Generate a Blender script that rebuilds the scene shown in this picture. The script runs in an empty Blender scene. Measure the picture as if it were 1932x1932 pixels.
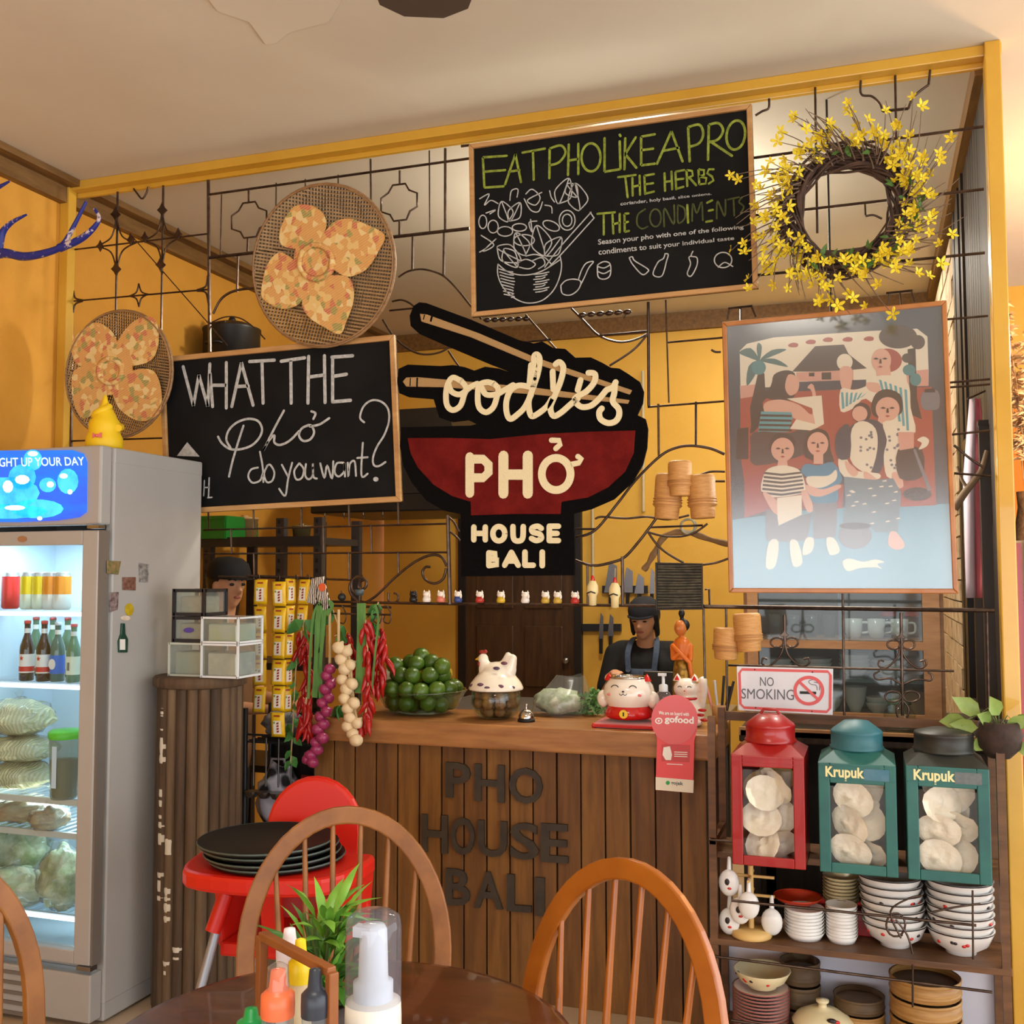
import bpy, bmesh, math, random
from mathutils import Vector, Matrix, noise
random.seed(7)
S = bpy.context.scene
COL = S.collection
# ---------------------------------------------------------------- camera
F_PX, PITCH, YAW, ROLL = 1991.33, .0602723, .327362, -.0023063
CAM = Vector((0, 0, 1.58))
_F = Vector((-math.sin(YAW)*math.cos(PITCH), math.cos(YAW)*math.cos(PITCH), math.sin(PITCH)))
_r = Vector((math.cos(YAW), math.sin(YAW), 0)); _u = _r.cross(_F)
_R = _r*math.cos(ROLL)+_u*math.sin(ROLL); _U = _u*math.cos(ROLL)-_r*math.sin(ROLL)
cd = bpy.data.cameras.new('camera'); cam = bpy.data.objects.new('camera', cd); COL.objects.link(cam)
cd.sensor_width = 36; cd.lens = 36*F_PX/1932; cd.clip_start = .05; cd.clip_end = 200
_m = Matrix((_R, _U, -_F)).transposed().to_4x4(); _m.translation = CAM
cam.matrix_world = _m; S.camera = cam
# ---------------------------------------------------------------- world, large lights, exposure
wd = bpy.data.worlds.new('daylight'); S.world = wd; wd.use_nodes = True
bg = wd.node_tree.nodes['Background']; bg.inputs[0].default_value = (.95, .97, 1.0, 1); bg.inputs[1].default_value = 4.0
S.view_settings.view_transform = 'Standard'; S.view_settings.look = 'None'
S.view_settings.exposure = 0.0; S.view_settings.gamma = 1.0; S.view_settings.use_curve_mapping = False
def area(name, loc, rot, sx, sy, power, col, portal=False):
    l = bpy.data.lights.new(name, 'AREA'); l.shape = 'RECTANGLE'; l.size = sx; l.size_y = sy; l.energy = power; l.color = col
    if portal: l.cycles.is_portal = True
    o = bpy.data.objects.new(name, l); COL.objects.link(o); o.location = loc; o.rotation_euler = rot; return o
R = math.radians
area('daylight_portal_front', (-.2, -3.55, 1.2), (R(90), 0, 0), 6.4, 2.4, 1, (1, 1, 1), True)
area('daylight_portal_right', (4.05, .2, 1.5), (0, R(90), 0), 3.0, 6.0, 1, (1, 1, 1), True)
def point(name, loc, power, col, rad=.08):
    l = bpy.data.lights.new(name, 'POINT'); l.energy = power; l.color = col; l.shadow_soft_size = rad
    o = bpy.data.objects.new(name, l); COL.objects.link(o); o.location = loc; return o
# lamps of the place: kitchen ceiling lights, a warm pendant in the next room; plus an added cabinet fill
point('kitchen_lamp', (-1.0, 4.7, 3.06), 80, (1, .92, .78), .14)
area('kitchen_lamp_rear', (-.3, 6.2, 3.3), (0, 0, 0), .9, .3, 26, (1, .92, .78))
point('cabinet_fill_light', (-.12, 4.02, 2.02), 20, (1, .93, .82), .05)  # added light, unseen behind the painting, to brighten the crockery cabinet
point('pendant_bulb_light', (1.25, 4.9, 2.6), 90, (1, .60, .30), .12)
area('dining_lamp', (-.6, .6, 3.3), (0, 0, 0), 1.0, .25, 30, (1, .92, .80))

# ---------------------------------------------------------------- helpers
def ray(x, y): return _F+_R*((x-966)/F_PX)-_U*((y-966)/F_PX)
def W(x, y, Y): d = ray(x, y); return CAM+d*((Y-CAM.y)/d.y)
def WX(x, y, X): d = ray(x, y); return CAM+d*((X-CAM.x)/d.x)
def WZ(x, y, Z): d = ray(x, y); return CAM+d*((Z-CAM.z)/d.z)
def cr(pts, ox, oy, s): return [(ox+x/s, oy+y/s) for x, y in pts]
def onY(pts, Y): return [W(x, y, Y) for x, y in pts]
V = Vector
def sm(P, n=6, closed=False):
    P = [V(p) for p in P]; N = len(P); out = []
    if N < 3: return P
    rng = range(N if closed else N-1)
    for i in rng:
        p0 = P[i-1] if (closed or i > 0) else P[0]; p1 = P[i]; p2 = P[(i+1) % N]
        p3 = P[(i+2) % N] if (closed or i+2 < N) else P[-1]
        for k in range(n):
            t = k/n
            out.append(.5*((2*p1)+(p2-p0)*t+(2*p0-5*p1+4*p2-p3)*t*t+(3*p1-p0-3*p2+p3)*t*t*t))
    if not closed: out.append(P[-1])
    return out
def lin(c): return tuple(((v/255/12.92) if v/255 <= .04045 else ((v/255+.055)/1.055)**2.4) for v in c)+(1,)
MATS = {}
def M(name, col, rough=.55, metal=0, col2=None, scale=8, bump=0, bscale=None, kind='noise', trans=0, emit=0, alpha=1, stretch=(1, 1, 1), ramp=(.35, .65), coat=0, ior=1.45, sheen=0, spec=.5):
    if name in MATS: return MATS[name]
    m = bpy.data.materials.new(name); MATS[name] = m; m.use_nodes = True
    nt = m.node_tree; b = nt.nodes['Principled BSDF']; L = nt.links.new
    b.inputs['Base Color'].default_value = lin(col); b.inputs['Roughness'].default_value = rough
    b.inputs['Metallic'].default_value = metal; b.inputs['Transmission Weight'].default_value = trans
    b.inputs['Alpha'].default_value = alpha; b.inputs['Coat Weight'].default_value = coat; b.inputs['IOR'].default_value = ior
    b.inputs['Sheen Weight'].default_value = sheen; b.inputs['Specular IOR Level'].default_value = spec
    if emit:
        b.inputs['Emission Color'].default_value = lin(col); b.inputs['Emission Strength'].default_value = emit
    if col2 or bump:
        tc = nt.nodes.new('ShaderNodeTexCoord'); mp = nt.nodes.new('ShaderNodeMapping'); mp.inputs['Scale'].default_value = stretch
        L(tc.outputs['Object'], mp.inputs[0])
        if kind == 'wave':
            tx = nt.nodes.new('ShaderNodeTexWave'); tx.inputs['Scale'].default_value = scale; tx.inputs['Distortion'].default_value = 4; tx.inputs['Detail'].default_value = 3
        elif kind == 'voronoi':
            tx = nt.nodes.new('ShaderNodeTexVoronoi'); tx.inputs['Scale'].default_value = scale
        else:
            tx = nt.nodes.new('ShaderNodeTexNoise'); tx.inputs['Scale'].default_value = scale; tx.inputs['Detail'].default_value = 6; tx.inputs['Roughness'].default_value = .6
        L(mp.outputs[0], tx.inputs['Vector']); out = tx.outputs[0]
        if col2:
            rp = nt.nodes.new('ShaderNodeValToRGB'); rp.color_ramp.elements[0].position = ramp[0]; rp.color_ramp.elements[1].position = ramp[1]
            rp.color_ramp.elements[0].color = lin(col); rp.color_ramp.elements[1].color = lin(col2)
            L(out, rp.inputs[0]); L(rp.outputs[0], b.inputs['Base Color'])
            if emit: L(rp.outputs[0], b.inputs['Emission Color'])
        if bump:
            t2 = out
            if bscale:
                n2 = nt.nodes.new('ShaderNodeTexNoise'); n2.inputs['Scale'].default_value = bscale; n2.inputs['Detail'].default_value = 4
                L(mp.outputs[0], n2.inputs['Vector']); t2 = n2.outputs[0]
            bp = nt.nodes.new('ShaderNodeBump'); bp.inputs['Strength'].default_value = bump; bp.inputs['Distance'].default_value = .01
            L(t2, bp.inputs['Height']); L(bp.outputs[0], b.inputs['Normal'])
    return m
def glassm(name, tint=(255, 255, 255), rough=.03, ior=1.5, dif=0., dcol=(230, 236, 236)):
    if name in MATS: return MATS[name]
    m = bpy.data.materials.new(name); MATS[name] = m; m.use_nodes = True; nt = m.node_tree; L = nt.links.new
    for n in list(nt.nodes):
        if n.type != 'OUTPUT_MATERIAL': nt.nodes.remove(n)
    out = [n for n in nt.nodes if n.type == 'OUTPUT_MATERIAL'][0]
    tr = nt.nodes.new('ShaderNodeBsdfTransparent'); tr.inputs[0].default_value = lin(tint); gl = nt.nodes.new('ShaderNodeBsdfGlossy'); gl.inputs['Roughness'].default_value = rough
    fr = nt.nodes.new('ShaderNodeLayerWeight'); f0 = ((ior-1)/(ior+1))**2
    pw = nt.nodes.new('ShaderNodeMath'); pw.operation = 'POWER'; pw.inputs[1].default_value = 5; L(fr.outputs['Facing'], pw.inputs[0])
    ad = nt.nodes.new('ShaderNodeMath'); ad.operation = 'MULTIPLY_ADD'; ad.inputs[1].default_value = 1-f0; ad.inputs[2].default_value = f0; L(pw.outputs[0], ad.inputs[0])
    mx = nt.nodes.new('ShaderNodeMixShader'); L(ad.outputs[0], mx.inputs[0]); L(tr.outputs[0], mx.inputs[1]); L(gl.outputs[0], mx.inputs[2]); last = mx
    if dif:
        df = nt.nodes.new('ShaderNodeBsdfDiffuse'); df.inputs[0].default_value = lin(dcol); m2 = nt.nodes.new('ShaderNodeMixShader'); m2.inputs[0].default_value = dif; L(mx.outputs[0], m2.inputs[1]); L(df.outputs[0], m2.inputs[2]); last = m2
    L(last.outputs[0], out.inputs[0]); return m
class MB:
    def __init__(s): s.v = []; s.f = []; s.sm = []; s.mi = []; s.k = 0
    def add(s, vs, fs, smooth=False):
        o = len(s.v); s.v += [V(p) for p in vs]
        for f in fs: s.f.append([i+o for i in f]); s.sm.append(smooth); s.mi.append(s.k)
        return s
    def box(s, c, d, rz=0, mat=None):
        x, y, z = [q/2 for q in d]
        P = [V((sx*x, sy*y, sz*z)) for sz in (-1, 1) for sx, sy in ((-1, -1), (1, -1), (1, 1), (-1, 1))]
        m = mat or Matrix.Rotation(rz, 3, 'Z')
        return s.add([m@p+V(c) for p in P], [(3, 2, 1, 0), (4, 5, 6, 7), (0, 1, 5, 4), (1, 2, 6, 5), (2, 3, 7, 6), (3, 0, 4, 7)])
    def bar(s, a, b, w, h=None, up=(0, 0, 1)):
        a, b = V(a), V(b); t = (b-a); L = t.length; t.normalize(); u = V(up)
        if abs(t.dot(u)) > .95: u = V((0, 1, 0))
        q = t.cross(u).normalized(); u = q.cross(t)
        return s.box((a+b)/2, (L, w, h or w), mat=Matrix((t, q, u)).transposed())
    def lathe(s, prof, c=(0, 0, 0), seg=20, mat=None, smooth=True, a0=0, a1=None, caps=True):
        full = a1 is None; n = seg if full else seg+1; vs = []; fs = []; c = V(c)
        for r, z in prof:
            for k in range(n):
                a = a0+(2*math.pi if full else a1-a0)*k/seg
                p = V((r*math.cos(a), r*math.sin(a), z)); vs.append((mat@p if mat else p)+c)
        for i in range(len(prof)-1):
            for k in range(seg):
                k2 = (k+1) % n; fs.append((i*n+k, i*n+k2, (i+1)*n+k2, (i+1)*n+k))
        s.add(vs, fs, smooth)
        if full and caps:
            if prof[0][0] > 1e-5: s.add([vs[k] for k in range(n)][::-1], [tuple(range(n))])
            if prof[-1][0] > 1e-5: s.add([vs[(len(prof)-1)*n+k] for k in range(n)], [tuple(range(n))])
        return s
    def cyl(s, c, r, h, seg=20, r2=None): return s.lathe([(r, 0), (r if r2 is None else r2, h)], c, seg)
    def tube(s, P, r, seg=6, closed=False, smooth=True):
        P = [V(p) for p in P]; n = len(P); rr = r if isinstance(r, (list, tuple)) else [r]*n; vs = []; fs = []
        t0 = (P[1]-P[0]).normalized(); u = t0.orthogonal().normalized()
        for i in range(n):
            if closed: t = P[(i+1) % n]-P[i-1]
            else: t = P[min(i+1, n-1)]-P[max(i-1, 0)]
            if t.length < 1e-9: t = t0
            t = t.normalized(); u = (u-t*u.dot(t))
            u = u.normalized() if u.length > 1e-6 else t.orthogonal().normalized(); w = t.cross(u)
            for k in range(seg):
                a = 2*math.pi*(k+.5)/seg; vs.append(P[i]+(u*math.cos(a)+w*math.sin(a))*rr[i])
        for i in range(n if closed else n-1):
            j = (i+1) % n
            for k in range(seg): k2 = (k+1) % seg; fs.append((i*seg+k, i*seg+k2, j*seg+k2, j*seg+k))
        s.add(vs, fs, smooth)
        if not closed: s.add(vs[:seg], [tuple(range(seg))[::-1]]); s.add(vs[-seg:], [tuple(range(seg))])
        return s
    def ball(s, c, r, seg=14, rings=9, mat=None, nz=0, nf=3, sd=0):
        rx, ry, rz = (r, r, r) if not isinstance(r, (tuple, list)) else r; c = V(c); vs = [V((0, 0, -rz))]
        for i in range(1, rings):
            a = -math.pi/2+math.pi*i/rings
            for k in range(seg):
                b = 2*math.pi*k/seg; vs.append(V((rx*math.cos(a)*math.cos(b), ry*math.cos(a)*math.sin(b), rz*math.sin(a))))
        vs.append(V((0, 0, rz))); n = len(vs); fs = []
        if nz: vs = [p*(1+nz*noise.noise(V((p.x/rx, p.y/ry, p.z/rz))*nf+V((sd*3.1, sd*1.7, sd)))) for p in vs]
        for k in range(seg): k2 = (k+1) % seg; fs += [(0, 1+k2, 1+k), (n-1, n-1-seg+k, n-1-seg+k2)]
        for i in range(rings-2):
            for k in range(seg): k2 = (k+1) % seg; a = 1+i*seg; fs.append((a+k, a+k2, a+seg+k2, a+seg+k))
        return s.add([(mat@p if mat else p)+c for p in vs], fs, True)
    def cap(s, a, b, r0, r1, seg=12):
        a, b = V(a), V(b); s.tube([a, b], [r0, r1], seg); s.ball(a, r0, seg, 8); s.ball(b, r1, seg, 8); return s
    def prism(s, P, n, th, sides=True):
        P = [V(p) for p in P]; n = V(n).normalized(); N = len(P)
        nn = V((0, 0, 0))
        for i in range(N): nn += P[i].cross(P[(i+1) % N])
        if nn.dot(n) < 0: P = P[::-1]
        vs = [p+n*th for p in P]+P; fs = [tuple(range(N))]
        if sides: fs += [tuple(range(2*N-1, N-1, -1))]+[(i+N, (i+1) % N+N, (i+1) % N, i) for i in range(N)]
        return s.add(vs, fs)
    def stroke(s, P, w, n=(0, -1, 0), th=.003, closed=False, rnd=True):
        P = [V(p) for p in P]; n = V(n).normalized(); N = len(P); A = []; B = []; ww = w if isinstance(w, (list, tuple)) else [w]*N
        for i in range(N):
            t = (P[(i+1) % N]-P[i-1]) if closed else (P[min(i+1, N-1)]-P[max(i-1, 0)])
            if t.length < 1e-9: t = V((1, 0, 0))
            q = n.cross(t.normalized()); A.append(P[i]+q*ww[i]/2); B.append(P[i]-q*ww[i]/2)
        vs = [a+n*th for a in A]+[b+n*th for b in B]+A+B; fs = []
        for i in range(N if closed else N-1):
            j = (i+1) % N; fs += [(i+N, j+N, j, i), (i, j, j+2*N, i+2*N), (j+N, i+N, i+3*N, j+3*N)]
        s.add(vs, fs)
        if rnd and not closed:
            for k in (0, N-1):
                e = n.orthogonal().normalized(); g = n.cross(e)
                s.prism([P[k]+(e*math.cos(a)+g*math.sin(a))*ww[k]/2 for a in [2*math.pi*i/10 for i in range(10)]], n, th*.97)
        return s
    def text(s, body, bl, br, tr, tl, n=(0, -1, 0), th=.001, bold=0., solid=False):
        vs, fs = text_geo(body, bold); bl, br, tr, tl = V(bl), V(br), V(tr), V(tl); n = V(n).normalized()
        mp = [bl*(1-u)*(1-v)+br*u*(1-v)+tr*u*v+tl*(1-u)*v for u, v in vs]; N = len(mp)
        F = [tuple(f) for f in fs]
        if solid:
            ec = {}
            for f in fs:
                for i in range(len(f)): a, b = f[i], f[(i+1) % len(f)]; ec[(a, b)] = 1
            F += [(b, a, a+N, b+N) for a, b in ec if (b, a) not in ec]
            return s.add([p+n*th for p in mp]+mp, F)
        return s.add([p+n*th for p in mp], F)
    def build(s, name, mat, parent=None, world=True, bevel=0, fuse=0, smooth_it=4, sub=0, solid=0, kind=None, label=None, cat=None, group=None, disp=0):
        me = bpy.data.meshes.new(name); me.from_pydata([tuple(p) for p in s.v], [], s.f)
        me.polygons.foreach_set('use_smooth', s.sm)
        mats = mat if isinstance(mat, (list, tuple)) else [mat]
        for m in mats: me.materials.append(m)
        if len(mats) > 1: me.polygons.foreach_set('material_index', s.mi)
        me.update(); o = bpy.data.objects.new(name, me); COL.objects.link(o)
        if fuse:
            r = o.modifiers.new('fuse', 'REMESH'); r.mode = 'VOXEL'; r.voxel_size = fuse; r.use_smooth_shade = True
            q = o.modifiers.new('smooth', 'SMOOTH'); q.iterations = smooth_it
        if solid: q = o.modifiers.new('solid', 'SOLIDIFY'); q.thickness = solid
        if bevel: q = o.modifiers.new('bevel', 'BEVEL'); q.width = bevel; q.segments = 2; q.limit_method = 'ANGLE'
        if sub: q = o.modifiers.new('sub', 'SUBSURF'); q.levels = q.render_levels = sub
        if parent:
            o.parent = parent
            if world:
                q = parent.location.copy(); g = parent
                while g.parent: g = g.parent; q = q+g.location
                o.location = -q
        if kind: o['kind'] = kind
        if label: o['label'] = label
        if cat: o['category'] = cat
        if group: o['group'] = group
        return o
_TX = {}
def text_geo(body, bold=0.):
    if (body, bold) in _TX: return _TX[(body, bold)]
    cu = bpy.data.curves.new('t', 'FONT'); cu.body = body; cu.offset = bold; cu.resolution_u = 3
    ob = bpy.data.objects.new('t', cu); COL.objects.link(ob)
    dg = bpy.context.evaluated_depsgraph_get(); dg.update(); e = ob.evaluated_get(dg); me = e.to_mesh()
    vs = [(p.co.x, p.co.y) for p in me.vertices]; fs = [tuple(p.vertices) for p in me.polygons]; e.to_mesh_clear()
    bpy.data.objects.remove(ob); bpy.data.curves.remove(cu)
    # merge doubles so that only true borders count as borders
    key = {}; rm = []; nv = []
    for p in vs:
        q = (round(p[0], 4), round(p[1], 4))
        if q not in key: key[q] = len(nv); nv.append(p)
        rm.append(key[q])
    fs = [tuple(rm[i] for i in f) for f in fs]; fs = [f for f in fs if len(set(f)) == len(f)]
    x0 = min(p[0] for p in nv); x1 = max(p[0] for p in nv); y0 = min(p[1] for p in nv); y1 = max(p[1] for p in nv)
    out = ([((x-x0)/(x1-x0), (y-y0)/(y1-y0)) for x, y in nv], fs)
    _TX[(body, bold)] = out; return out
def thing(name, label, cat, loc=(0, 0, 0), group=None, rz=0, kind=None):
    o = bpy.data.objects.new(name, None); COL.objects.link(o); o.location = loc; o.rotation_euler = (0, 0, rz)
    o.empty_display_size = .05; o['label'] = label; o['category'] = cat
    if group: o['group'] = group
    if kind: o['kind'] = kind
    return o
def dup(o, loc=None, label=None, parent=None, rot=None, scale=None, group=None):
    c = o.copy(); COL.objects.link(c)
    if parent: c.parent = parent
    for ch in o.children: dup(ch, parent=c)
    if loc is not None: c.location = loc
    if rot is not None: c.rotation_euler = rot
    if scale is not None: c.scale = (scale,)*3 if not isinstance(scale, (tuple, list)) else scale
    if label: c['label'] = label
    if group: c['group'] = group
    return c
def wpart(mesh_ob, name, parent, loc, rot=(0, 0, 0), scale=1):
    """a part sharing mesh data, at a place given in the world, under an unrotated parent"""
    o = bpy.data.objects.new(name, mesh_ob); COL.objects.link(o); o.parent = parent
    q = parent.location.copy(); g = parent
    while g.parent: g = g.parent; q = q+g.location
    o.location = V(loc)-q; o.rotation_euler = rot; o.scale = (scale,)*3 if not isinstance(scale, (tuple, list)) else scale
    return o
def mesh_only(mb, name, mat):
    o = mb.build(name, mat); me = o.data; bpy.data.objects.remove(o); return me
def circ(c, rx, ry, n=24, a0=0, a1=2*math.pi, rot=0):
    out = []
    for k in range(n):
        a = a0+(a1-a0)*k/(n if abs(a1-a0-2*math.pi) < 1e-6 else n-1); x, y = rx*math.cos(a), ry*math.sin(a)
        out.append((c[0]+x*math.cos(rot)-y*math.sin(rot), c[1]+x*math.sin(rot)+y*math.cos(rot)))
    return out
def s2(P, n=5, closed=False): return [(p.x, p.y) for p in sm([V((x, y, 0)) for x, y in P], n, closed)]
def struct(mb, name, mat, parent=None, **k):
    o = mb.build(name, mat, parent, **k)
    if not parent: o['kind'] = 'structure'
    return o
N_ = V((0, -1, 0))
YP = 3.8; XL = -3.42; YB = 7.07; ZC = 3.355; XR = .40
# ---------------------------------------------------------------- shared materials
iron = M('dark_iron', (66, 52, 44), .28, .8, (92, 76, 66), 30)
woodpale = M('pale_pine', (196, 152, 98), .5, 0, (176, 130, 78), 6, stretch=(1, 1, 6))
black = M('black', (16, 15, 15), .5)
white = M('white_glaze', (236, 232, 224), .18)
# ================================================================ the setting
mw = M('ochre_wall', (216, 156, 58), .75, 0, (206, 144, 46), 2.5, .15, 30)
mk = M('kitchen_yellow_wall', (226, 178, 74), .6, 0, (218, 166, 60), 1.6, .1, 30)
mc = M('ceiling_plaster', (210, 203, 186), .85, 0, (203, 195, 178), 1.2, .08, 12)
mf = M('floor_tile', (196, 174, 146), .35, 0, (184, 160, 130), 3)
mtrim = M('brown_cornice', (128, 92, 46), .55, 0, (104, 72, 34), 5, .2, stretch=(8, 1, 8))
myel = M('yellow_steel', (212, 166, 60), .3, 0, (202, 154, 50), 3, coat=.4)
struct(MB().box((.3, 1.8, -.05), (8, 11, .1)), 'floor', mf)
ceil = struct(MB().box((.3, 1.8, ZC+.05), (8, 11, .1)), 'ceiling', mc)
mpatch = M('repaired_plaster', (214, 207, 191), .85)
patch = MB(); patch.prism([WZ(x, y, ZC) for x, y in [(372, -30), (410, 20), (470, 40), (500, 82), (520, 80), (545, 60), (620, 40), (660, -30)]], (0, 0, -1), .004)
patch.build('plaster_patch', mpatch, ceil, bevel=.002)
struct(MB().box((XL-.05, 1.8, ZC/2), (.1, 10.7, ZC)), 'wall_left', mw)
struct(MB().box((.3, YB+.05, ZC/2), (7.4, .1, ZC)), 'wall_back', mk)
mor = M('orange_wall', (226, 128, 30), .7)
struct(MB().box((2.3, YB-.02, 1.35), (3.6, .03, 2.7)), 'wall_back_annex', mor)
# wall behind the camera with its wide opening to the street
fr = MB(); fr.box((.3, -3.5, 2.8), (7.4, .1, 1.15)); fr.box((-3.25, -3.5, 1.2), (.35, .1, 2.4)); fr.box((3.8, -3.5, 1.2), (.4, .1, 2.4)); fr.box((.4, -3.5, 1.2), (.12, .1, 2.4))
struct(fr, 'wall_front', mw)
# cornices
struct(MB().box((XL+.02, 1.8, ZC-.05), (.04, 10.7, .1)).box((XL+.05, 1.8, ZC-.015), (.1, 10.7, .03)), 'trim_1', mtrim)
struct(MB().box((-1.5, YB-.02, ZC-.06), (3.8, .04, .12)), 'trim_2', mtrim)
# yellow steel frame round the opening: head beam, two posts
fb = MB(); fb.box(((XL+XR+.04)/2, YP, ZC-.02), (XR+.06-XL, .07, .04)); fb.box(((XL+XR)/2, YP+.02, ZC-.05), (XR-XL, .02, .022))
struct(fb, 'trim_3', myel, bevel=.004)
struct(MB().box((XL+.025, YP-.02, ZC/2), (.05, .05, ZC)), 'trim_4', myel, bevel=.004)
struct(MB().box((XR+.02, YP-.02, ZC/2), (.05, .07, ZC)), 'trim_5', myel, bevel=.004)
# side wall of the kitchen, seen edge-on: dark boards, then white-washed brick, with a brown head rail
mdk = [M('dark_board_%d' % i, c, .6, 0, c2, 7, .3, stretch=(6, 6, .7)) for i, (c, c2) in enumerate([((46, 36, 28), (30, 24, 20)), ((62, 48, 34), (40, 30, 24)), ((34, 30, 28), (22, 20, 19))])]
wr = struct(MB().box((XR+.035, 5.42, ZC/2), (.03, 3.2, ZC)), 'wall_right', mdk[2])
y = YP+.06; i = 0
while y < 5.3:
    w = random.uniform(.075, .12)
    if not (4.02 < y < 4.7): MB().box((XR+.012-random.uniform(0, .012), y+w/2, ZC/2), (.02, w-.008, ZC-.1)).build('plank', mdk[i % 3], wr)
    else:
        MB().box((XR+.012, y+w/2, 2.72), (.02, w-.008, 1.2)).build('plank', mdk[i % 3], wr); MB().box((XR+.012, y+w/2, .5), (.02, w-.008, 1.0)).build('plank', mdk[i % 3], wr)
    y += w; i += 1
mbrk = M('whitewashed_brick', (216, 198, 168), .8, 0, (176, 150, 116), 14, .4)
for r_ in range(30):
    for c_ in range(6):
        yy = 5.33+c_*.29+(r_ % 2)*.14
        if yy+.28 > YB: continue
        MB().box((XR+.012-random.uniform(0, .006), yy+.14, .15+r_*.104), (.02, .275, .096)).build('brick', mbrk, wr)
MB().box((XR+.0, 5.42, ZC-.04), (.06, 3.2, .08)).build('head_rail', mtrim, wr)
# the window in that wall
wn = bpy.data.objects.new('window_1', None); COL.objects.link(wn); wn['kind'] = 'structure'; wn.location = (XR, 4.36, 1.1)
mwf = M('dark_window_frame', (52, 40, 30), .5)
wf = MB()
for a, b in (((XR-.01, 4.02, 1.06), (XR-.01, 4.02, 2.1)), ((XR-.01, 4.7, 1.06), (XR-.01, 4.7, 2.1)), ((XR-.01, 4.02, 1.06), (XR-.01, 4.7, 1.06)), ((XR-.01, 4.02, 2.1), (XR-.01, 4.7, 2.1)), ((XR-.01, 4.36, 1.06), (XR-.01, 4.36, 2.1))): wf.bar(a, b, .045)
wf.build('window_frame', mwf, wn)
mglass = glassm('window_glass', (190, 205, 196), .04, 1.6)
MB().box((XR-.005, 4.19, 1.58), (.006, .3, 1.0)).build('pane', mglass, wn); MB().box((XR-.005, 4.53, 1.58), (.006, .3, 1.0)).build('pane', mglass, wn)
# back door
dr = bpy.data.objects.new('door_1', None); COL.objects.link(dr); dr['kind'] = 'structure'
xa, xb = W(877, 1200, YB-.03).x, W(1086, 1200, YB-.03).x; dr.location = ((xa+xb)/2, YB-.03, 0)
mdoor = M('dark_door_wood', (84, 58, 36), .35, 0, (64, 43, 28), 6, .15, stretch=(5, 5, .6)); mdf = M('black_door_frame', (30, 24, 22), .5)
MB().box(((xa+xb)/2, YB-.015, 1.03), (xb-xa, .03, 2.06)).build('door_leaf', mdoor, dr)
for zz, hh in ((.4, .6), (1.02, .42), (1.65, .6)):
    for sgn in (-1, 1): MB().box(((xa+xb)/2+sgn*(xb-xa)*.22, YB-.035, zz), ((xb-xa)*.34, .014, hh)).build('door_panel', mdoor, dr, bevel=.012)
d_ = MB()
for xx in (xa-.02, xb+.02): d_.box((xx, YB-.02, 1.04), (.05, .06, 2.08))
d_.box(((xa+xb)/2, YB-.02, 2.1), (xb-xa+.09, .06, .05)); d_.build('door_frame', mdf, dr)
MB().ball((xb-.06, YB-.07, 1.0), .025).cyl((xb-.06, YB-.06, .98), .006, .04).build('door_handle', M('steel', (150, 150, 150), .3, 1), dr)
# ================================================================ wrought iron grilles of the partition
def grille(label, items, base, Y=YP):
    g = thing('iron_grille', label, 'grille', W(base[0], base[1], Y), 'old iron window grilles in the partition')
    for it in items:
        kind, pts, r = it[0], it[1], it[2]
        P = onY(pts, Y)
        if kind == 'b': MB().tube(P, r, 6, smooth=False).build('bar', iron, g)
        elif kind == 'c': MB().tube(sm(P, 6), r, 6).build('scroll', iron, g)
        elif kind == 'o': MB().tube(sm(P, 5, True), r, 6, closed=True).build('ring', iron, g)
        elif kind == 'p': MB().tube(P, r, 6, closed=True).build('ornament', iron, g)
        elif kind == 'l': MB().prism(P, (0, -1, 0), r).build('leaf', iron, g, bevel=.002)
        elif kind == 't':
            m = MB(); a, b = P[0], P[-1]; m.tube([a, b], r*.6, 6)
            for k in range(6): m.ball(a.lerp(b, (k+.5)/6), ((b-a).length/13, r*1.7, r*1.7), 8, 6)
            m.build('twisted_bar', iron, g)
    return g
def spade(x, y, s): return [(x, y-1.5*s), (x+.35*s, y-.5*s), (x+s, y), (x+.55*s, y+.45*s), (x, y+.3*s), (x, y+1.5*s), (x, y+.3*s), (x-.55*s, y+.45*s), (x-s, y), (x-.35*s, y-.5*s)]
def leafp(x, y, s): return [(x, y-1.6*s), (x+.5*s, y-.5*s), (x+s, y), (x+.4*s, y+.6*s), (x, y+1.4*s), (x-.4*s, y+.6*s), (x-s, y), (x-.5*s, y-.5*s)]
def astroid(x, y, a, b, r=.0035):
    out = []
    for (x0, y0, x1, y1) in ((x-a, y+a*.1, x, y-b), (x, y-b, x+a, y-a*.1), (x+a, y-a*.1, x, y+b), (x, y+b, x-a, y+a*.1)):
        out.append(('c', [(x0, y0), ((x0+x1)/2*.55+x*.45, (y0+y1)/2*.55+y*.45), (x1, y1)], r))
    return out
def quatre(x, y, s, tilt=-.12):
    P = [(-.35, -1), (.35, -1), (.55, -.62), (1, -.4), (1, .35), (.6, .55), (.4, 1), (-.3, 1), (-.5, .62), (-1, .4), (-1, -.35), (-.6, -.6)]
    return [(x+a*s, y+b*s+a*s*tilt) for a, b in P]
R1, R2, R3 = .0042, .0055, .0075
it = [('b', [(137, 372), (134, 852)], R3), ('b', [(393, 340), (394, 500), (396, 664)], R3), ('b', [(140, 471), (393, 441)], R1), ('b', [(140, 568), (394, 546)], R1),
      ('b', [(222, 362), (218, 640)], R2), ('b', [(308, 350), (304, 640)], R2), ('b', [(136, 700), (394, 688)], R1), ('b', [(135, 832), (320, 826)], R1)]
it += astroid(220, 461, 38, 52)+astroid(306, 451, 36, 50)+astroid(262, 557, 18, 22)
for x, y in ((307, 397), (220, 508), (304, 500), (219, 405)): it.append(('l', leafp(x, y, 10), .006))
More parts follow.
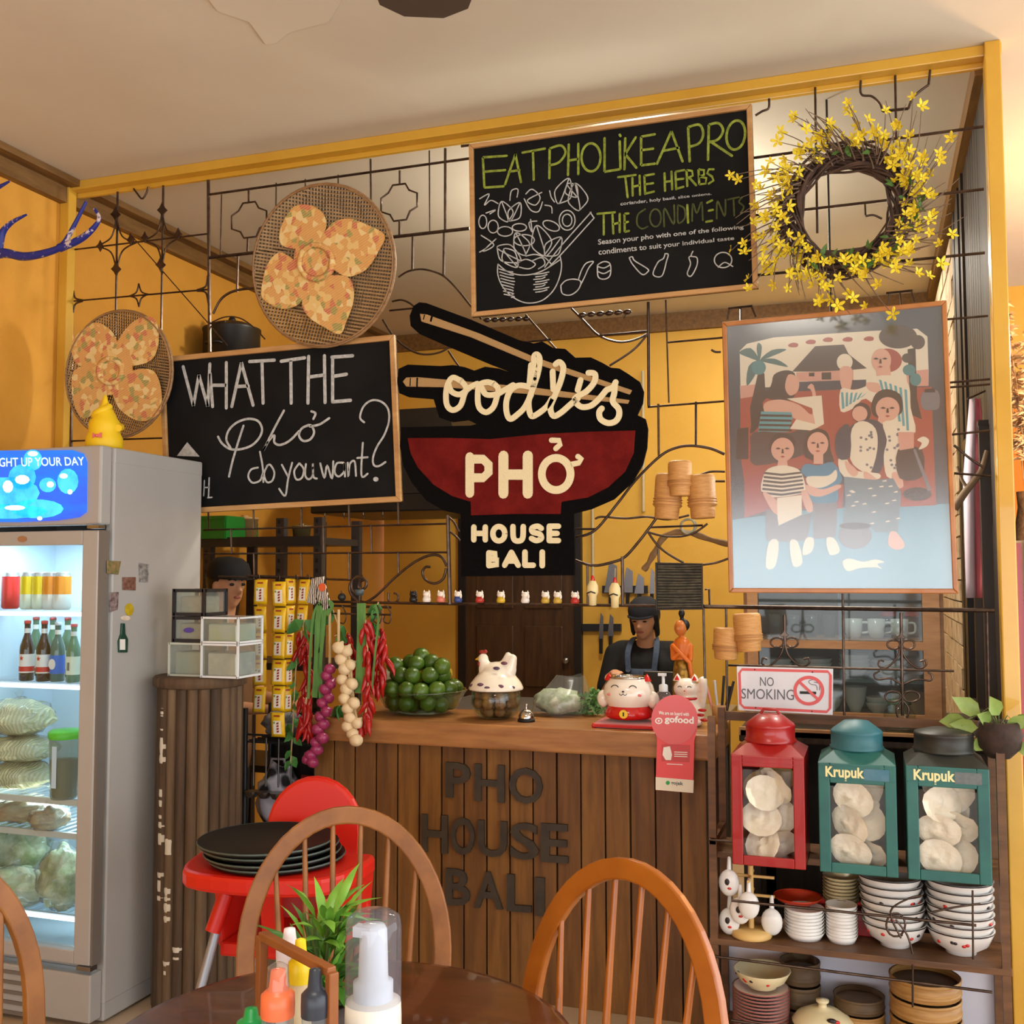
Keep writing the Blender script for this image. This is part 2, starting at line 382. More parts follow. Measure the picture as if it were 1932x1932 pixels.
for x, y in ((190, 465), (247, 453), (274, 449), (337, 442)): it.append(('l', leafp(x, y, 8), .005))
it += [('c', [(138, 546), (142, 562), (156, 566)], R1), ('c', [(138, 590), (142, 574), (156, 568)], R1), ('c', [(392, 520), (388, 540), (372, 547)], R1), ('c', [(393, 572), (388, 552), (372, 549)], R1),
       ('c', [(252, 356), (258, 364), (268, 375), (276, 364), (280, 352)], R1)]
grille('iron grille with leaf finials beside the left post, above the drinks fridge', it, (265, 850))
it = [('b', [(396, 367), (886, 299)], R2), ('b', [(398, 486), (886, 431)], R3), ('b', [(418, 362), (416, 482)], .003), ('b', [(521, 345), (520, 470)], .003), ('b', [(576, 338), (576, 372)], .003), ('b', [(638, 330), (638, 360)], .003),
      ('b', [(699, 300), (700, 380)], R1), ('b', [(810, 284), (811, 438)], .003), ('b', [(840, 280), (840, 436)], R2), ('b', [(449, 484), (447, 551)], R2), ('b', [(779, 446), (778, 511)], R2), ('b', [(838, 440), (837, 519)], R2),
      ('b', [(469, 358), (469, 380)], R1), ('p', quatre(470, 415, 33), R1), ('b', [(468, 450), (467, 474)], R2), ('p', quatre(753, 382, 34), R1), ('b', [(754, 322), (754, 347)], R1), ('b', [(754, 416), (754, 444)], R2),
      ('c', [(402, 592), (415, 567), (432, 553), (455, 546), (480, 544)], R2), ('c', [(480, 544), (520, 552), (560, 585)], R2), ('c', [(400, 608), (425, 598), (452, 600), (478, 617), (500, 640)], .003), ('b', [(398, 610), (425, 606)], R1),
      ('c', [(752, 523), (770, 512), (795, 508), (820, 513), (840, 523), (862, 545), (884, 572), (908, 602)], R1), ('c', [(740, 569), (758, 566), (776, 574), (792, 590)], R1), ('b', [(735, 586), (786, 581)], R1),
      ('c', [(722, 603), (742, 634), (765, 655), (790, 667), (815, 668), (840, 660), (862, 640)], R1), ('c', [(846, 662), (865, 690), (890, 716), (920, 735)], R1), ('b', [(245, 441), (430, 652)], .0025)]
grille('iron grille with quatrefoil ornaments behind the large round sieve', it, (640, 600))
it = [('b', [(870, 276), (886, 274)], R2), ('t', [(912, 604), (1000, 601)], .006), ('t', [(1090, 595), (1192, 588)], .006), ('b', [(992, 594), (1052, 662)], R1), ('c', [(1078, 582), (1100, 604), (1130, 633), (1165, 645), (1195, 642), (1222, 630)], R1),
      ('b', [(1130, 633), (1220, 625)], R1), ('c', [(1222, 630), (1195, 660), (1150, 690)], R1), ('b', [(1223, 570), (1224, 766)], R2), ('b', [(1256, 566), (1262, 760)], .003), ('b', [(1260, 646), (1364, 637)], R1),
      ('b', [(1222, 768), (1366, 757)], R1), ('c', [(1342, 660), (1350, 664), (1360, 664)], R1), ('b', [(985, 646), (1040, 640)], R1), ('b', [(1185, 584), (1175, 600)], R1),
      ('b', [(1242, 762), (1243, 860)], R1), ('b', [(1313, 758), (1313, 840)], R1), ('c', [(1085, 1014), (1122, 1001), (1165, 950), (1200, 905), (1245, 861), (1275, 845), (1305, 841), (1340, 846), (1367, 857)], R2),
      ('c', [(1085, 1057), (1120, 1067), (1158, 1060), (1180, 1050), (1205, 1022), (1222, 1000), (1238, 978)], R2), ('c', [(1222, 1003), (1240, 1028), (1262, 1046), (1290, 1062)], R1), ('c', [(1220, 1003), (1250, 1011), (1285, 1012), (1312, 1004), (1335, 988)], R1),
      ('b', [(1085, 998), (1124, 998)], R1), ('c', [(1123, 979), (1136, 975), (1180, 978), (1220, 975), (1260, 980), (1300, 972)], R1), ('c', [(1322, 1066), (1350, 1062), (1374, 1054)], R1), ('b', [(1108, 1067), (1109, 1140)], R1),
      ('b', [(1174, 1050), (1175, 1142)], R2), ('c', [(1318, 897), (1340, 890), (1368, 890)], R1), ('b', [(1350, 908), (1368, 908)], R1), ('b', [(1330, 1112), (1338, 1112), (1339, 1142)], R1), ('b', [(1226, 995), (1326, 991)], R1),
      ('b', [(1327, 1140), (1330, 1280)], R1), ('b', [(1242, 1036), (1243, 1062)], R1)]
grille('iron grille with big sweeping arcs between the bowl-shaped sign and the painting', it, (1220, 1140))
it = [('b', [(1415, 299), (1855, 239)], R2), ('b', [(1420, 407), (1856, 357)], R2), ('b', [(1420, 520), (1858, 477)], R2), ('b', [(1700, 610), (1864, 596)], R1), ('b', [(1538, 165), (1542, 440)], R1), ('b', [(1689, 142), (1691, 264)], R1),
      ('c', [(1451, 186), (1450, 204), (1438, 210), (1425, 218)], R1), ('c', [(1624, 152), (1625, 178), (1645, 182), (1660, 196), (1665, 210)], R1), ('b', [(1665, 210), (1714, 205)], R2), ('c', [(1714, 205), (1722, 185), (1738, 170), (1752, 160)], R1), ('b', [(1752, 160), (1755, 132)], R1),
      ('b', [(1632, 384), (1633, 406)], .003), ('c', [(1633, 408), (1648, 406), (1664, 413)], R1), ('b', [(1374, 582), (1420, 577)], R1), ('b', [(1376, 584), (1372, 604)], .003), ('b', [(1397, 582), (1397, 602)], .003), ('b', [(1418, 578), (1426, 598)], .003),
      ('b', [(1672, 553), (1722, 548)], R1), ('b', [(1678, 554), (1676, 574)], .003), ('b', [(1698, 552), (1699, 572)], .003), ('b', [(1720, 549), (1727, 570)], .003),
      ('b', [(1790, 731), (1868, 725)], R1), ('b', [(1790, 722), (1868, 715)], R1), ('b', [(1795, 820), (1868, 812)], R1), ('c', [(1800, 840), (1830, 865), (1856, 882)], R1), ('b', [(1800, 893), (1870, 898)], R1)]
grille('iron grille of long rails behind the yellow flower wreath and painting', it, (1640, 600))
it = [('b', [(384, 1000), (846, 988)], R1), ('b', [(384, 1045), (846, 1042)], R1), ('b', [(412, 1088), (668, 1094)], R1), ('b', [(478, 955), (479, 998)], R1), ('b', [(436, 998), (437, 1044)], R1), ('b', [(479, 1044), (480, 1092)], R1), ('b', [(568, 950), (569, 994)], R1),
      ('b', [(568, 1043), (569, 1092)], R1), ('b', [(658, 950), (659, 992)], R1), ('b', [(658, 1042), (659, 1094)], R1), ('b', [(700, 990), (701, 1042)], R1), ('b', [(610, 992), (611, 1043)], R1), ('b', [(751, 946), (752, 988)], R1), ('b', [(751, 1042), (752, 1082)], R1), ('b', [(845, 972), (849, 1140)], R3), ('b', [(393, 966), (394, 1000)], R1),
      ('c', [(690, 1137), (712, 1122), (745, 1090), (780, 1062), (810, 1048), (832, 1050), (843, 1068)], R2),
      ('c', [(683, 1114), (676, 1108), (680, 1098), (688, 1094), (692, 1100), (688, 1110), (672, 1120), (664, 1112), (664, 1098), (672, 1088), (684, 1086)], R2),
      ('c', [(690, 1137), (672, 1132), (661, 1118), (660, 1104), (668, 1092), (680, 1089), (690, 1095), (690, 1106), (684, 1112)], R2),
      ('c', [(842, 1072), (836, 1092), (820, 1101), (803, 1094), (797, 1080), (803, 1070), (812, 1070)], R2), ('c', [(733, 1118), (733, 1132), (742, 1138), (751, 1132), (750, 1122), (743, 1119)], R1),
      ('b', [(612, 1135), (878, 1140)], R2), ('c', [(846, 975), (856, 985), (866, 1003)], R1), ('c', [(848, 1003), (858, 1010), (868, 1020)], R1)]
grille('iron grille with spiral scrolls hanging above the limes', it, (700, 1138))
it = [('b', [(868, 1139), (1240, 1143)], R2), ('b', [(1240, 1143), (1876, 1152)], R3), ('b', [(1374, 1255), (1800, 1266)], R1), ('b', [(1370, 1148), (1372, 1345)], R1), ('b', [(1590, 1120), (1593, 1350)], R1), ('b', [(1862, 1150), (1866, 1345)], R1), ('b', [(1480, 1160), (1481, 1215)], R2), ('b', [(1700, 1156), (1703, 1350)], R2)]
for x, y in ((1480, 1212), (1700, 1216)):
    it += [('o', circ((x-14, y), 12, 9, 10), .0035), ('o', circ((x+14, y), 12, 9, 10), .0035), ('c', [(x, y), (x-8, y+25), (x-28, y+44), (x-42, y+40), (x-40, y+30), (x-32, y+32)], .0035), ('c', [(x, y), (x+8, y+25), (x+30, y+44), (x+46, y+40), (x+46, y+30), (x+36, y+32)], .0035), ('l', spade(x, y-14, 9), .005)]
it += [('o', circ((1685, 1314), 15, 10, 10), .0035), ('o', circ((1720, 1314), 15, 10, 10), .0035), ('c', [(1702, 1320), (1692, 1336), (1694, 1352), (1702, 1362)], .0035), ('c', [(1702, 1320), (1714, 1336), (1712, 1352), (1704, 1362)], .0035),
       ('c', [(1702, 1292), (1680, 1280), (1655, 1282), (1650, 1272), (1660, 1266)], .0035), ('c', [(1702, 1292), (1730, 1282), (1755, 1284), (1758, 1274), (1750, 1268)], .0035)]
grille('iron grille with fleur scrolls in front of the crockery cabinet', it, (1600, 1345))

# ================================================================ chalkboards
mslate = M('chalkboard', (15, 15, 15), .8, 0, (24, 24, 24), 4, spec=.2); mch = M('white_chalk', (196, 198, 196), .9, 0, (160, 162, 160), 60); mgr = M('green_chalk', (150, 166, 62), .9, 0, (108, 122, 44), 60)
mgd = M('faded_green_chalk', (84, 92, 44), .9, 0, (60, 66, 36), 60)
def quad_frame(name, label, cat, q, Y, fw, th, mats, pname='frame_rail', slab='slate'):
    P = onY(q, Y); o = thing(name, label, cat, (P[3]+P[2])/2)
    MB().prism(P, N_, th*.5).build(slab, mats[1], o)
    c = sum(P, V())/4
    for i in range(4):
        a, b = P[i], P[(i+1) % 4]; ia = a+((P[(i+1) % 4]-a).normalized()+(P[i-1]-a).normalized())*fw; ib = b+((a-b).normalized()+(P[(i+2) % 4]-b).normalized())*fw
        MB().prism([a, b, ib, ia], N_, th).build(pname, mats[0], o, bevel=.003)
    return o
def chalk(o, paths, w, mat, Y, name='chalk_lettering', ox=0, oy=0, s=1, smooth=True):
    m = MB()
    for p in paths:
        P = onY(cr(p, ox, oy, s), Y); m.stroke(sm(P, 5) if (smooth and len(P) > 2) else P, w, N_, .0012)
    return m.build(name, mat, o)
YB1 = 3.745
b1 = quad_frame('chalkboard', 'chalkboard asking WHAT THE pho do you want, partly behind the fridge', 'chalkboard', [(306, 676), (748, 633), (761, 947), (318, 971)], YB1, .022, .024, (woodpale, mslate))
Yc = YB1-.0125; C6 = dict(ox=290, oy=560, s=3.864)
L = [[(215, 510), (290, 795)], [(290, 795), (330, 570)], [(330, 570), (395, 800)], [(395, 800), (410, 490)], [(430, 800), (412, 560)], [(530, 480), (530, 810)], [(430, 645), (530, 645)], [(570, 800), (640, 480)], [(640, 480), (725, 790)], [(600, 655), (690, 650)],
     [(700, 472), (880, 462)], [(790, 470), (798, 775)], [(930, 470), (1100, 445)], [(1000, 465), (1003, 775)], [(1130, 435), (1125, 775)], [(1245, 430), (1250, 770)], [(1135, 585), (1245, 570)], [(1305, 440), (1305, 765)], [(1300, 440), (1450, 430)], [(1310, 580), (1405, 565)], [(1310, 765), (1435, 755)]]
chalk(b1, L, .014, mch, Yc, 'chalk_lettering', smooth=False, **C6)
L2 = [[(470, 1020), (500, 1070), (560, 1110), (640, 1110), (720, 1080), (775, 1020), (790, 960), (760, 905), (690, 890), (610, 915), (550, 970), (530, 1040), (560, 1100)], [(655, 940), (610, 1080), (575, 1200), (550, 1310)], [(950, 830), (880, 960), (800, 1120)], [(800, 1120), (840, 1050), (880, 1010), (880, 1060), (920, 1080), (990, 1050), (1060, 980)],
      [(1130, 935), (1080, 960), (1060, 1010), (1090, 1050), (1140, 1040), (1170, 990), (1150, 940), (1120, 940)], [(1140, 945), (1210, 930), (1280, 885)], [(1150, 835), (1180, 850), (1165, 890)]]
chalk(b1, L2, .0095, mch, Yc, **C6)
L3 = [[(760, 1245), (710, 1260), (690, 1310), (720, 1355), (775, 1340), (795, 1290)], [(775, 1130), (795, 1240), (800, 1350)], [(830, 1230), (805, 1290), (825, 1350), (865, 1340), (880, 1280), (850, 1225), (825, 1235)],
      [(935, 1225), (980, 1310)], [(1010, 1210), (980, 1330), (960, 1450), (915, 1400)], [(1060, 1215), (1025, 1270), (1040, 1330), (1080, 1320), (1095, 1260), (1065, 1215)], [(1110, 1220), (1105, 1300), (1130, 1330), (1160, 1300), (1160, 1215), (1165, 1310), (1190, 1325)],
      [(1215, 1215), (1245, 1320), (1265, 1230), (1300, 1325), (1310, 1200)], [(1385, 1210), (1335, 1215), (1320, 1280), (1350, 1310), (1390, 1270), (1390, 1210), (1395, 1310)], [(1415, 1210), (1420, 1310), (1430, 1220), (1465, 1200), (1475, 1305)], [(1525, 1065), (1515, 1300), (1560, 1290)], [(1485, 1175), (1560, 1170)],
      [(1535, 915), (1505, 880), (1530, 800), (1590, 755), (1660, 765), (1710, 820), (1715, 910), (1680, 1010), (1630, 1090), (1600, 1170), (1605, 1225), (1640, 1235), (1690, 1205)]]
chalk(b1, L3, .008, mch, Yc, **C6)
m = MB(); m.prism(onY(circ((290+1620/3.864, 560+1330/3.864), 5, 4.5, 12), Yc), N_, .0012)
m.prism(onY(cr([(170, 1160), (245, 1060), (335, 1165)], 290, 560, 3.864), Yc), N_, .001); m.build('chalk_mark', mch, b1)
chalk(b1, [[(370, 1340), (365, 1450)], [(405, 1320), (400, 1460)], [(370, 1390), (405, 1390)], [(395, 1465), (425, 1462)]], .006, mch, Yc, 'chalk_mark', smooth=False, **C6)

YB2 = 3.74
b2 = quad_frame('chalkboard', 'chalkboard headed EAT PHO LIKE A PRO with chalk bowl drawing', 'chalkboard', [(888, 276), (1419, 200), (1431, 546), (893, 600)], YB2, .018, .024, (woodpale, mslate))
Yc = YB2-.0125; C3 = dict(ox=860, oy=180, s=3.331)
E1 = [[(170, 390), (180, 580)], [(170, 390), (320, 380)], [(180, 480), (310, 470)], [(180, 580), (300, 572)], [(310, 560), (375, 370)], [(375, 370), (410, 545)], [(335, 480), (400, 470)], [(420, 360), (560, 335)], [(485, 350), (490, 530)],
      [(590, 335), (588, 520)], [(710, 310), (705, 500)], [(770, 305), (770, 495)], [(710, 410), (770, 400)],
      [(935, 270), (935, 480)], [(935, 480), (1030, 465)], [(1030, 290), (1035, 460)], [(1065, 270), (1060, 465)], [(1130, 265), (1065, 370)], [(1065, 370), (1135, 455)], [(1165, 260), (1165, 440)], [(1165, 260), (1250, 245)], [(1165, 345), (1240, 335)], [(1165, 440), (1250, 430)],
      [(1265, 430), (1355, 225)], [(1355, 225), (1425, 415)], [(1300, 350), (1400, 330)], [(1460, 200), (1470, 415)], [(1590, 185), (1585, 405)], [(1600, 290), (1735, 380)], [(1030, 248), (1035, 256)]]
chalk(b2, E1, .009, mgr, Yc, smooth=False, **C3)
chalk(b2, [[(590, 335), (660, 315), (690, 360), (650, 420), (590, 440)], circ((850, 390), 60, 88, 14)+[(910, 390)], [(1460, 200), (1530, 185), (1555, 240), (1530, 300), (1465, 325)], [(1590, 185), (1650, 175), (1680, 220), (1650, 275), (1595, 295)], circ((1760, 250), 58, 92, 14, rot=.15)+[(1818, 258)]], .009, mgr, Yc, **C3)
HH = [[(1020, 515), (1130, 500)], [(1065, 510), (1080, 640)], [(1110, 520), (1112, 630)], [(1155, 505), (1158, 625)], [(1112, 575), (1157, 565)], [(1185, 505), (1190, 620)], [(1185, 505), (1245, 495)], [(1188, 560), (1240, 552)], [(1190, 618), (1245, 605)], [(1312, 490), (1315, 600)], [(1355, 480), (1360, 590)], [(1313, 545), (1357, 538)], [(1380, 480), (1385, 590)], [(1380, 480), (1435, 470)], [(1383, 530), (1430, 524)], [(1385, 588), (1430, 575)],
      [(1450, 470), (1455, 570)], [(1450, 470), (1485, 475), (1490, 505), (1455, 520)], [(1470, 520), (1510, 565)], [(1525, 465), (1530, 560)], [(1525, 465), (1560, 470), (1560, 500), (1530, 510)], [(1530, 510), (1575, 520), (1570, 555), (1530, 560)], [(1620, 465), (1590, 465), (1580, 490), (1610, 510), (1620, 535), (1590, 555)]]
chalk(b2, HH, .008, mgr, Yc, smooth=False, **C3)
CC = [[(890, 745), (1000, 735)], [(930, 745), (930, 875)], [(985, 750), (990, 868)], [(1030, 745), (1030, 860)], [(988, 810), (1030, 800)], [(1060, 745), (1062, 858)], [(1060, 745), (1085, 742)], [(1060, 800), (1082, 795)], [(1062, 858), (1088, 852)], [(1455, 690), (1460, 800)], [(1580, 675), (1610, 660)], [(1590, 725), (1615, 720)], [(1575, 795), (1610, 788)]]
chalk(b2, CC, .008, mgr, Yc, smooth=False, **C3)
chalk(b2, [[(1190, 715), (1145, 750), (1140, 810), (1170, 838), (1205, 825)], circ((1255, 770), 35, 55, 10)+[(1290, 770)], [(1310, 825), (1312, 710), (1370, 810), (1372, 690)], [(1395, 690), (1398, 800), (1440, 770), (1435, 710), (1395, 690)], [(1485, 790), (1490, 680), (1515, 740), (1545, 670), (1552, 785)], [(1640, 775), (1645, 665), (1690, 760), (1695, 655)], [(1710, 655), (1780, 640)], [(1745, 650), (1750, 755)], [(1800, 640), (1780, 670), (1810, 700), (1790, 740)]], .006, mgd, Yc, **C3)
m = MB()
for body, q in (('coriander, holy basil, slice onions.', [(1035, 700), (1610, 630), (1605, 610), (1035, 670)]), ('Season your pho with one of the following', [(895, 950), (1810, 845), (1810, 812), (893, 905)]), ('condiments to suit your individual taste', [(900, 1015), (1750, 915), (1750, 885), (895, 965)])):
    m.text(body, *onY(cr(q, 860, 180, 3.331), Yc), th=.0012, bold=.015)
m.build('chalk_lettering', mch, b2, kind='stuff')
def leafpath(x, y, l, a, w=.32):
    ca, sa = math.cos(a), math.sin(a); P = [(0, 0), (.3, w), (.65, w*.8), (1, 0), (.65, -w*.8), (.3, -w), (0, 0), (1, 0)]
    return [(x+l*(u*ca-v*sa), y+l*(u*sa+v*ca)) for u, v in P]
D = [[(265, 1060), (265, 1130), (300, 1210), (370, 1275), (450, 1305), (540, 1290), (610, 1230), (650, 1150), (665, 1070), (655, 1010)], [(265, 1060), (330, 1110), (430, 1130), (540, 1105), (660, 1030)], leafpath(300, 970, 140, .9), leafpath(260, 960, 170, .5), leafpath(440, 1000, 150, -2.0), leafpath(560, 1000, 190, -1.85), leafpath(570, 1010, 150, -.9),
     [(850, 735), (650, 960), (560, 1080)], [(870, 770), (680, 980), (590, 1075)], [(845, 735), (868, 770)], circ((430, 910), 65, 35, 12)+[(495, 910)], circ((700, 785), 50, 62, 14)+[(750, 785)], circ((700, 785), 30, 38, 12)+[(730, 785)], circ((600, 820), 55, 28, 12, rot=.4)+[(650, 840)], circ((310, 855), 48, 30, 12)+[(358, 855)], circ((400, 830), 45, 24, 12)+[(445, 830)], circ((170, 795), 25, 42, 12)+[(195, 795)], circ((235, 825), 32, 40, 12)+[(267, 825)],
     leafpath(330, 790, 130, -1.9, .35), leafpath(345, 790, 130, -1.1, .3), leafpath(780, 720, 170, -1.75, .35), leafpath(650, 680, 170, -1.2, .3), leafpath(700, 560, 100, .9, .4), [(440, 620), (480, 590), (530, 640), (500, 690), (450, 660), (540, 610)], [(430, 650), (470, 720), (520, 730), (545, 670)], [(150, 650), (210, 620), (180, 690), (220, 660), (265, 680)], [(160, 880), (240, 940), (170, 980), (255, 900), (190, 960), (150, 985)], [(340, 660), (350, 600), (390, 590), (385, 640)], [(590, 600), (600, 640), (620, 670)], [(560, 690), (600, 700), (605, 740)], [(470, 780), (480, 860), (460, 800), (510, 790)], [(190, 740), (250, 720), (215, 745)],
     [(440, 1010), (500, 1000), (560, 1020), (600, 1060)], [(380, 1060), (440, 1030), (500, 1060), (460, 1090), (400, 1080)], [(480, 1040), (540, 1020), (560, 1060), (520, 1090)]]
D2 = [[(660, 1195), (670, 1245), (720, 1255), (770, 1220), (785, 1170), (740, 1155), (690, 1165), (660, 1195)], [(770, 1160), (790, 1100), (820, 1055), (865, 1045), (835, 1085), (810, 1140), (785, 1190)], [(890, 1070), (895, 1140), (935, 1155), (970, 1130), (970, 1060), (930, 1045), (890, 1070), (930, 1085), (970, 1065)], [(890, 1105), (930, 1120), (970, 1100)],
     [(1090, 1020), (1110, 1015), (1125, 1040), (1205, 1090), (1205, 1110), (1170, 1125), (1110, 1060), (1090, 1020)], [(1315, 995), (1335, 1000), (1325, 1040), (1295, 1135), (1240, 1125), (1270, 1050), (1305, 1025), (1315, 995)], [(1490, 980), (1480, 1010), (1515, 1020), (1515, 1070), (1480, 1135), (1455, 1120), (1475, 1060), (1465, 1020), (1480, 1010)], circ((1680, 1035), 55, 48, 14)+[(1735, 1035)], [(1650, 1080), (1690, 1050), (1740, 1075)]]
for k in range(9): D.append([(272+k*4, 1090+k*20), (320+k*6, 1105+k*20), (370-abs(k-3)*4, 1110+k*20)])
for k in range(8): D.append([(490+(k % 2)*12, 1125+k*16), (540, 1120+k*16), (585-(k % 3)*12, 1110+k*16)])
chalk(b2, D, .0042, mch, Yc, 'chalk_bowl_drawing', **C3)
for nm, i0, i1 in (('spoon', 0, 2), ('jar', 2, 4), ('bottle', 4, 5), ('bottle', 5, 6), ('chilli', 6, 7), ('plate', 7, 9)): chalk(b2, D2[i0:i1], .0042, mch, Yc, 'chalk_%s_drawing' % nm, **C3)

# ================================================================ tufted rug sign in the shape of a noodle bowl
mrk = M('black_tuft', (13, 11, 11), .95, 0, None, 8, .6, 300, spec=.1); mrr = M('maroon_tuft', (116, 30, 26), .95, 0, (96, 22, 20), 14, .5, 260, spec=.1); mrc = M('cream_tuft', (236, 222, 180), .95, 0, None, 8, .5, 300, spec=.1); mrt = M('tan_tuft', (176, 142, 96), .95, 0, None, 8, .5, 300, spec=.1)
Y7 = 3.715; C7 = (740, 560, 3.7154)
rug = thing('bowl_shaped_rug_sign', 'black tufted noodle bowl sign reading oodles PHO HOUSE BALI', 'sign', W(980, 1086, Y7))
out = cr([(200, 45), (250, 50), (560, 165), (900, 310), (1000, 332), (1060, 318), (1140, 365), (1220, 370), (1290, 432), (1400, 430), (1480, 468), (1540, 502), (1600, 508), (1660, 545), (1740, 600), (1768, 670), (1760, 750), (1722, 832), (1780, 860), (1797, 930), (1790, 1060), (1760, 1180), (1690, 1300), (1560, 1420), (1400, 1490), (1282, 1520), (1285, 1700), (1286, 1952), (494, 1960), (490, 1700), (490, 1525), (370, 1500), (250, 1430), (150, 1310), (90, 1190), (65, 1050), (72, 918), (560, 906), (600, 896), (540, 866), (430, 880), (340, 850), (300, 720), (120, 705), (60, 680), (46, 600), (55, 510), (120, 480), (350, 490), (440, 483), (520, 498), (585, 522), (660, 495), (760, 508), (856, 540), (700, 480), (440, 370), (200, 265), (140, 210), (133, 140), (160, 70)], *C7)
MB().prism(onY(out, Y7), N_, .016).build('rug_base', mrk, rug, bevel=.006)
def rp(pts, mat, name, th=.019): return MB().prism(onY(cr(pts, *C7), Y7), N_, th).build(name, mat, rug, bevel=.003)
rp([(205, 125), (255, 130), (620, 262), (1000, 425), (1690, 660), (1672, 692), (980, 465), (560, 290), (215, 180)], mrt, 'chopstick', .0185)
rp([(85, 600), (110, 570), (195, 568), (1000, 640), (1672, 728), (1660, 756), (1000, 690), (380, 640), (110, 635)], mrt, 'chopstick', .0185)
for q in ([(236, 130), (246, 132), (236, 172), (226, 168)], [(284, 140), (300, 146), (290, 186), (274, 182)], [(136, 572), (146, 572), (144, 634), (134, 634)], [(182, 570), (196, 570), (194, 638), (180, 638)]): rp(q, mrk, 'chopstick_band', .0195)
rp([(118, 993), (400, 992), (700, 1000), (1050, 965), (1400, 948), (1712, 940), (1700, 1100), (1640, 1230), (1520, 1340), (1380, 1410), (1195, 1440), (1190, 1525), (850, 1525), (562, 1535), (560, 1440), (430, 1400), (300, 1320), (190, 1200), (140, 1100)], mrr, 'bowl_panel', .0185)
k7 = 1991/3.85/3.7154
def rs(paths, wpx, name, mat=mrc, th=.022, closed=False, smooth=True):
    m = MB()
    for p in paths:
        P = onY(cr(p, *C7), Y7); P = sm(P, 5, closed) if (smooth and len(P) > 2) else P; m.stroke(P, wpx/3.7154*3.95/1991, N_, th, closed)
        th += .0002
    return m.build(name, mat, rug)
rs([[(500, 600), (440, 572), (402, 620), (390, 700), (400, 770), (440, 800), (490, 770), (515, 700), (530, 640), (490, 590)], [(410, 620), (430, 670), (490, 690), (560, 640), (610, 615)]], 40, 'noodle_letter')
rs([[(730, 620), (680, 605), (625, 625), (612, 700), (622, 780), (670, 815), (720, 780), (745, 710), (755, 650), (720, 612)], [(640, 640), (670, 690), (740, 690), (800, 660), (860, 625)]], 40, 'noodle_letter')
rs([[(985, 640), (900, 628), (840, 665), (812, 740), (815, 820), (840, 862), (890, 830), (940, 780), (985, 690)], [(1000, 640), (1010, 520), (1005, 430), (1028, 412), (1045, 450), (1032, 540), (1000, 640), (968, 740), (980, 830), (1010, 838), (1090, 780), (1130, 720)], [(985, 485), (974, 620)]], 40, 'noodle_letter')
rs([[(1140, 655), (1135, 530)], [(1155, 480), (1185, 465), (1210, 505), (1190, 600), (1150, 700), (1120, 780), (1140, 840), (1190, 820), (1260, 760), (1310, 720)]], 40, 'noodle_letter')
rs([[(1310, 660), (1330, 590)], [(1385, 540), (1430, 548), (1425, 605), (1370, 670), (1290, 720), (1330, 775), (1400, 770), (1460, 720), (1510, 660)]], 40, 'noodle_letter')
rs([[(1510, 660), (1555, 640), (1575, 605)], [(1570, 620), (1565, 680), (1555, 740), (1595, 790), (1598, 840), (1570, 880), (1520, 890), (1470, 862), (1460, 815), (1478, 788)]], 40, 'noodle_letter')
rs([[(557, 1380), (557, 1125)], [(557, 1142), (650, 1142), (688, 1180), (688, 1235), (650, 1272), (560, 1272)]], 64, 'letter', smooth=False)
rs([[(792, 1118), (792, 1382)], [(962, 1118), (962, 1382)], [(792, 1250), (962, 1250)]], 72, 'letter', smooth=False)
rs([circ((1160, 1246), 100, 112, 14)], 54, 'letter', closed=True); rs([[(1262, 1180), (1318, 1168), (1336, 1140), (1312, 1124)], [(1128, 1010), (1182, 1012), (1188, 1040), (1158, 1068)]], 38, 'letter', smooth=False)
U = {'H': [[(0, 0), (0, 1)], [(1, 0), (1, 1)], [(0, .5), (1, .5)]], 'O': [circ((.5, .5), .5, .5, 12)+[(1, .5)]], 'U': [[(0, 1), (.03, .3), (.25, .02), (.75, .02), (.97, .3), (1, 1)]], 'S': [[(.95, .85), (.6, 1), (.1, .88), (.15, .6), (.8, .45), (.95, .15), (.5, 0), (.03, .15)]], 'E': [[(0, 0), (0, 1)], [(0, 1), (1, 1)], [(0, .5), (.85, .5)], [(0, 0), (1, 0)]],
     'B': [[(0, 0), (0, 1)], [(0, 1), (.7, .95), (.75, .62), (.1, .52)], [(.1, .52), (.9, .45), (.9, .08), (0, 0)]], 'A': [[(0, 0), (.5, 1)], [(.5, 1), (1, 0)], [(.2, .33), (.8, .33)]], 'L': [[(0, 1), (0, 0)], [(0, 0), (1, 0)]], 'I': [[(.5, 0), (.5, 1)]]}
for wd_, row in (('HOUSE', [(585, 665, 1615, 1705), (718, 802, 1612, 1712), (858, 930, 1612, 1712), (985, 1060, 1610, 1710), (1112, 1175, 1610, 1710)]), ('BALI', [(690, 755, 1795, 1885), (800, 895, 1792, 1882), (942, 1000, 1790, 1882), (1050, 1075, 1790, 1885)])):
    for ch, (x0, x1, y0, y1) in zip(wd_, row): rs([[(x0+(x1-x0)*u, y1-(y1-y0)*v) for u, v in p] for p in U[ch]], 38, 'letter', smooth=ch in 'OUS')

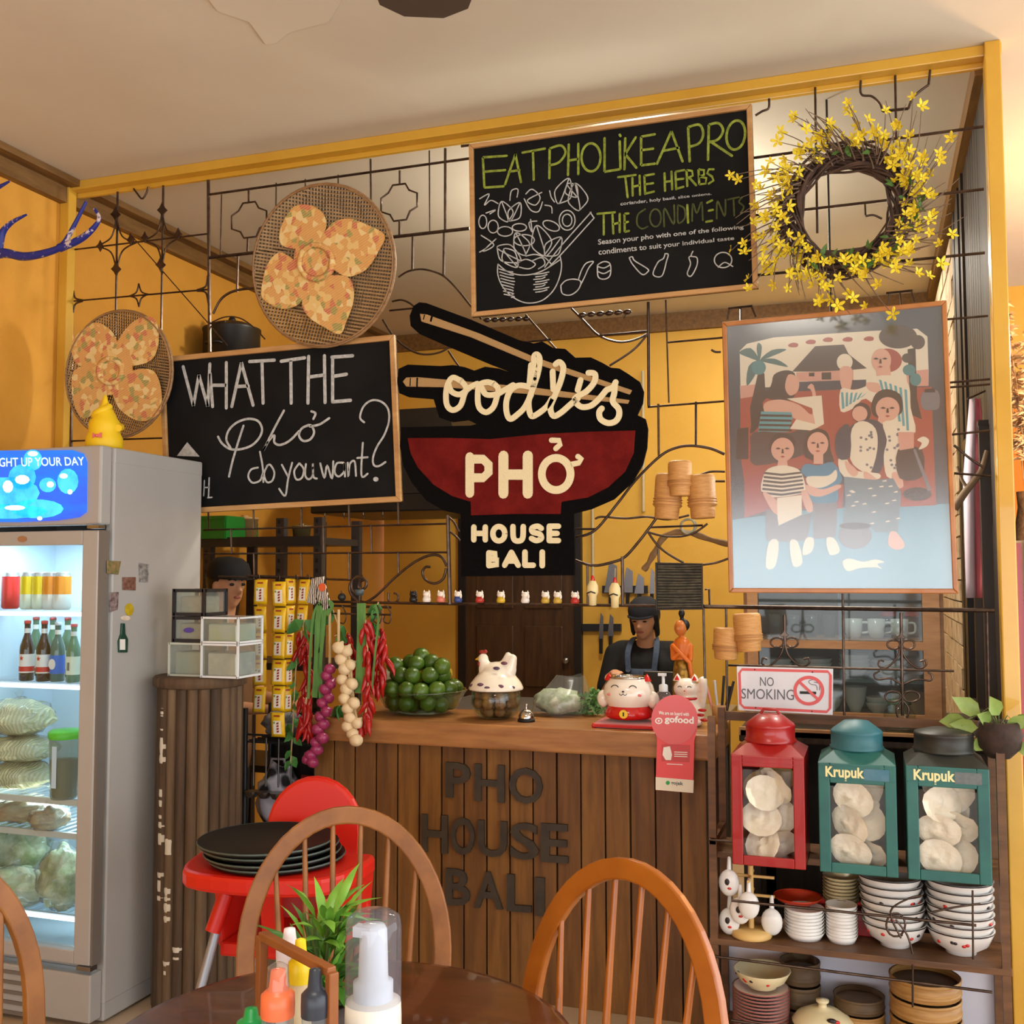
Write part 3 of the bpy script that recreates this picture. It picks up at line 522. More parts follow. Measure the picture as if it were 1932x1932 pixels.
# ================================================================ round woven sieves with flower appliqué
mweave = M('brown_bamboo_weave', (172, 142, 100), .6, 0, (146, 118, 80), 40); mwarp = M('dark_bamboo_warp', (78, 60, 40), .7); mrim = M('bamboo_rim', (158, 122, 82), .5, 0, (134, 98, 62), 20, stretch=(1, 1, 5))
def batik():
    m = bpy.data.materials.new('woven_print'); m.use_nodes = True; nt = m.node_tree; b = nt.nodes['Principled BSDF']; b.inputs['Roughness'].default_value = .75; L = nt.links.new
    tc = nt.nodes.new('ShaderNodeTexCoord'); vo = nt.nodes.new('ShaderNodeTexVoronoi'); vo.inputs['Scale'].default_value = 44; L(tc.outputs['Object'], vo.inputs['Vector'])
    sp = nt.nodes.new('ShaderNodeSeparateColor'); L(vo.outputs['Color'], sp.inputs[0]); rp_ = nt.nodes.new('ShaderNodeValToRGB'); rp_.color_ramp.interpolation = 'CONSTANT'
    cols = [(0, (206, 150, 84)), (.34, (190, 96, 74)), (.46, (220, 186, 116)), (.62, (204, 146, 80)), (.76, (140, 138, 76)), (.86, (224, 200, 142))]
    e = rp_.color_ramp.elements
    while len(e) < len(cols): e.new(.5)
    for q, (p, c) in zip(e, cols): q.position = p; q.color = lin(c)
    L(sp.outputs[0], rp_.inputs[0]); wv = nt.nodes.new('ShaderNodeTexWave'); wv.inputs['Scale'].default_value = 34; wv.inputs['Distortion'].default_value = .6
    mp = nt.nodes.new('ShaderNodeMapping'); mp.inputs['Rotation'].default_value = (0, .45, 0); L(tc.outputs['Object'], mp.inputs[0]); wv.bands_direction = 'Z'; L(mp.outputs[0], wv.inputs['Vector'])
    mx = nt.nodes.new('ShaderNodeMix'); mx.data_type = 'RGBA'; mx.inputs['B'].default_value = lin((222, 188, 120)); mm = nt.nodes.new('ShaderNodeMath'); mm.operation = 'MULTIPLY'; mm.inputs[1].default_value = .45
    L(wv.outputs['Fac'], mm.inputs[0]); L(mm.outputs[0], mx.inputs['Factor']); L(rp_.outputs[0], mx.inputs['A']); L(mx.outputs['Result'], b.inputs['Base Color']); return m
mbat = batik()
def sieve(label, c, r, nrm, petals, ox, oy, s, Yp, ring):
    nrm = V(nrm).normalized(); e = V((0, 0, 1)).cross(nrm).normalized(); g = nrm.cross(e); c = V(c)
    o = thing('woven_sieve', label, 'sieve', c-g*r, 'round woven sieves hung on the grille')
    m = MB(); n = 46
    rot = -.22; m2 = MB(); e2 = e*math.cos(rot)+g*math.sin(rot); g2 = g*math.cos(rot)-e*math.sin(rot)
    for k in range(n):
        d = -r+2*r*(k+.5)/n; h = math.sqrt(max(r*r-d*d, 0)); dome = lambda a, b: nrm*(.05*(1-(a*a+b*b)/r/r))
        for A, B, zo, mm, cv in ((e2, g2, 0, m2, .62), (g2, e2, .0012, m, .5)):
            P = [c+A*d+B*(h*t)+nrm*zo-dome(d, h*t)+nrm*.05 for t in (-1, -.6, -.2, .2, .6, 1)]
            mm.stroke(P, 2*r/n*cv, nrm, .0006, rnd=False)
    m.build('weft', mweave, o, kind='stuff'); m2.build('warp', mwarp, o, kind='stuff')
    ri = MB(); ri.tube([c+(e*math.cos(a)+g*math.sin(a))*r+nrm*.045 for a in [2*math.pi*i/48 for i in range(48)]], .0065, 6, closed=True)
    ri.tube([c+(e*math.cos(a)+g*math.sin(a))*r*.985+nrm*.055 for a in [2*math.pi*i/48 for i in range(48)]], .004, 5, closed=True); ri.build('rim', mrim, o)
    def hit(x, y, off):
        d = ray(x, y); p0 = c+nrm*off; return CAM+d*((p0-CAM).dot(nrm)/d.dot(nrm))
    for i, p in enumerate(petals): MB().prism([hit(x, y, .052+.001*i) for x, y in s2(cr(p, ox, oy, s), 4, True)], nrm, .003).build('petal', mbat, o)
    (rx, ry, rr) = ring; MB().tube([hit(x, y, .062) for x, y in cr(circ((rx, ry), rr, rr*1.05, 20), ox, oy, s)], .012, 6, closed=True).build('flower_ring', mbat, o)
    MB().prism([hit(x, y, .058) for x, y in cr(circ((rx, ry), rr*.8, rr*.85, 16), ox, oy, s)], nrm, .004).build('flower_centre', mbat, o)
PA = [[(720, 850), (600, 830), (570, 760), (600, 650), (680, 540), (790, 530), (880, 580), (912, 660), (900, 720), (870, 830)], [(860, 830), (930, 690), (1000, 640), (1090, 630), (1180, 660), (1335, 745), (1290, 870), (1220, 980), (1150, 1030), (1060, 1050), (960, 990)], [(880, 1050), (1060, 1050), (1110, 1140), (1105, 1250), (1060, 1370), (1010, 1470), (880, 1410), (780, 1340), (735, 1240), (790, 1120)], [(720, 960), (600, 880), (540, 890), (480, 970), (450, 1080), (440, 1190), (500, 1250), (590, 1285), (680, 1270), (740, 1220), (820, 1110), (800, 1020)], [(700, 820), (760, 760), (900, 790), (980, 960), (900, 1080), (760, 1060), (680, 940)]]
sieve('large round brown sieve with patterned flower, above the chalkboard', W(619, 505, 3.70), .318, (-.02, -1, -.12), PA, 380, 250, 3.864, 3.7, (835, 945, 120))
PS = [[(135, 650), (165, 615), (190, 610), (215, 630), (222, 660), (200, 690), (150, 690)], [(225, 640), (255, 605), (290, 600), (300, 640), (285, 680), (240, 690), (220, 670)], [(140, 700), (190, 690), (210, 720), (195, 760), (160, 790), (140, 760)], [(215, 730), (250, 700), (290, 700), (305, 740), (300, 780), (265, 795), (225, 770)], [(180, 670), (225, 655), (250, 690), (240, 730), (205, 745), (175, 710)]]
sieve('smaller round brown sieve with patterned flower, tucked behind chalkboard corner', W(237, 709, 3.72), .272, (0, -1, -.02), PS, 0, 0, 1, 3.72, (208, 700, 22))
# ================================================================ framed painting behind glass
Yq = 3.70
mfr = M('gilt_wood_frame', (182, 118, 58), .35, 0, (160, 98, 44), 8, coat=.3)
PC = {}
def pc(n, c): PC[n] = M('paint_'+n, c, .7); return PC[n]
for n, c in (('slate', (48, 66, 80)), ('cream', (214, 206, 184)), ('skin', (204, 158, 138)), ('dark', (34, 32, 36)), ('roof', (58, 54, 56)), ('teal', (52, 122, 128)), ('palm', (40, 96, 98)), ('rust', (152, 66, 52)), ('pink', (196, 146, 130)), ('stripe', (70, 150, 160)), ('navy', (40, 56, 74)), ('aqua', (92, 168, 190)), ('grey', (104, 108, 116)), ('blue', (40, 124, 156)), ('ground', (90, 150, 172)), ('print', (96, 120, 132)), ('red', (150, 60, 54))): pc(n, c)
pt = quad_frame('framed_painting', 'large framed painting of a village family, glass glaring at the bottom', 'painting', [(1364, 611), (1785, 570), (1807, 1120), (1377, 1118)], Yq, .016, .03, (mfr, PC['slate']), slab='canvas')
lay = [0]
def pp(c, pts, name='painted_shape', smooth=False):
    lay[0] += 1; q = cr(pts, 1340, 560, 3.331); q = s2(q, 3, True) if smooth else q
    return q, c
SH = []
def A(c, pts, smooth=True): SH.append((c, pts, smooth))
A('ground', [(140, 1400), (700, 1330), (1500, 1300), (1525, 1835), (150, 1840)], False)
A('cream', [(185, 340), (230, 295), (400, 255), (1000, 215), (1300, 200), (1365, 250), (1372, 460), (1372, 560), (190, 570)], False)
A('pink', [(186, 560), (330, 545), (330, 640), (190, 645)], False); A('pink', [(1230, 470), (1370, 455), (1372, 560), (1240, 560)], False)
A('rust', [(188, 640), (420, 600), (900, 580), (1390, 565), (1420, 1310), (1200, 1320), (900, 1100), (500, 1080), (215, 1170), (190, 1000)], False)
A('red', [(215, 1150), (330, 1090), (840, 1180), (830, 1330), (400, 1330), (215, 1390)], False)
A('roof', [(515, 470), (660, 310), (840, 300), (870, 360), (985, 450), (900, 458), (700, 470)], False); A('pink', [(540, 475), (900, 460), (900, 530), (540, 530)], False); A('dark', [(620, 478), (655, 476), (655, 500), (620, 500)], False); A('dark', [(700, 476), (760, 474), (760, 520), (700, 520)], False)
A('navy', [(530, 535), (980, 520), (980, 575), (530, 590)], False)
for x, y in ((520, 302), (630, 282), (738, 268), (862, 266), (995, 262)): A('red', [(x-30, y), (x, y-14), (x+32, y-6), (x+24, y+14), (x-20, y+14)])
for tip in ((180, 350), (230, 560), (300, 290), (480, 330), (490, 440), (330, 520)):
    x, y = 310, 400; dx, dy = tip[0]-x, tip[1]-y; A('palm', [(x, y), (x+dx*.5-dy*.18, y+dy*.5+dx*.18-30), tip, (x+dx*.5+dy*.12, y+dy*.5-dx*.12-10)])
A('dark', [(300, 480), (340, 480), (350, 640), (300, 700), (260, 850), (250, 700)], False); A('teal', circ((305, 445), 45, 45, 10))
A('roof', circ((1180, 250), 120, 75, 12)); A('roof', circ((1305, 285), 45, 45, 10)); A('dark', [(1240, 330), (1290, 320), (1300, 640), (1330, 770), (1260, 740)], False); A('teal', circ((1250, 460), 40, 35, 9)); A('teal', circ((1290, 520), 36, 40, 9)); A('roof', circ((1240, 385), 36, 30, 9))
# woman with long hair, upper left
A('dark', [(380, 560), (400, 490), (470, 462), (530, 480), (540, 560), (520, 640), (440, 660), (330, 640), (340, 760), (250, 860), (300, 660)]); A('skin', [(490, 490), (540, 500), (560, 545), (545, 600), (500, 620), (470, 570)])
A('skin', [(340, 670), (440, 645), (560, 680), (640, 740), (640, 600), (610, 570), (650, 555), (680, 740), (660, 800), (610, 810), (520, 760), (360, 740)]); A('stripe', [(320, 720), (510, 725), (520, 760), (490, 850), (300, 850)], False)
for k in range(4): A('dark', [(318-k*4, 738+k*30), (512, 742+k*30), (512, 756+k*30), (315-k*4, 752+k*30)], False)
A('roof', [(275, 850), (500, 855), (560, 820), (620, 830), (600, 960), (540, 1010), (280, 1060), (255, 950)]); A('dark', [(170, 830), (240, 820), (240, 1020), (160, 1020)], False)
A('cream', [(480, 640), (700, 620), (715, 800), (640, 840), (500, 830), (540, 770), (660, 800), (640, 700)], False)
# musician top right
A('red', circ((1110, 400), 95, 75, 12)); A('skin', circ((1075, 400), 62, 75, 12)); A('cream', circ((845, 410), 50, 52, 10)); A('skin', [(815, 450), (890, 450), (880, 585), (830, 585)]); A('skin', [(1040, 450), (1130, 440), (1140, 520), (1050, 530)], False)
A('cream', [(820, 580), (900, 585), (980, 560), (1040, 500), (1180, 500), (1250, 560), (1260, 700), (1290, 850), (1180, 860), (1100, 760), (980, 640), (900, 700), (820, 720)])
for k in range(6): A('stripe', [(822+k*30, 600+k*2), (836+k*30, 600), (845+k*22, 700-k*14), (828+k*22, 706-k*14)], False)
for k in range(6): A('stripe', [(1060+k*32, 520+k*12), (1076+k*32, 524+k*12), (1120+k*26, 700+k*28), (1104+k*26, 700+k*28)], False)
A('skin', [(980, 540), (1060, 545), (1065, 600), (1000, 590)]); A('grey', [(1335, 600), (1430, 590), (1440, 690), (1400, 712), (1330, 700)]); A('dark', [(1350, 580), (1410, 575), (1415, 600), (1345, 602)], False)
# mother with baby
A('dark', circ((950, 730), 60, 65, 10)); A('skin', circ((940, 735), 48, 48, 10)); A('dark', [(1010, 700), (1040, 610), (1110, 580), (1190, 610), (1210, 680), (1190, 740), (1050, 760)]); A('skin', circ((1115, 705), 75, 75, 12)); A('skin', [(1060, 740), (1140, 760), (1130, 800), (1050, 800)], False)
A('navy', [(810, 900), (900, 800), (1000, 770), (1080, 800), (1110, 900), (1080, 1080), (1020, 1130), (1010, 1010), (880, 1010), (800, 1010)])
A('cream', [(890, 830), (960, 780), (1040, 830), (1050, 960), (1010, 1100), (960, 1100), (880, 1020)]); A('cream', [(1085, 790), (1180, 790), (1200, 900), (1180, 1110), (1110, 1130), (1090, 1000), (1110, 900)]); A('cream', [(805, 1020), (860, 1020), (900, 1090), (1060, 1110), (1040, 1150), (840, 1130)])
for k in range(26):
    x, y = random.uniform(895, 1040), random.uniform(830, 1080)
    if k % 2: x = random.uniform(1110, 1185)
    A('grey', circ((x, y), 10, 9, 6), False)
A('skin', [(965, 1095), (1050, 1150), (1040, 1200), (985, 1190)]); A('skin', [(1140, 1110), (1190, 1110), (1215, 1190), (1160, 1200)]); A('skin', [(850, 1030), (930, 1100), (900, 1130), (860, 1090)])
A('print', [(840, 1130), (1030, 1150), (1150, 1140), (1200, 1230), (1180, 1480), (1040, 1480), (1000, 1440), (830, 1440), (850, 1300)], False)
for k in range(40):
    x, y = random.uniform(850, 1170), random.uniform(1150, 1440); A('teal' if k % 2 else 'cream', [(x, y), (x+24, y-5), (x+30, y+3), (x+4, y+6)], False)
A('grey', circ((910, 1500), 105, 85, 12)); A('dark', circ((910, 1440), 100, 22, 12)); A('skin', [(1130, 1480), (1170, 1480), (1225, 1560), (1180, 1590), (1120, 1560)]); A('dark', [(1180, 960), (1330, 960), (1330, 1130), (1190, 1140)]); A('pink', [(1180, 850), (1280, 850), (1280, 950), (1190, 965)], False); A('dark', circ((1300, 1240), 90, 42, 12)); A('grey', [(1275, 960), (1290, 955), (1390, 1210), (1370, 1225)], False)
A('cream', [(1300, 900), (1340, 878), (1375, 900), (1360, 940), (1310, 960), (1330, 920)])
# boy in striped shirt, girl in blue
A('dark', [(370, 930), (400, 870), (460, 858), (520, 880), (530, 940), (380, 960)]); A('skin', circ((455, 960), 72, 75, 12)); A('skin', [(430, 1020), (480, 1020), (490, 1070), (420, 1070)], False)
A('cream', [(320, 1220), (345, 1100), (420, 1062), (500, 1065), (570, 1100), (600, 1210), (560, 1240), (400, 1260)])
for k in range(6): A('dark', [(340-k*3, 1100+k*25), (450, 1112+k*25), (575+k*3, 1098+k*24), (577+k*3, 1110+k*24), (450, 1126+k*25), (338-k*3, 1114+k*25)], False)
A('skin', [(330, 1235), (370, 1240), (470, 1330), (460, 1375), (400, 1360)]); A('skin', [(570, 1235), (605, 1220), (650, 1330), (610, 1350)]); A('cream', [(420, 1265), (575, 1245), (575, 1370), (425, 1440)], False); A('grey', [(350, 1330), (420, 1370), (430, 1440), (580, 1370), (640, 1360), (610, 1530), (480, 1540), (350, 1530)], False)
A('dark', [(590, 920), (620, 850), (680, 828), (740, 860), (755, 960), (770, 1050), (600, 1010)]); A('skin', circ((676, 925), 66, 75, 12)); A('skin', [(650, 980), (710, 980), (710, 1050), (650, 1050)], False)
A('blue', [(570, 1100), (600, 1050), (680, 1060), (770, 1040), (830, 1140), (800, 1190), (795, 1290), (640, 1290), (610, 1140)]); A('cream', [(610, 1130), (740, 1125), (790, 1085), (790, 1150), (700, 1200), (620, 1185)]); A('skin', [(600, 1180), (700, 1210), (800, 1180), (820, 1200), (700, 1255), (620, 1240)]); A('grey', [(645, 1300), (800, 1295), (790, 1510), (650, 1520)], False)
for q in ([(370, 1540), (430, 1540), (410, 1690), (350, 1700)], [(500, 1540), (550, 1540), (580, 1670), (520, 1690)], [(600, 1520), (650, 1520), (640, 1600), (580, 1620)], [(730, 1520), (780, 1520), (815, 1600), (750, 1620)]): A('cream', q)
A('cream', [(835, 1660), (880, 1645), (960, 1665), (1040, 1650), (1095, 1668), (1050, 1680), (1080, 1710), (1040, 1700), (940, 1705), (870, 1725), (840, 1700)])
A('navy', [(790, 870), (870, 800), (880, 1000), (800, 1010)])
for hx, hy, k in ((455, 960, 1), (676, 925, 1), (1115, 705, 1), (1070, 395, 1)):
    for sx in (-28, 28): A('dark', [(hx+sx-18, hy-6), (hx+sx, hy-14), (hx+sx+18, hy-6), (hx+sx, hy)], False)
    A('dark', [(hx-4, hy-5), (hx+4, hy-5), (hx+8, hy+24), (hx-8, hy+24)], False); A('red', [(hx-16, hy+44), (hx, hy+38), (hx+16, hy+44), (hx, hy+52)], False)
by = {}
for i, (c, pts, smooth) in enumerate(SH):
    q = cr(pts, 1340, 560, 3.331); q = s2(q, 3, True) if smooth else q
    by.setdefault(c, MB()).prism(onY(q, Yq-.0152-i*.00002), N_, .00001, sides=False)
for c, m in by.items(): m.build('painted_figures', PC[c], pt, label=c+' areas of the painted scene')
for a, b in (((1397, 612), (1397, 581)), ((1700, 583), (1698, 551))): MB().tube([W(*a, Yq+.01), W(*b, YP)], .0025, 5).build('hanging_wire', iron, pt)
gq = onY([(1369, 616), (1781, 576), (1802, 1114), (1382, 1113)], Yq-.022)
mpg = glassm('picture_glass', ior=2.0, rough=.17); MB().prism(gq, N_, .002).build('glass_pane', mpg, pt)

# ================================================================ wreath of vines with yellow blossoms
cw = W(1594, 398, 3.62); wr_ = thing('flower_wreath', 'twiggy vine wreath with yellow blossoms hung on the grille', 'wreath', cw-V((0, 0, .2)))
mtw = [M('vine_brown', (84, 62, 48), .8, 0, (58, 42, 34), 20), M('twig_grey', (112, 92, 74), .8)]
def wp(a, r, d=0): return cw+V((math.cos(a)*r, d, math.sin(a)*r))
vine = MB()
for k in range(34):
    ph = random.uniform(0, 6.28); rr = random.uniform(.148, .212); dd = random.uniform(-.02, .03); f_ = random.randint(2, 5)
    vine.tube([wp(2*math.pi*i/40, rr+.014*math.sin(f_*2*math.pi*i/40+ph), dd+.014*math.cos(f_*2*math.pi*i/40+ph)) for i in range(40)], random.uniform(.003, .006), 5, closed=True)
vine.build('vine_ring', mtw[0], wr_)
tw = MB(); tips = []
for k in range(210):
    a = random.uniform(0, 6.283); r0 = random.uniform(.15, .21); L_ = random.uniform(.03, .17)*(1.3 if k % 5 == 0 else 1); sw = random.uniform(.2, .9); d0 = random.uniform(-.06, .02)
    P = [wp(a+sw*t*.5, r0+L_*t, d0-.06*t*random.uniform(.5, 1.2)) for t in (0, .3, .6, 1)]; tw.tube(sm(P, 3), [.003, .0027, .0024, .0022, .002, .002, .0018, .0015, .0013, .001][:len(sm(P, 3))], 4); tips.append(P[-1]); tips.append(P[2])
tw.build('twigs', mtw[1], wr_, kind='stuff')
mfl = M('blossom_yellow', (226, 202, 40), .6); fl = []
for v_ in range(3):
    m = MB()
    for k in range(5):
        a = k*1.2566+.3*v_; d = V((math.cos(a), -.35-.2*v_, math.sin(a))).normalized(); sd = V((-math.sin(a), 0, math.cos(a)))
        m.add([V((0, 0, 0)), d*.012+sd*.006, d*.024+sd*.004+V((0, .003, 0)), d*.027, d*.024-sd*.004+V((0, .003, 0)), d*.012-sd*.006], [(0, 1, 2, 3, 4, 5)])
    m.ball((0, -.004, 0), .004, 6, 4); fl.append(mesh_only(m, 'blossom', mfl))
MB().tube([wp(1.57, .2), V((cw.x, YP, W(1594, 274, YP).z))], .003, 5).tube([wp(1.4, .2), V((cw.x+.03, YP, W(1610, 272, YP).z))], .003, 5).build('hanging_wire', iron, wr_)
random.shuffle(tips)
for k in range(230):
    if k < 165: p = tips[k]
    else: p = wp(random.uniform(0, 6.28), random.uniform(.17, .26), random.uniform(-.07, -.03))
    wpart(fl[k % 3], 'blossom', wr_, p+V((0, -.004, 0)), (random.uniform(-.7, .7), random.uniform(-3, 3), random.uniform(-.8, .8)), random.uniform(.68, 1.05))
lf = MB(); lf.add([V((0, 0, 0)), V((.008, -.003, .012)), V((.006, -.004, .028)), V((0, 0, .042)), V((-.006, -.004, .028)), V((-.008, -.003, .012))], [(0, 1, 2, 3, 4, 5)]); lfm = mesh_only(lf, 'wreath_leaf', M('wreath_leaf_green', (70, 104, 40), .6))
for k in range(46):
    a = random.choice([random.uniform(-.8, .5), random.uniform(0, 6.28), random.uniform(4.2, 5.2)]); wpart(lfm, 'leaf', wr_, wp(a, random.uniform(.16, .24), -.05), (random.uniform(-.6, .6), random.uniform(-3, 3), random.uniform(-.6, .6)), random.uniform(.7, 1.1))

# ================================================================ blue patterned antlers at the left wall
mant = M('blue_batik', (30, 42, 130), .45, 0, (206, 188, 184), 16, ramp=(.56, .6)); Ya = 3.25
an = thing('antler_mount', 'blue and white patterned antlers mounted high on the ochre wall', 'wall ornament', W(-60, 500, Ya))
def antl(pts, r0, r1, nm):
    P = sm(onY(pts, Ya), 5); MB().tube(P, [r0+(r1-r0)*i/(len(P)-1) for i in range(len(P))], 8).build(nm, mant, an)
antl([(-120, 520), (-60, 500), (0, 478), (45, 484), (90, 476), (118, 462), (140, 425), (163, 380)], .025, .006, 'antler_beam')
antl([(112, 468), (150, 452), (175, 432), (187, 412), (178, 394)], .017, .005, 'antler_tine'); antl([(-4, 476), (4, 440), (22, 420), (50, 405)], .02, .004, 'antler_tine')
antl([(-60, 380), (-20, 362), (0, 352), (18, 342)], .016, .004, 'antler_tine'); antl([(-120, 520), (-130, 440), (-60, 380)], .02, .014, 'antler_beam')
MB().ball(W(-130, 540, Ya), (.06, .06, .09), 12, 8).build('skull_plate', mant, an); MB().bar(W(-130, 540, Ya), V((XL, Ya, W(-130, 540, Ya).z)), .03).build('wall_bracket', mant, an)
# ceiling fan
fh = WZ(800, -560, 3.0); fan = thing('ceiling_fan', 'dark ceiling fan whose blade tip dips into the top of view', 'fan', (fh.x, fh.y, 3.0))
mfan = M('fan_dark', (78, 68, 60), .45); MB().cyl((0, 0, .05), .012, ZC-3.06).lathe([(.0, ZC-3.0), (.06, ZC-3.0), (.05, ZC-3.05), (.0, ZC-3.05)]).build('downrod', mfan, fan, world=False); MB().lathe([(0, -.06), (.08, -.05), (.11, 0), (.1, .05), (0, .07)]).build('motor_housing', mfan, fan, world=False)
tip = WZ(800, 40, 2.99); a0 = math.atan2(tip.y-fh.y, tip.x-fh.x); Lb = math.hypot(tip.x-fh.x, tip.y-fh.y)
for k in range(3):
    a = a0+k*2.0944; u_ = V((math.cos(a), math.sin(a), 0)); q = V((-u_.y, u_.x, 0))
    P = [u_*.16-q*.05, u_*(Lb-.14)-q*.125, u_*(Lb-.05)-q*.11, u_*Lb-q*.05, u_*Lb+q*.05, u_*(Lb-.05)+q*.11, u_*(Lb-.14)+q*.125, u_*.16+q*.05]
    b_ = MB().prism(P, (0, 0, 1), .008).build('blade', mfan, fan, world=False); MB().bar(u_*.09, u_*.2, .03, .01).build('blade_arm', mfan, b_, world=False)
# ================================================================ drinks fridge
FX, FY, FYB, FZ = -2.60, 3.108, 3.69, 2.05; FW = .74
def fz(y, x=150): return W(x, y, FY).z
def fxx(x, y=1300): return W(x, y, FY).x
mfg = M('fridge_grey', (168, 165, 160), .4, 0, (162, 159, 154), 2); mfd = M('fridge_dark_trim', (112, 104, 96), .4); mfi = M('fridge_liner', (206, 222, 232), .4)
fr = thing('drinks_fridge', 'tall grey glass-door drinks fridge with a lit blue header', 'fridge', (FX-FW/2, (FY+FYB)/2, 0))
zb = fz(1822); zt = fz(997); yi = FY+.05
c = MB(); t_ = .035
c.box((FX-t_/2, (yi+FYB)/2, FZ/2+.03), (t_, FYB-yi, FZ-.08)); c.box((FX-FW+t_/2, (yi+FYB)/2, FZ/2+.03), (t_, FYB-yi, FZ-.06)); c.box((FX-FW/2, FYB-t_/2+.001, FZ/2+.03), (FW-.02, t_, FZ-.1)); c.box((FX-FW/2, (yi+FYB)/2, FZ-.03), (FW+.002, FYB-yi+.002, .06)); c.box((FX-FW/2, (yi+FYB)/2, zb/2), (FW-.004, FYB-yi-.004, zb-.02))
c.build('body', mfg, fr, bevel=.006)
ln = MB(); ln.box((FX-FW/2, FYB-t_-.006, (zb+zt)/2), (FW-.08, .008, zt-zb)); ln.box((FX-t_-.005, (yi+FYB)/2, (zb+zt)/2), (.008, FYB-yi-.08, zt-zb)); ln.box((FX-FW+t_+.005, (yi+FYB)/2, (zb+zt)/2), (.008, FYB-yi-.08, zt-zb)); ln.box((FX-FW/2, (yi+FYB)/2, zt-.01), (FW-.08, FYB-yi-.08, .01)); ln.box((FX-FW/2, (yi+FYB)/2, zb+.01), (FW-.08, FYB-yi-.08, .01)); ln.build('liner', mfi, fr)
h = MB(); h.box((FX-FW/2-.005, FY+.02, (zt+FZ)/2+.008), (FW-.01, .06, FZ-zt-.01)); hd = h.build('header', mfg, fr, bevel=.008)
# lit header panel: blue sheet with ice and bubbles
def hq(pts, o=.012): return onY(pts, FY-.01-o)
mhb = M('header_light_blue', (14, 110, 236), .4, 0, (52, 58, 208), 2.2, emit=1.0, stretch=(.5, .5, 3)); mhc = M('header_light_cyan', (64, 188, 246), .4, 0, (30, 140, 240), 9, emit=1.2); mhw = M('header_light_white', (190, 226, 246), .4, emit=1.2)
MB().prism(hq([(-160, 852), (140, 850), (158, 856), (165, 872), (164, 966), (150, 976), (110, 982), (40, 985), (-160, 985)], 0), N_, .01).build('lightbox', mhb, hd)
ic = MB()
for x, y, a, b in ((15, 930, 60, 30), (70, 960, 50, 18), (-40, 950, 40, 30), (128, 908, 20, 24), (42, 900, 26, 24), (62, 868, 18, 20), (90, 915, 16, 14), (-90, 900, 40, 30), (10, 965, 80, 14)): ic.prism(hq(circ((x, y), a, b, 14), .0102), N_, .0006)
ic.build('ice_print', mhc, hd)
ic = MB()
for x, y, a, b in ((42, 905, 14, 9), (62, 856, 10, 5), (132, 928, 5, 5), (75, 978, 5, 4), (28, 958, 20, 5), (95, 914, 7, 6), (-30, 930, 20, 8), (120, 898, 8, 5), (15, 918, 10, 12)): ic.prism(hq(circ((x, y), a, b, 10), .011), N_, .0004)
ic.text('LIGHT UP YOUR DAY', *hq([(-14, 881), (160, 878), (158, 862), (-14, 864)], .0112), th=.0004, bold=.01); ic.build('header_print', mhw, hd)
# door
dx0, dx1 = FX-FW+.012, FX-.012; dz0, dz1 = zb+.008, zt-.008; gx1 = fxx(155); gz1 = fz(1028); gz0 = fz(1792); gx0 = dx0+.055
d = MB(); d.box(((gx1+dx1)/2, FY+.01, (dz0+dz1)/2), (dx1-gx1, .05, dz1-dz0)); d.box(((gx0+dx0)/2, FY+.01, (dz0+dz1)/2), (gx0-dx0, .05, dz1-dz0)); d.box(((gx0+gx1)/2, FY+.01, (gz1+dz1)/2), (gx1-gx0, .05, dz1-gz1)); d.box(((gx0+gx1)/2, FY+.01, (gz0+dz0)/2), (gx1-gx0, .05, gz0-dz0))
door = d.build('door_frame', mfg, fr, bevel=.004)
MB().box((dx1+.004, FY+.012, (dz0+dz1)/2), (.01, .045, dz1-dz0)).build('door_gasket', mfd, door)
mgl = glassm('fridge_glass', (244, 250, 252)); MB().box(((gx0+gx1)/2, FY+.012, (gz0+gz1)/2), (gx1-gx0, .006, gz1-gz0)).build('glass_pane', mgl, door)
MB().box((FX-.03, FY-.005, zt+.004), (.05, .035, .012)).build('hinge', M('steel', (150, 150, 150), .3, 1), fr); MB().box((FX-.03, FY-.005, zb), (.06, .035, .014)).build('hinge', MATS['steel'], fr)
MB().prism(onY(circ((42, 1017), 9, 6, 12), FY-.016), N_, .001).build('badge', M('badge_copper', (160, 116, 84), .5), door)
k = MB().box((FX-FW/2, FY+.02, zb/2+.0), (FW-.02, .06, zb-.05)).build('kick_panel', mfg, fr, bevel=.005)
zv = fz(1850)
for i in range(6): MB().box((FX-FW/2-.06, FY-.012, zv-.035*i), (.3, .008, .012)).build('vent_slot', mfd, k)
for sx in (.05, FW-.05): MB().cyl((FX-sx, FY+.1, 0), .02, .04).cyl((FX-sx, FYB-.1, 0), .02, .04).build('foot', black, fr)
mled = M('led_white', (214, 236, 255), .3, emit=6); msh = M('shelf_wire', (214, 226, 236), .3, .4)
SZ = [fz(1160), fz(1302), fz(1527), fz(1592), fz(1752)]
for i, z in enumerate(SZ):
    s_ = MB(); s_.box((FX-FW/2, FY+.085, z), (FW-.085, .012, .022))
    for q in range(16): s_.bar((FX-FW+.05+q*(FW-.1)/15, FY+.08, z+.006), (FX-FW+.05+q*(FW-.1)/15, FYB-.06, z+.006), .004)
    for q in range(3): s_.bar((FX-FW+.045, FY+.1+q*.2, z), (FX-.045, FY+.1+q*.2, z), .005)
    so = s_.build('shelf', msh, fr)
    if i in (0, 1, 4): MB().box((FX-FW/2, FY+.076, z-.002), (FW-.09, .006, .012)).build('shelf_light', mled, so)
tp = MB().box((FX-FW/2, FY+.12, zt-.022), (FW-.12, .03, .012)).build('top_light', mled, fr)
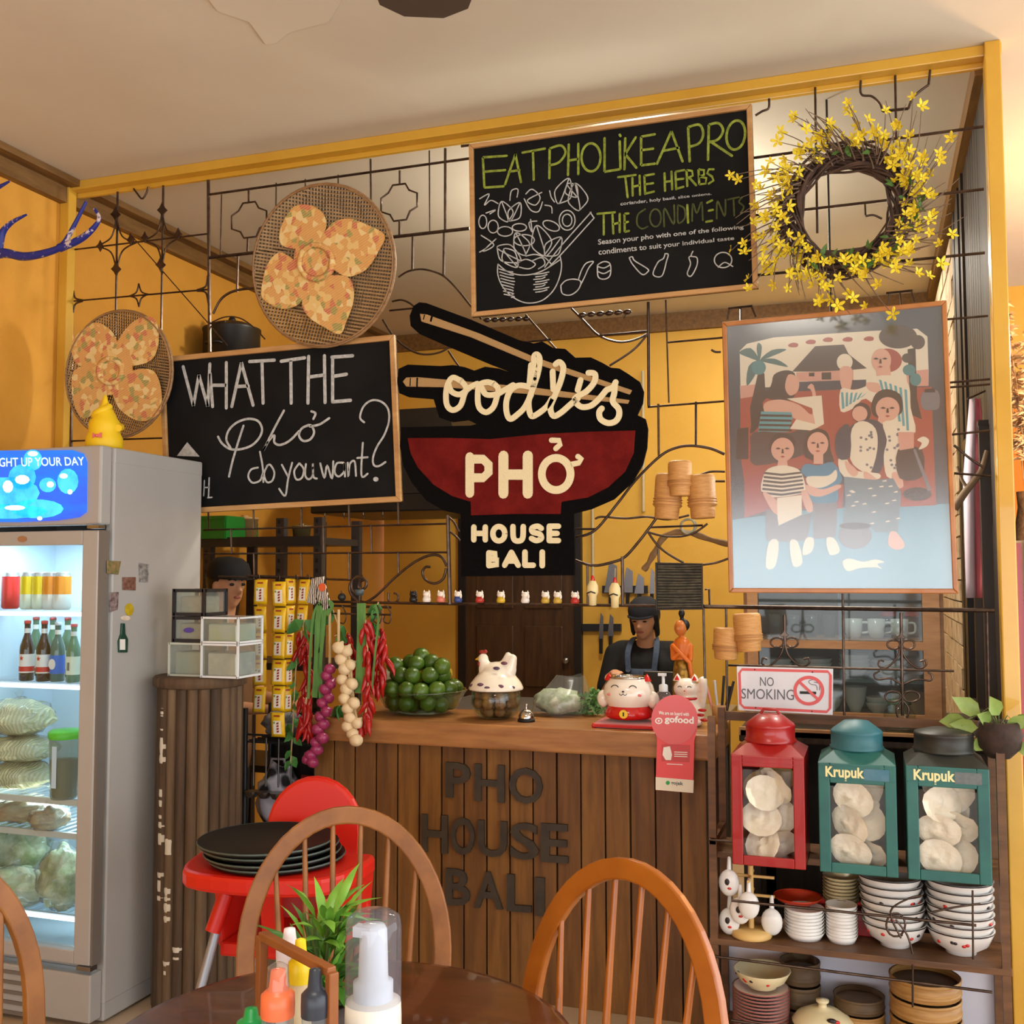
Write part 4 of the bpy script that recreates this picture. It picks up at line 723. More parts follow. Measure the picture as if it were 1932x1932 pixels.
area('fridge_light', (FX-FW/2, FY+.2, zt-.03), (0, 0, 0), .5, .2, 6.5, (.74, .92, 1))
area('fridge_light_low', (FX-FW/2, FY+.2, SZ[2]-.02), (0, 0, 0), .5, .1, 4.5, (.76, .96, 1))
# --- cans, bottles and bags inside
def can_mesh(c1, c2, nm):
    m = MB(); m.lathe([(.024, 0), (.03, .006), (.03, .052)], seg=18); m.k = 1; m.lathe([(.0302, .052), (.0302, .112)], seg=18); m.k = 2; m.lathe([(.0302, .112), (.026, .122), (.0265, .126), (0, .124)], seg=18)
    return m, [M(nm+'_low', c2, .3, .3), M(nm, c1, .3, .3), M('can_lid', (200, 200, 200), .3, .9)]
def spot(px, py, z, Y): p = W(px, py, Y); return V((p.x, Y, z))
for i, (px, nm, c1, c2, lb) in enumerate(((20, 'can_red', (196, 40, 40), (190, 36, 36), 'red soft drink can on the top fridge shelf'), (55, 'can_yellow', (226, 196, 24), (210, 216, 190), 'yellow and white can next to the red can'), (77, 'can_yellow', (226, 196, 24), (210, 216, 190), 'yellow and white can beside the orange cans'), (97, 'can_orange', (222, 136, 34), (214, 210, 196), 'orange and white can beside the yellow cans'), (117, 'can_orange', (222, 136, 34), (214, 210, 196), 'rightmost orange and white can on the fridge shelf'))):
    m, ms = can_mesh(c1, c2, nm); p = spot(px, 1130, SZ[0]+.011, 3.27+(.05 if i == 0 else 0)); o = thing('drink_can', lb, 'can', p, 'cans on the top fridge shelf')
    o.scale = (1.12, 1.12, 1.14); m.build('can_body', ms, o, world=False); MB().cyl((0, .008, .1245), .006, .002, 10).build('pull_tab', MATS['can_lid'], o, world=False)
def bottle(lbl, p, col, lab, capc, s=1, extra=None):
    o = thing('beer_bottle', lbl, 'bottle', p, 'bottles on the second fridge shelf')
    MB().lathe([(r*s, z*s) for r, z in ((.026, 0), (.031, .004), (.031, .13), (.029, .15), (.018, .185), (.013, .2), (.0125, .24), (.0135, .243), (.0135, .25))], seg=18).build('glass', M('bottle_'+str(col), col, .1, coat=.6), o, world=False)
    MB().lathe([(.0136*s, .245*s), (.0145*s, .247*s), (.0145*s, .258*s), (.0, .26*s)], seg=14).build('cap', M('cap_'+str(capc), capc, .4), o, world=False)
    lb = MB(); lb.lathe([(.0314*s, .035*s), (.0314*s, .115*s)], seg=18); lo = lb.build('label_band', M('label_'+str(lab), lab, .5), o, world=False)
    MB().lathe([(.0132*s, .205*s), (.0132*s, .225*s)], seg=14).build('neck_label', M('label_neck', (226, 222, 214), .5), o, world=False)
    return o, lo
red_ = M('label_red', (196, 48, 40), .5)
for i, (px, lb) in enumerate(((50, 'brown beer bottle with red star label, leftmost on its shelf'), (82, 'brown beer bottle with red star label, second on its shelf'))):
    o, lo = bottle(lb, spot(px, 1270, SZ[1]+.011, 3.24), (46, 30, 20), (224, 220, 212), (200, 60, 50), .88)
    st = [( (.0105 if q % 2 == 0 else .0045)*math.cos(math.pi/2+q*math.pi/5), (.0105 if q % 2 == 0 else .0045)*math.sin(math.pi/2+q*math.pi/5)) for q in range(10)]
    m = MB(); m.add([V((x, -math.sqrt(.0281**2-x*x)-.0004, .086+z)) for x, z in st]+[V((0, -.0286, .086))], [(q, (q+1) % 10, 10) for q in range(10)]); m.build('red_star', red_, lo, world=False)
    MB().lathe([(.0278, .036), (.0278, .055)], seg=18).build('red_band', red_, lo, world=False)
o, lo = bottle('green beer bottle with blue label in the fridge', spot(108, 1270, SZ[1]+.011, 3.25), (70, 104, 92), (36, 104, 196), (210, 210, 210), .86); MB().prism([V((x/1., -.0285, z)) for x, z in circ((0, .066), .016, .02, 14)], N_, .001).build('white_oval', M('label_neck', (226, 222, 214), .5), lo, world=False)
o, lo = bottle('green beer bottle with cream label at the door edge', spot(138, 1270, SZ[1]+.011, 3.24), (86, 128, 96), (220, 226, 200), (206, 80, 80), .84); m = MB()
for q in range(3): m.box((-.004+q*.004, -.0272, .06), (.0015, .001, .03))
m.build('script_print', black, lo, world=False)
for i, px in enumerate((66, 98, 126)): bottle(('left', 'middle', 'right')[i]+' dim green bottle in the back row of the fridge', spot(px, 1262, SZ[1]+.011, 3.42), (74, 110, 84), (180, 190, 170), (150, 60, 60), .9)
def bag(name, label, c, r, mat, tie=None, nz=.35, sd=0, cat='bag', group=None):
    o = thing(name, label, cat, V(c)-V((0, 0, r[2])), group)
    MB().ball((0, 0, r[2]), r, 26, 18, nz=nz, nf=2.4, sd=sd).build('contents', mat[0], o, world=False)
    w = MB(); w.ball((0, 0, r[2]*1.02), [q*1.05 for q in r], 22, 14, nz=nz*1.15, nf=2.6, sd=sd+.2).build('plastic', mat[1], o, world=False)
    MB().lathe([(.008, 0), (.006, .01), (.016, .03), (.012, .034)], (0, 0, r[2]*1.95), 8).build('knot', mat[1], o, world=False)
    return o
mpl = glassm('clear_plastic', (246, 248, 248), .12, 1.5, .06)
mnood = M('pale_noodles', (208, 206, 158), .5, 0, (228, 226, 190), 26, .5, kind='wave'); mveg = M('bagged_greens', (122, 140, 92), .5, 0, (196, 200, 168), 18, .5); mvg2 = M('bagged_sprouts', (170, 188, 140), .5, 0, (214, 220, 196), 20, .5); mmeat = M('bagged_roots', (150, 120, 92), .5, 0, (176, 168, 140), 16, .5)
z = SZ[2]+.012
for i, (zz, lb) in enumerate(((z+.052, 'lowest bag of pale noodles in the fridge stack'), (z+.152, 'middle bag of pale noodles in the fridge stack'), (z+.27, 'bulging top bag of pale noodles in the fridge stack'))):
    p = W(40, 1450, 3.3); bag('noodle_bag', lb, (p.x-(.0 if i < 2 else .02), 3.3, zz), (.135, .11, .05 if i < 2 else .068), (mnood, mpl), nz=.22, sd=i, group='noodle bags on the third fridge shelf')
p = spot(122, 1450, z, 3.2); o = thing('storage_jar', 'tall clear storage tub with bright green lid in the fridge', 'container', p)
mjar = glassm('jar_plastic', (214, 222, 216), .1, 1.5, .2, (170, 186, 176)); MB().lathe([(.045, .0), (.05, .01), (.056, .22), (.056, .225)], seg=20).build('tub', mjar, o, world=False); MB().lathe([(.042, .006), (.05, .14), (0, .145)], seg=18).build('tub_contents', M('tub_stock', (140, 126, 98), .6), o, world=False)
MB().lathe([(.058, .218), (.061, .222), (.061, .24), (.05, .25), (0, .251)], seg=20).build('lid', M('lid_green', (86, 206, 60), .35), o, world=False); MB().box((.0, -.0545, .12), (.02, .002, .15)).build('paper_strip', M('strip_white', (214, 226, 240), .5), o, world=False)
z = SZ[3]+.012; p = W(30, 1565, 3.25); bag('produce_bag', 'flat bag of mixed roots on the narrow fridge shelf', (p.x, 3.28, z+.045), (.15, .1, .042), (mmeat, mpl), sd=5); p = W(110, 1565, 3.25); bag('produce_bag', 'small clear knotted bag on the narrow fridge shelf', (p.x, 3.2, z+.04), (.07, .07, .038), (mmeat, mpl), sd=7)
z = SZ[4]+.012
for (px, Y, r, lb, mt, sd) in ((20, 3.4, (.16, .1, .12), 'dusky bag of greens at the fridge bottom back', mveg, 9), (30, 3.24, (.15, .08, .065), 'pale bag of sprouts at the fridge bottom left', mvg2, 10), (118, 3.24, (.09, .08, .11), 'upright bag of leafy greens by the fridge door edge', mveg, 11)):
    p = W(px, 1700, Y); bag('produce_bag', lb, (p.x, Y, z+r[2]), r, (mt, mpl), sd=sd, group='produce bags at the bottom of the fridge')
# magnets on the fridge side
def onX(pts, X): return [WX(x, y, X) for x, y in pts]
EX = V((1, 0, 0))
def magnet(lb, q, c, c2, nm='fridge_magnet'):
    o = MB().prism(onX(q, FX), EX, .004).build(nm, M('magnet_'+str(c), c, .4, 0, c2, 60), label=lb, cat='magnet', group='magnets on the fridge side', bevel=.001); return o
magnet('square food photo magnet nearest the fridge door', [(201, 1058), (227, 1059), (222, 1084), (201, 1082)], (150, 120, 84), (84, 96, 52)); magnet('brown striped square magnet in the middle', [(230, 1089), (255, 1089), (255, 1114), (230, 1113)], (88, 50, 40), (140, 104, 92))
magnet('tall grey photo magnet furthest from the fridge door', [(261, 1062), (280, 1065), (278, 1099), (262, 1098)], (160, 156, 150), (84, 84, 86)); magnet('tall dark striped magnet near the door edge', [(206, 1118), (223, 1117), (221, 1150), (205, 1156)], (70, 52, 50), (150, 132, 128)); magnet('oval yellow magnet with white base', circ((243, 1150), 8, 12, 12), (190, 168, 30), (170, 140, 24))
magnet('small white shell-like magnet', circ((236, 1166), 9, 5, 10), (226, 214, 196), (200, 180, 160))
bm = thing('bottle_magnet', 'small green bottle shaped magnet on the fridge side', 'magnet', WX(228, 1232, FX), 'magnets on the fridge side')
MB().prism(onX([(227, 1176), (233, 1176), (234, 1196), (239, 1206), (238, 1231), (222, 1231), (221, 1210), (226, 1196)], FX), EX, .008).build('bottle', M('magnet_green', (24, 60, 44), .3), bm, bevel=.002); MB().prism(onX([(226, 1206), (236, 1206), (236, 1226), (226, 1226)], FX+.008), EX, .001).build('bottle_label', M('label_neck', (226, 222, 214), .5), bm)
# yellow swirl figure on the fridge
p = W(187, 838, 3.2); fo = thing('swirl_figurine', 'yellow swirl-topped figurine with pink bow standing on the fridge', 'figurine', (p.x-.01, 3.24, FZ)); myw = M('yellow_plush', (232, 192, 24), .55)
m = MB(); m.lathe([(0, 0), (.06, .0), (.068, .02), (.066, .05), (.056, .07), (.058, .085), (.055, .11), (.044, .125), (.04, .135), (.03, .155), (.016, .175), (.011, .19), (.006, .21), (0, .214)], seg=26)
m.build('figure_body', myw, fo, world=False)
MB().tube([V((math.cos(a)*(.062-.007*a), math.sin(a)*(.062-.007*a), .085+.013*a)) for a in [q*.4 for q in range(17)]], .014, 8).build('swirl', myw, fo, world=False)
m = MB(); m.ball((.02, -.064, .05), .007, 8, 6); m.add([V((.02, -.066, .05)), V((.002, -.068, .062)), V((.002, -.068, .04))], [(0, 1, 2)]); m.add([V((.02, -.066, .05)), V((.04, -.062, .062)), V((.04, -.062, .04))], [(0, 1, 2)]); m.build('bow', M('bow_pink', (224, 110, 110), .5), fo, world=False, solid=.004)
# ================================================================ counter with its plank front
ZT = 1.02; CXL, CXR = W(592, 1500, 3.83).x, W(1334, 1500, 3.83).x
mslab = M('counter_slab_wood', (168, 116, 66), .38, 0, (132, 86, 46), 5, .1, stretch=(.6, 5, 5)); mpk = [M('plank_%d' % i, c, .5, 0, c2, 6, .2, stretch=(5, 5, .5)) for i, (c, c2) in enumerate([((130, 88, 38), (100, 64, 26)), ((142, 97, 42), (112, 74, 30)), ((116, 76, 33), (90, 56, 24)), ((148, 106, 52), (118, 82, 38))])]
ct = thing('bar_counter', 'wooden bar counter with vertical plank front and cut letters', 'counter', ((CXL+CXR)/2, 4.0, 0))
MB().box(((CXL+CXR)/2+.015, 3.975, ZT-.045), (CXR-CXL+.05, .43, .09)).build('counter_top', mslab, ct, bevel=.008)
MB().box(((CXL+CXR)/2, 4.0, .46), (CXR-CXL-.02, .3, .92)).build('carcass', mdk[0], ct)
n = 17; w = (CXR-CXL)/n
for i in range(n): MB().box((CXL+(i+.5)*w, 3.838+random.uniform(-.003, .003), .465), (w-.006, .022, .93)).build('plank', mpk[(i*7+i*i) % 4], ct, bevel=.002)
for i in range(5): MB().box((CXR+.002, 3.87+i*.06, .465), (.02, .056, .93)).build('plank', mdk[1], ct)
mlet = M('cut_letter_dark', (62, 52, 40), .6, 0, (50, 42, 34), 20)
for word, row in (('PHO', [((843, 1437, 889, 1506)), ((897, 1440, 953, 1513)), ((962, 1446, 1025, 1517))]), ('HOUSE', [(797, 1535, 846, 1609), (852, 1540, 897, 1613), (903, 1546, 958, 1617), (964, 1550, 1018, 1622), (1022, 1552, 1073, 1627)]), ('BALI', [(843, 1637, 888, 1708), (896, 1642, 950, 1714), (958, 1648, 1004, 1720), (1011, 1654, 1029, 1727)])):
    for ch, (x0, y0, x1, y1) in zip(word, row):
        sk = (x1-x0)*.06; q = [(x0, y1-sk), (x1, y1+sk*.3), (x1, y0+sk), (x0, y0)]
        MB().text(ch, *onY(q, 3.8265), th=.012, bold=.02, solid=True).build('letter', mlet, ct)
# ================================================================ fluted pillar with boxes on top
px_, py_ = -2.425, 3.45; pil = thing('fluted_pillar', 'weathered fluted wooden pillar beside the fridge', 'pillar', (px_, py_, 0))
mpil = [M('weathered_stave_%d' % i, c, .8, 0, c2, 5, .5, stretch=(6, 6, .5)) for i, (c, c2) in enumerate([((98, 76, 52), (70, 52, 36)), ((84, 64, 44), (58, 44, 30)), ((112, 92, 66), (84, 62, 42))])]
for i in range(22):
    a = 2*math.pi*i/22; MB().tube([V((math.cos(a)*.138, math.sin(a)*.138, 0)), V((math.cos(a)*.138, math.sin(a)*.138, 1.165))], .0215, 10).build('stave', mpil[(i*5) % 3], pil, world=False)
MB().cyl((0, 0, 0), .125, 1.16, 20).build('core', mpil[1], pil, world=False)
for zz in (.1, .45, .85): pass
mwp = M('flaked_white_paint', (206, 196, 176), .8); fp = MB()
for i, zz, h_ in ((15, .95, .14), (15, .7, .2), (15, .45, .1), (16, .4, .16), (16, .15, .08), (15, 1.08, .03), (17, .22, .05), (16, .6, .06)):
    a = 2*math.pi*i/22; nn = max(5, int(h_*90)); fp.tube([V((math.cos(a)*.141, math.sin(a)*.141, zz-h_/2+h_*k/nn)) for k in range(nn+1)], [random.uniform(.0172, .0202) for k in range(nn+1)], 10)
fp.build('paint_flakes', mwp, pil, world=False, kind='stuff')
MB().lathe([(.155, 1.165), (.172, 1.172), (.172, 1.2), (.166, 1.207), (0, 1.207)], seg=28).build('cap', mpil[0], pil, world=False)
zc = 1.208; mbk = M('black_plastic', (34, 34, 38), .4); mclr = glassm('clear_acrylic', (240, 244, 242), .06, 1.5, .1, (214, 220, 214)); mwh = M('white_plastic', (216, 220, 222), .35); mpap = M('beige_papers', (186, 174, 150), .7, 0, (160, 148, 126), 12)
def P3(px, Y): return W(px, 1200, Y).x
def tray(name, lb, x0, x1, y0, y1, z0, z1, edge, face, cont, t=.007):
    o = thing(name, lb, 'box', ((x0+x1)/2, (y0+y1)/2, z0), 'small boxes stacked on the pillar'); e = MB()
    for xx in (x0, x1):
        for yy in (y0, y1): e.bar((xx, yy, z0), (xx, yy, z1), t)
    for zz in (z0+t/2+.0005, z1-t/2-.0005):
        for yy in (y0, y1): e.bar((x0, yy, zz), (x1, yy, zz), t)
        for xx in (x0, x1): e.bar((xx, y0, zz), (xx, y1, zz), t)
    e.build('edge_frame', edge, o)
    for nm, c_, d_ in (('front_panel', ((x0+x1)/2, y0+.002, (z0+z1)/2), (x1-x0-.006, .003, z1-z0-.01)), ('side_panel', (x1-.002, (y0+y1)/2, (z0+z1)/2), (.003, y1-y0-.006, z1-z0-.01)), ('side_panel', (x0+.002, (y0+y1)/2, (z0+z1)/2), (.003, y1-y0-.006, z1-z0-.01)), ('top_panel', ((x0+x1)/2, (y0+y1)/2, z1-.002), (x1-x0-.006, y1-y0-.006, .003))): MB().box(c_, d_).build(nm, face, o)
    if cont: MB().box(((x0+x1)/2, (y0+y1)/2, z0+(z1-z0)*.38), (x1-x0-.03, y1-y0-.03, (z1-z0)*.68)).build('papers', cont, o, bevel=.006)
    return o
yf, yb = 3.36, 3.5
xa, xm, xb = P3(320, yf), P3(386, yf), P3(455, yf)
def zpx(y, px=380): return W(px, y, yf).z
z1, z2, z3 = zpx(1213), zpx(1165), zpx(1111)
tray('clear_box', 'frosted clear box under the black-edged boxes on the pillar', xa, xm-.003, yf, yb, zc, z1, M('frosted_edge', (190, 192, 176), .4), mclr, M('pale_content', (176, 176, 150), .6))
x5 = P3(328, yf)
o = tray('black_edged_box', 'lower black-edged clear drawer box on the pillar', x5, xm-.005, yf, yb, z1+.001, zpx(1163), mbk, mclr, mpap, .012); MB().prism(onY(circ((356, 1189), 10, 5, 10), yf-.001), N_, .001).build('purple_mark', M('purple_ink', (82, 64, 140), .6), o)
tray('black_edged_box', 'upper black-edged clear drawer box on the pillar', x5, xm-.005, yf, yb, zpx(1163)+.001, z3, mbk, mclr, mpap, .012)
tray('acrylic_box', 'lower bright clear acrylic box on the pillar', xm+.003, xb, yf-.02, yb, zc, z1, mwh, mclr, M('silvery_sachets', (176, 186, 190), .3, .4, (214, 220, 214), 14)); tray('acrylic_box', 'upper bright clear acrylic box on the pillar', xm+.003, xb, yf-.02, yb, z1+.001, zpx(1163), mwh, mclr, M('silvery_bag', (200, 212, 214), .25, .3, (190, 204, 150), 9))

# ================================================================ hanging sachet strips
mys = M('sachet_yellow', (226, 180, 24), .3, 0, None, 8, .4, 30); mwl = M('sachet_window', (232, 224, 204), .4); mrd = M('sachet_print_red', (150, 40, 30), .5); mgn = M('sachet_print_green', (120, 150, 60), .5)
def strip(lb, x0, y0, x1, y1, n, wpx, Y, yaw=0, mat=mys):
    o = thing('sachet_strip', lb, 'sachets', W(x1, y1, Y), 'hanging strips of yellow sachets')
    for i in range(n):
        cx = x0+(x1-x0)*(i+.5)/n; cy = y0+(y1-y0)*(i+.5)/n; c = W(cx, cy, Y); w = wpx*4.15/1991; h = (y1-y0)/n*4.15/1991*.97
        rt = Matrix.Rotation(yaw+random.uniform(-.12, .12), 3, 'Z')@Matrix.Rotation(random.uniform(-.1, .1), 3, 'X'); e = rt@V((1, 0, 0)); g = rt@V((0, 0, 1)); nn = rt@V((0, -1, 0))
        m = MB(); nu, nv = 6, 8; vs = []; 
        for v in range(nv+1):
            for u in range(nu+1):
                a, b = u/nu*2-1, v/nv*2-1; bul = .008*max(0, 1-a**4)*max(0, 1-b**4)+.0015*noise.noise(V((a*2, b*2, i+x0)))
                vs.append(c+e*(a*w/2)+g*(b*h/2)+nn*bul)
        m.add(vs, [(v*(nu+1)+u, v*(nu+1)+u+1, (v+1)*(nu+1)+u+1, (v+1)*(nu+1)+u) for v in range(nv) for u in range(nu)], True)
        s_ = m.build('sachet', mat, o, solid=.001)
        def at(a, b, d): return c+e*(a*w/2)+g*(b*h/2)+nn*(.008*(1-a**4)*(1-b**4)+d)
        MB().add([at(a, b, .0022) for b in (-.72, -.2, .35) for a in (-.5, .05, .6)], [(0, 1, 4, 3), (1, 2, 5, 4), (3, 4, 7, 6), (4, 5, 8, 7)], True).build('sachet_window', mwl, s_, world=True)
        q = MB(); 
        for k in range(4): q.add([at(-.02+.32*t, -.6+.22*k+d_, .0034) for t, d_ in ((0, 0), (1, .05), (1, .2), (0, .14))], [(0, 1, 2, 3)])
        q.add([at(a, b, .003) for a, b in ((-.4, .68), (.45, .68), (.45, .8), (-.4, .8))], [(0, 1, 2, 3)]); q.build('sachet_print', mrd, s_, kind='stuff'); MB().add([at(a, b, .003) for a, b in ((-.46, .12), (-.22, .12), (-.22, .28), (-.46, .28))], [(0, 1, 2, 3)]).build('sachet_leaf_print', mgn, s_)
    return o
strip('long yellow sachet strip nearest the pillar', 492, 1092, 489, 1345, 5, 29, 3.77); strip('yellow sachet strip hanging lowest, second from the pillar', 527, 1096, 524, 1392, 6, 30, 3.74)
strip('narrow yellow sachet strip turned sideways', 549, 1090, 541, 1345, 5, 20, 3.78, .9); strip('short yellow sachet pair nearest the green straps', 575, 1092, 568, 1190, 2, 29, 3.76, -.2)
o = thing('sachet_strip', 'black and white striped packets at the end of the sachet row', 'sachets', W(604, 1150, 3.75)); mbw = M('striped_packet', (30, 26, 28), .4, 0, (226, 214, 200), 40, kind='wave')
for i, (x, y, a) in enumerate(((592, 1116, .25), (606, 1112, -.12), (612, 1128, -.3))): c = W(x, y, 3.75-.008*i); MB().box(c, (.04, .012, .1), mat=Matrix.Rotation(a, 3, 'Y')).build('packet', mbw, o, bevel=.004)
MB().prism(onY(circ((608, 1108), 7, 8, 8), 3.722), N_, .002).build('orange_print', M('packet_orange', (216, 90, 40), .5), o)
rod = thing('sachet_rail', 'thin iron rail carrying the sachet strips', 'rail', W(530, 1090, 3.79)); MB().tube(onY([(466, 1086), (618, 1092)], 3.79), .005, 6).build('rail_bar', iron, rod)
for x in (484, 522, 556, 578, 606): MB().tube(sm(onY([(x, 1090), (x+3, 1084), (x+6, 1090), (x+3, 1098)], 3.78), 4), .0018, 5).build('hook', iron, rod)
# ================================================================ iron hook rack with strings of mock vegetables
hk = thing('hook_rack', 'curly iron hook rack carrying vegetable strings', 'rack', W(670, 1160, 3.78)); MB().tube(onY([(604, 1142), (738, 1146)], 3.78), .005, 6).build('rack_bar', iron, hk); MB().tube(onY([(612, 1157), (736, 1160)], 3.76), .004, 6).build('rack_bar', iron, hk)
for x in (615, 645, 680, 712, 730): MB().tube(sm(onY([(x, 1142), (x+8, 1160), (x+4, 1176), (x-6, 1172), (x-4, 1162)], 3.765), 5), .0028, 6).build('hook', iron, hk)
mgs = M('green_strap', (96, 142, 70), .6, 0, (80, 124, 58), 12, stretch=(8, 8, 1))
def straps(lb, lst, Y):
    o = thing('green_straps', lb, 'mock vegetable', W(lst[0][0][-1][0], lst[0][0][-1][1], Y), 'green strap bunches on the hook rack')
    for P, w in lst: MB().stroke(sm(onY(P, Y), 4), w, N_, .002, rnd=False).build('strap', mgs, o, solid=0)
straps('fan of long green straps looped over the rack', [([(602, 1140), (592, 1160), (586, 1220), (582, 1318)], .011), ([(606, 1138), (600, 1170), (598, 1240), (594, 1316)], .024), ([(612, 1137), (610, 1180), (604, 1250), (606, 1318)], .02), ([(604, 1138), (618, 1136), (626, 1142), (616, 1160)], .02)], 3.73)
straps('single broad green strap near the limes', [([(682, 1138), (682, 1200), (680, 1260), (678, 1308)], .038), ([(708, 1140), (714, 1170), (708, 1230), (702, 1300)], .008)], 3.725)
mgar = M('garlic_cream', (226, 204, 164), .6, 0, (214, 188, 146), 16); mon = M('onion_purple', (158, 52, 94), .3, 0, (132, 38, 78), 18, stretch=(3, 3, 1)); mchi = M('chilli_red', (170, 22, 16), .25, 0, (150, 18, 18), 14); mstr = M('raffia', (196, 168, 120), .8)
def clove(r):
    m = MB(); m.lathe([(0, -.9*r), (.5*r, -.8*r), (.95*r, -.35*r), (1.0*r, .05*r), (.75*r, .5*r), (.35*r, .8*r), (.14*r, 1.15*r), (0, 1.2*r)], seg=12); return m
cl = mesh_only(clove(.027), 'garlic_bulb', mgar); on_ = mesh_only(clove(.026), 'onion_bulb', mon)
def bulbs(name, lb, pts, me, pn, Y, sc, cat):
    o = thing(name, lb, cat, W(*pts[-1], Y)); 
    for x, y in pts: wpart(me, pn, o, W(x, y, Y+random.uniform(-.01, .01)), (random.uniform(-1.2, -.3), random.uniform(-.6, .6), random.uniform(-.5, .5)), sc*random.uniform(.93, 1.07))
    MB().tube(sm(onY([(pts[0][0], 1150)]+pts, Y+.02), 3), .006, 6).build('cord', mstr, o); return o
bulbs('garlic_string', 'string of cream garlic bulbs hanging before the counter', [(639, 1222), (644, 1244), (650, 1262), (646, 1282), (654, 1300), (650, 1318), (656, 1336), (660, 1354), (657, 1370), (666, 1384), (672, 1396), (654, 1228), (661, 1254), (664, 1290), (668, 1326), (674, 1364)], cl, 'garlic_bulb', 3.70, .95, 'garlic')
bulbs('onion_string', 'string of purple onions trailing lowest beside the counter', [(622, 1262), (616, 1275), (624, 1290), (614, 1300), (620, 1316), (608, 1326), (616, 1342), (604, 1352), (610, 1366), (600, 1376), (608, 1392), (596, 1400), (598, 1414), (586, 1424), (580, 1432), (590, 1438)], on_, 'onion_bulb', 3.72, .95, 'onions')
ch_ = MB(); ch_.tube([V((0, 0, 0)), V((.002, 0, -.012)), V((.004, 0, -.03)), V((.002, 0, -.05)), V((-.004, 0, -.064))], [.003, .0085, .009, .006, .001], 7); chm = mesh_only(ch_, 'chilli', mchi)
def chillis(lb, path, n, Y, spread=.022, sc=1):
    o = thing('chilli_string', lb, 'chillies', W(*path[-1], Y), 'red chilli strings on the hook rack'); P = sm(onY(path, Y), 8)
    for k in range(n): p = P[int(k/n*(len(P)-1))]; wpart(chm, 'chilli', o, p+V((random.uniform(-spread, spread), random.uniform(-.012, .012), 0)), (random.uniform(-.4, .4), random.uniform(-.5, .5), random.uniform(-2, 2)), sc*random.uniform(.9, 1.2))
    MB().tube(P, .004, 5).build('cord', mstr, o)
chillis('red chilli string hanging behind the green fan of straps', [(568, 1190), (572, 1230), (578, 1290), (574, 1330)], 34, 3.80); chillis('bright red chilli cluster low beside the purple onions', [(578, 1316), (575, 1350), (570, 1366)], 20, 3.75, .024, 1.25); chillis('red chilli string just left of the broad green strap', [(646, 1190), (656, 1220), (662, 1270)], 24, 3.80)
chillis('thick red chilli string hanging over the limes', [(706, 1186), (716, 1205), (712, 1240), (700, 1290)], 54, 3.78, .035, 1.1); chillis('red chilli string right of the garlic, ending below counter top', [(690, 1170), (694, 1250), (692, 1330), (682, 1372)], 26, 3.72, .012, 1.1)
ml = M('mock_leaf_green', (46, 104, 48), .5, 0, (72, 128, 56), 12)
def leaves(lb, path, n, Y, s=.05):
    o = thing('leaf_garland', lb, 'leaves', W(*path[-1], Y), 'mock leaf garlands'); P = sm(onY(path, Y), 6); l_ = MB(); l_.add([V((0, 0, 0)), V((.3*s, -.1*s, -.35*s)), V((.22*s, -.12*s, -.75*s)), V((0, 0, -1.1*s)), V((-.22*s, -.12*s, -.75*s)), V((-.3*s, -.1*s, -.35*s))], [(0, 1, 2, 3, 4, 5)]); me = mesh_only(l_, 'leaf', ml)
    for k in range(n): wpart(me, 'leaf', o, P[int(k/n*(len(P)-1))], (random.uniform(-.5, .3), random.uniform(-1, 1), random.uniform(-1.5, 1.5)), random.uniform(.8, 1.2))
    MB().tube(P, .003, 5).build('stem', mstr, o)
leaves('green leaf garland between the sachets and the red chillies', [(560, 1230), (556, 1300), (552, 1380), (548, 1440)], 18, 3.80); leaves('big green mock leaf beside the strap fan', [(574, 1170), (572, 1190)], 3, 3.74, .09); leaves('dark leaf sprigs at the top of the hook rack', [(628, 1150), (640, 1190), (632, 1200)], 6, 3.76, .06); leaves('dark pineapple-top leaves above the lime bowl', [(714, 1136), (706, 1160), (700, 1186)], 8, 3.77, .06); leaves('dark leaf bunch hanging low behind the garlic', [(640, 1330), (642, 1370)], 4, 3.80, .07)
# ================================================================ things on the counter
def on(px, py, z=ZT): return WZ(px, py, z)
mlime = M('lime_green', (54, 80, 20), .28, 0, (80, 108, 32), 5, .15, 120); mlim2 = M('lime_ripening', (84, 104, 24), .3, 0, (196, 150, 40), 4, .15, 120)
bp = V((W(795, 1300, 4.0).x, 4.0, ZT)); mgb = glassm('bowl_glass', (238, 246, 243))
gb = thing('glass_bowl', 'large clear glass bowl heaped with green limes', 'bowl', bp); MB().lathe([(.0, .004), (.09, .004), (.15, .03), (.185, .09), (.19, .095), (.186, .099), (.178, .092), (.145, .036), (.088, .012), (0, .012)], seg=32).build('bowl_shell', mgb, gb, world=False); MB().lathe([(.186, .094), (.1915, .097), (.186, .1)], seg=32, caps=False).build('bowl_rim', mgb, gb, world=False)
lm = MB().ball((0, 0, 0), (.034, .034, .036), 14, 10, nz=.06, nf=2); lm.cyl((0, 0, .034), .004, .004, 6); lmm = [mesh_only(lm, 'lime_fruit', mlime)]; lm2 = MB().ball((0, 0, 0), (.034, .034, .036), 14, 10, nz=.06, nf=2); lm2.cyl((0, 0, .034), .004, .004, 6); lmm.append(mesh_only(lm2, 'lime_fruit', mlim2))
lp = []
for zl, rr, n in ((.047, .0, 1), (.047, .068, 6), (.05, .118, 10), (.105, .14, 13), (.1, .075, 7), (.1, 0, 1), (.16, .1, 9), (.155, .035, 3), (.205, .05, 4), (.2, .115, 3), (.235, .0, 1)):
    for k in range(n): a = 2*math.pi*k/max(n, 1)+zl*30+random.uniform(-.1, .1); lp.append((rr*math.cos(a), rr*math.sin(a)*.92, zl+random.uniform(-.004, .004)))
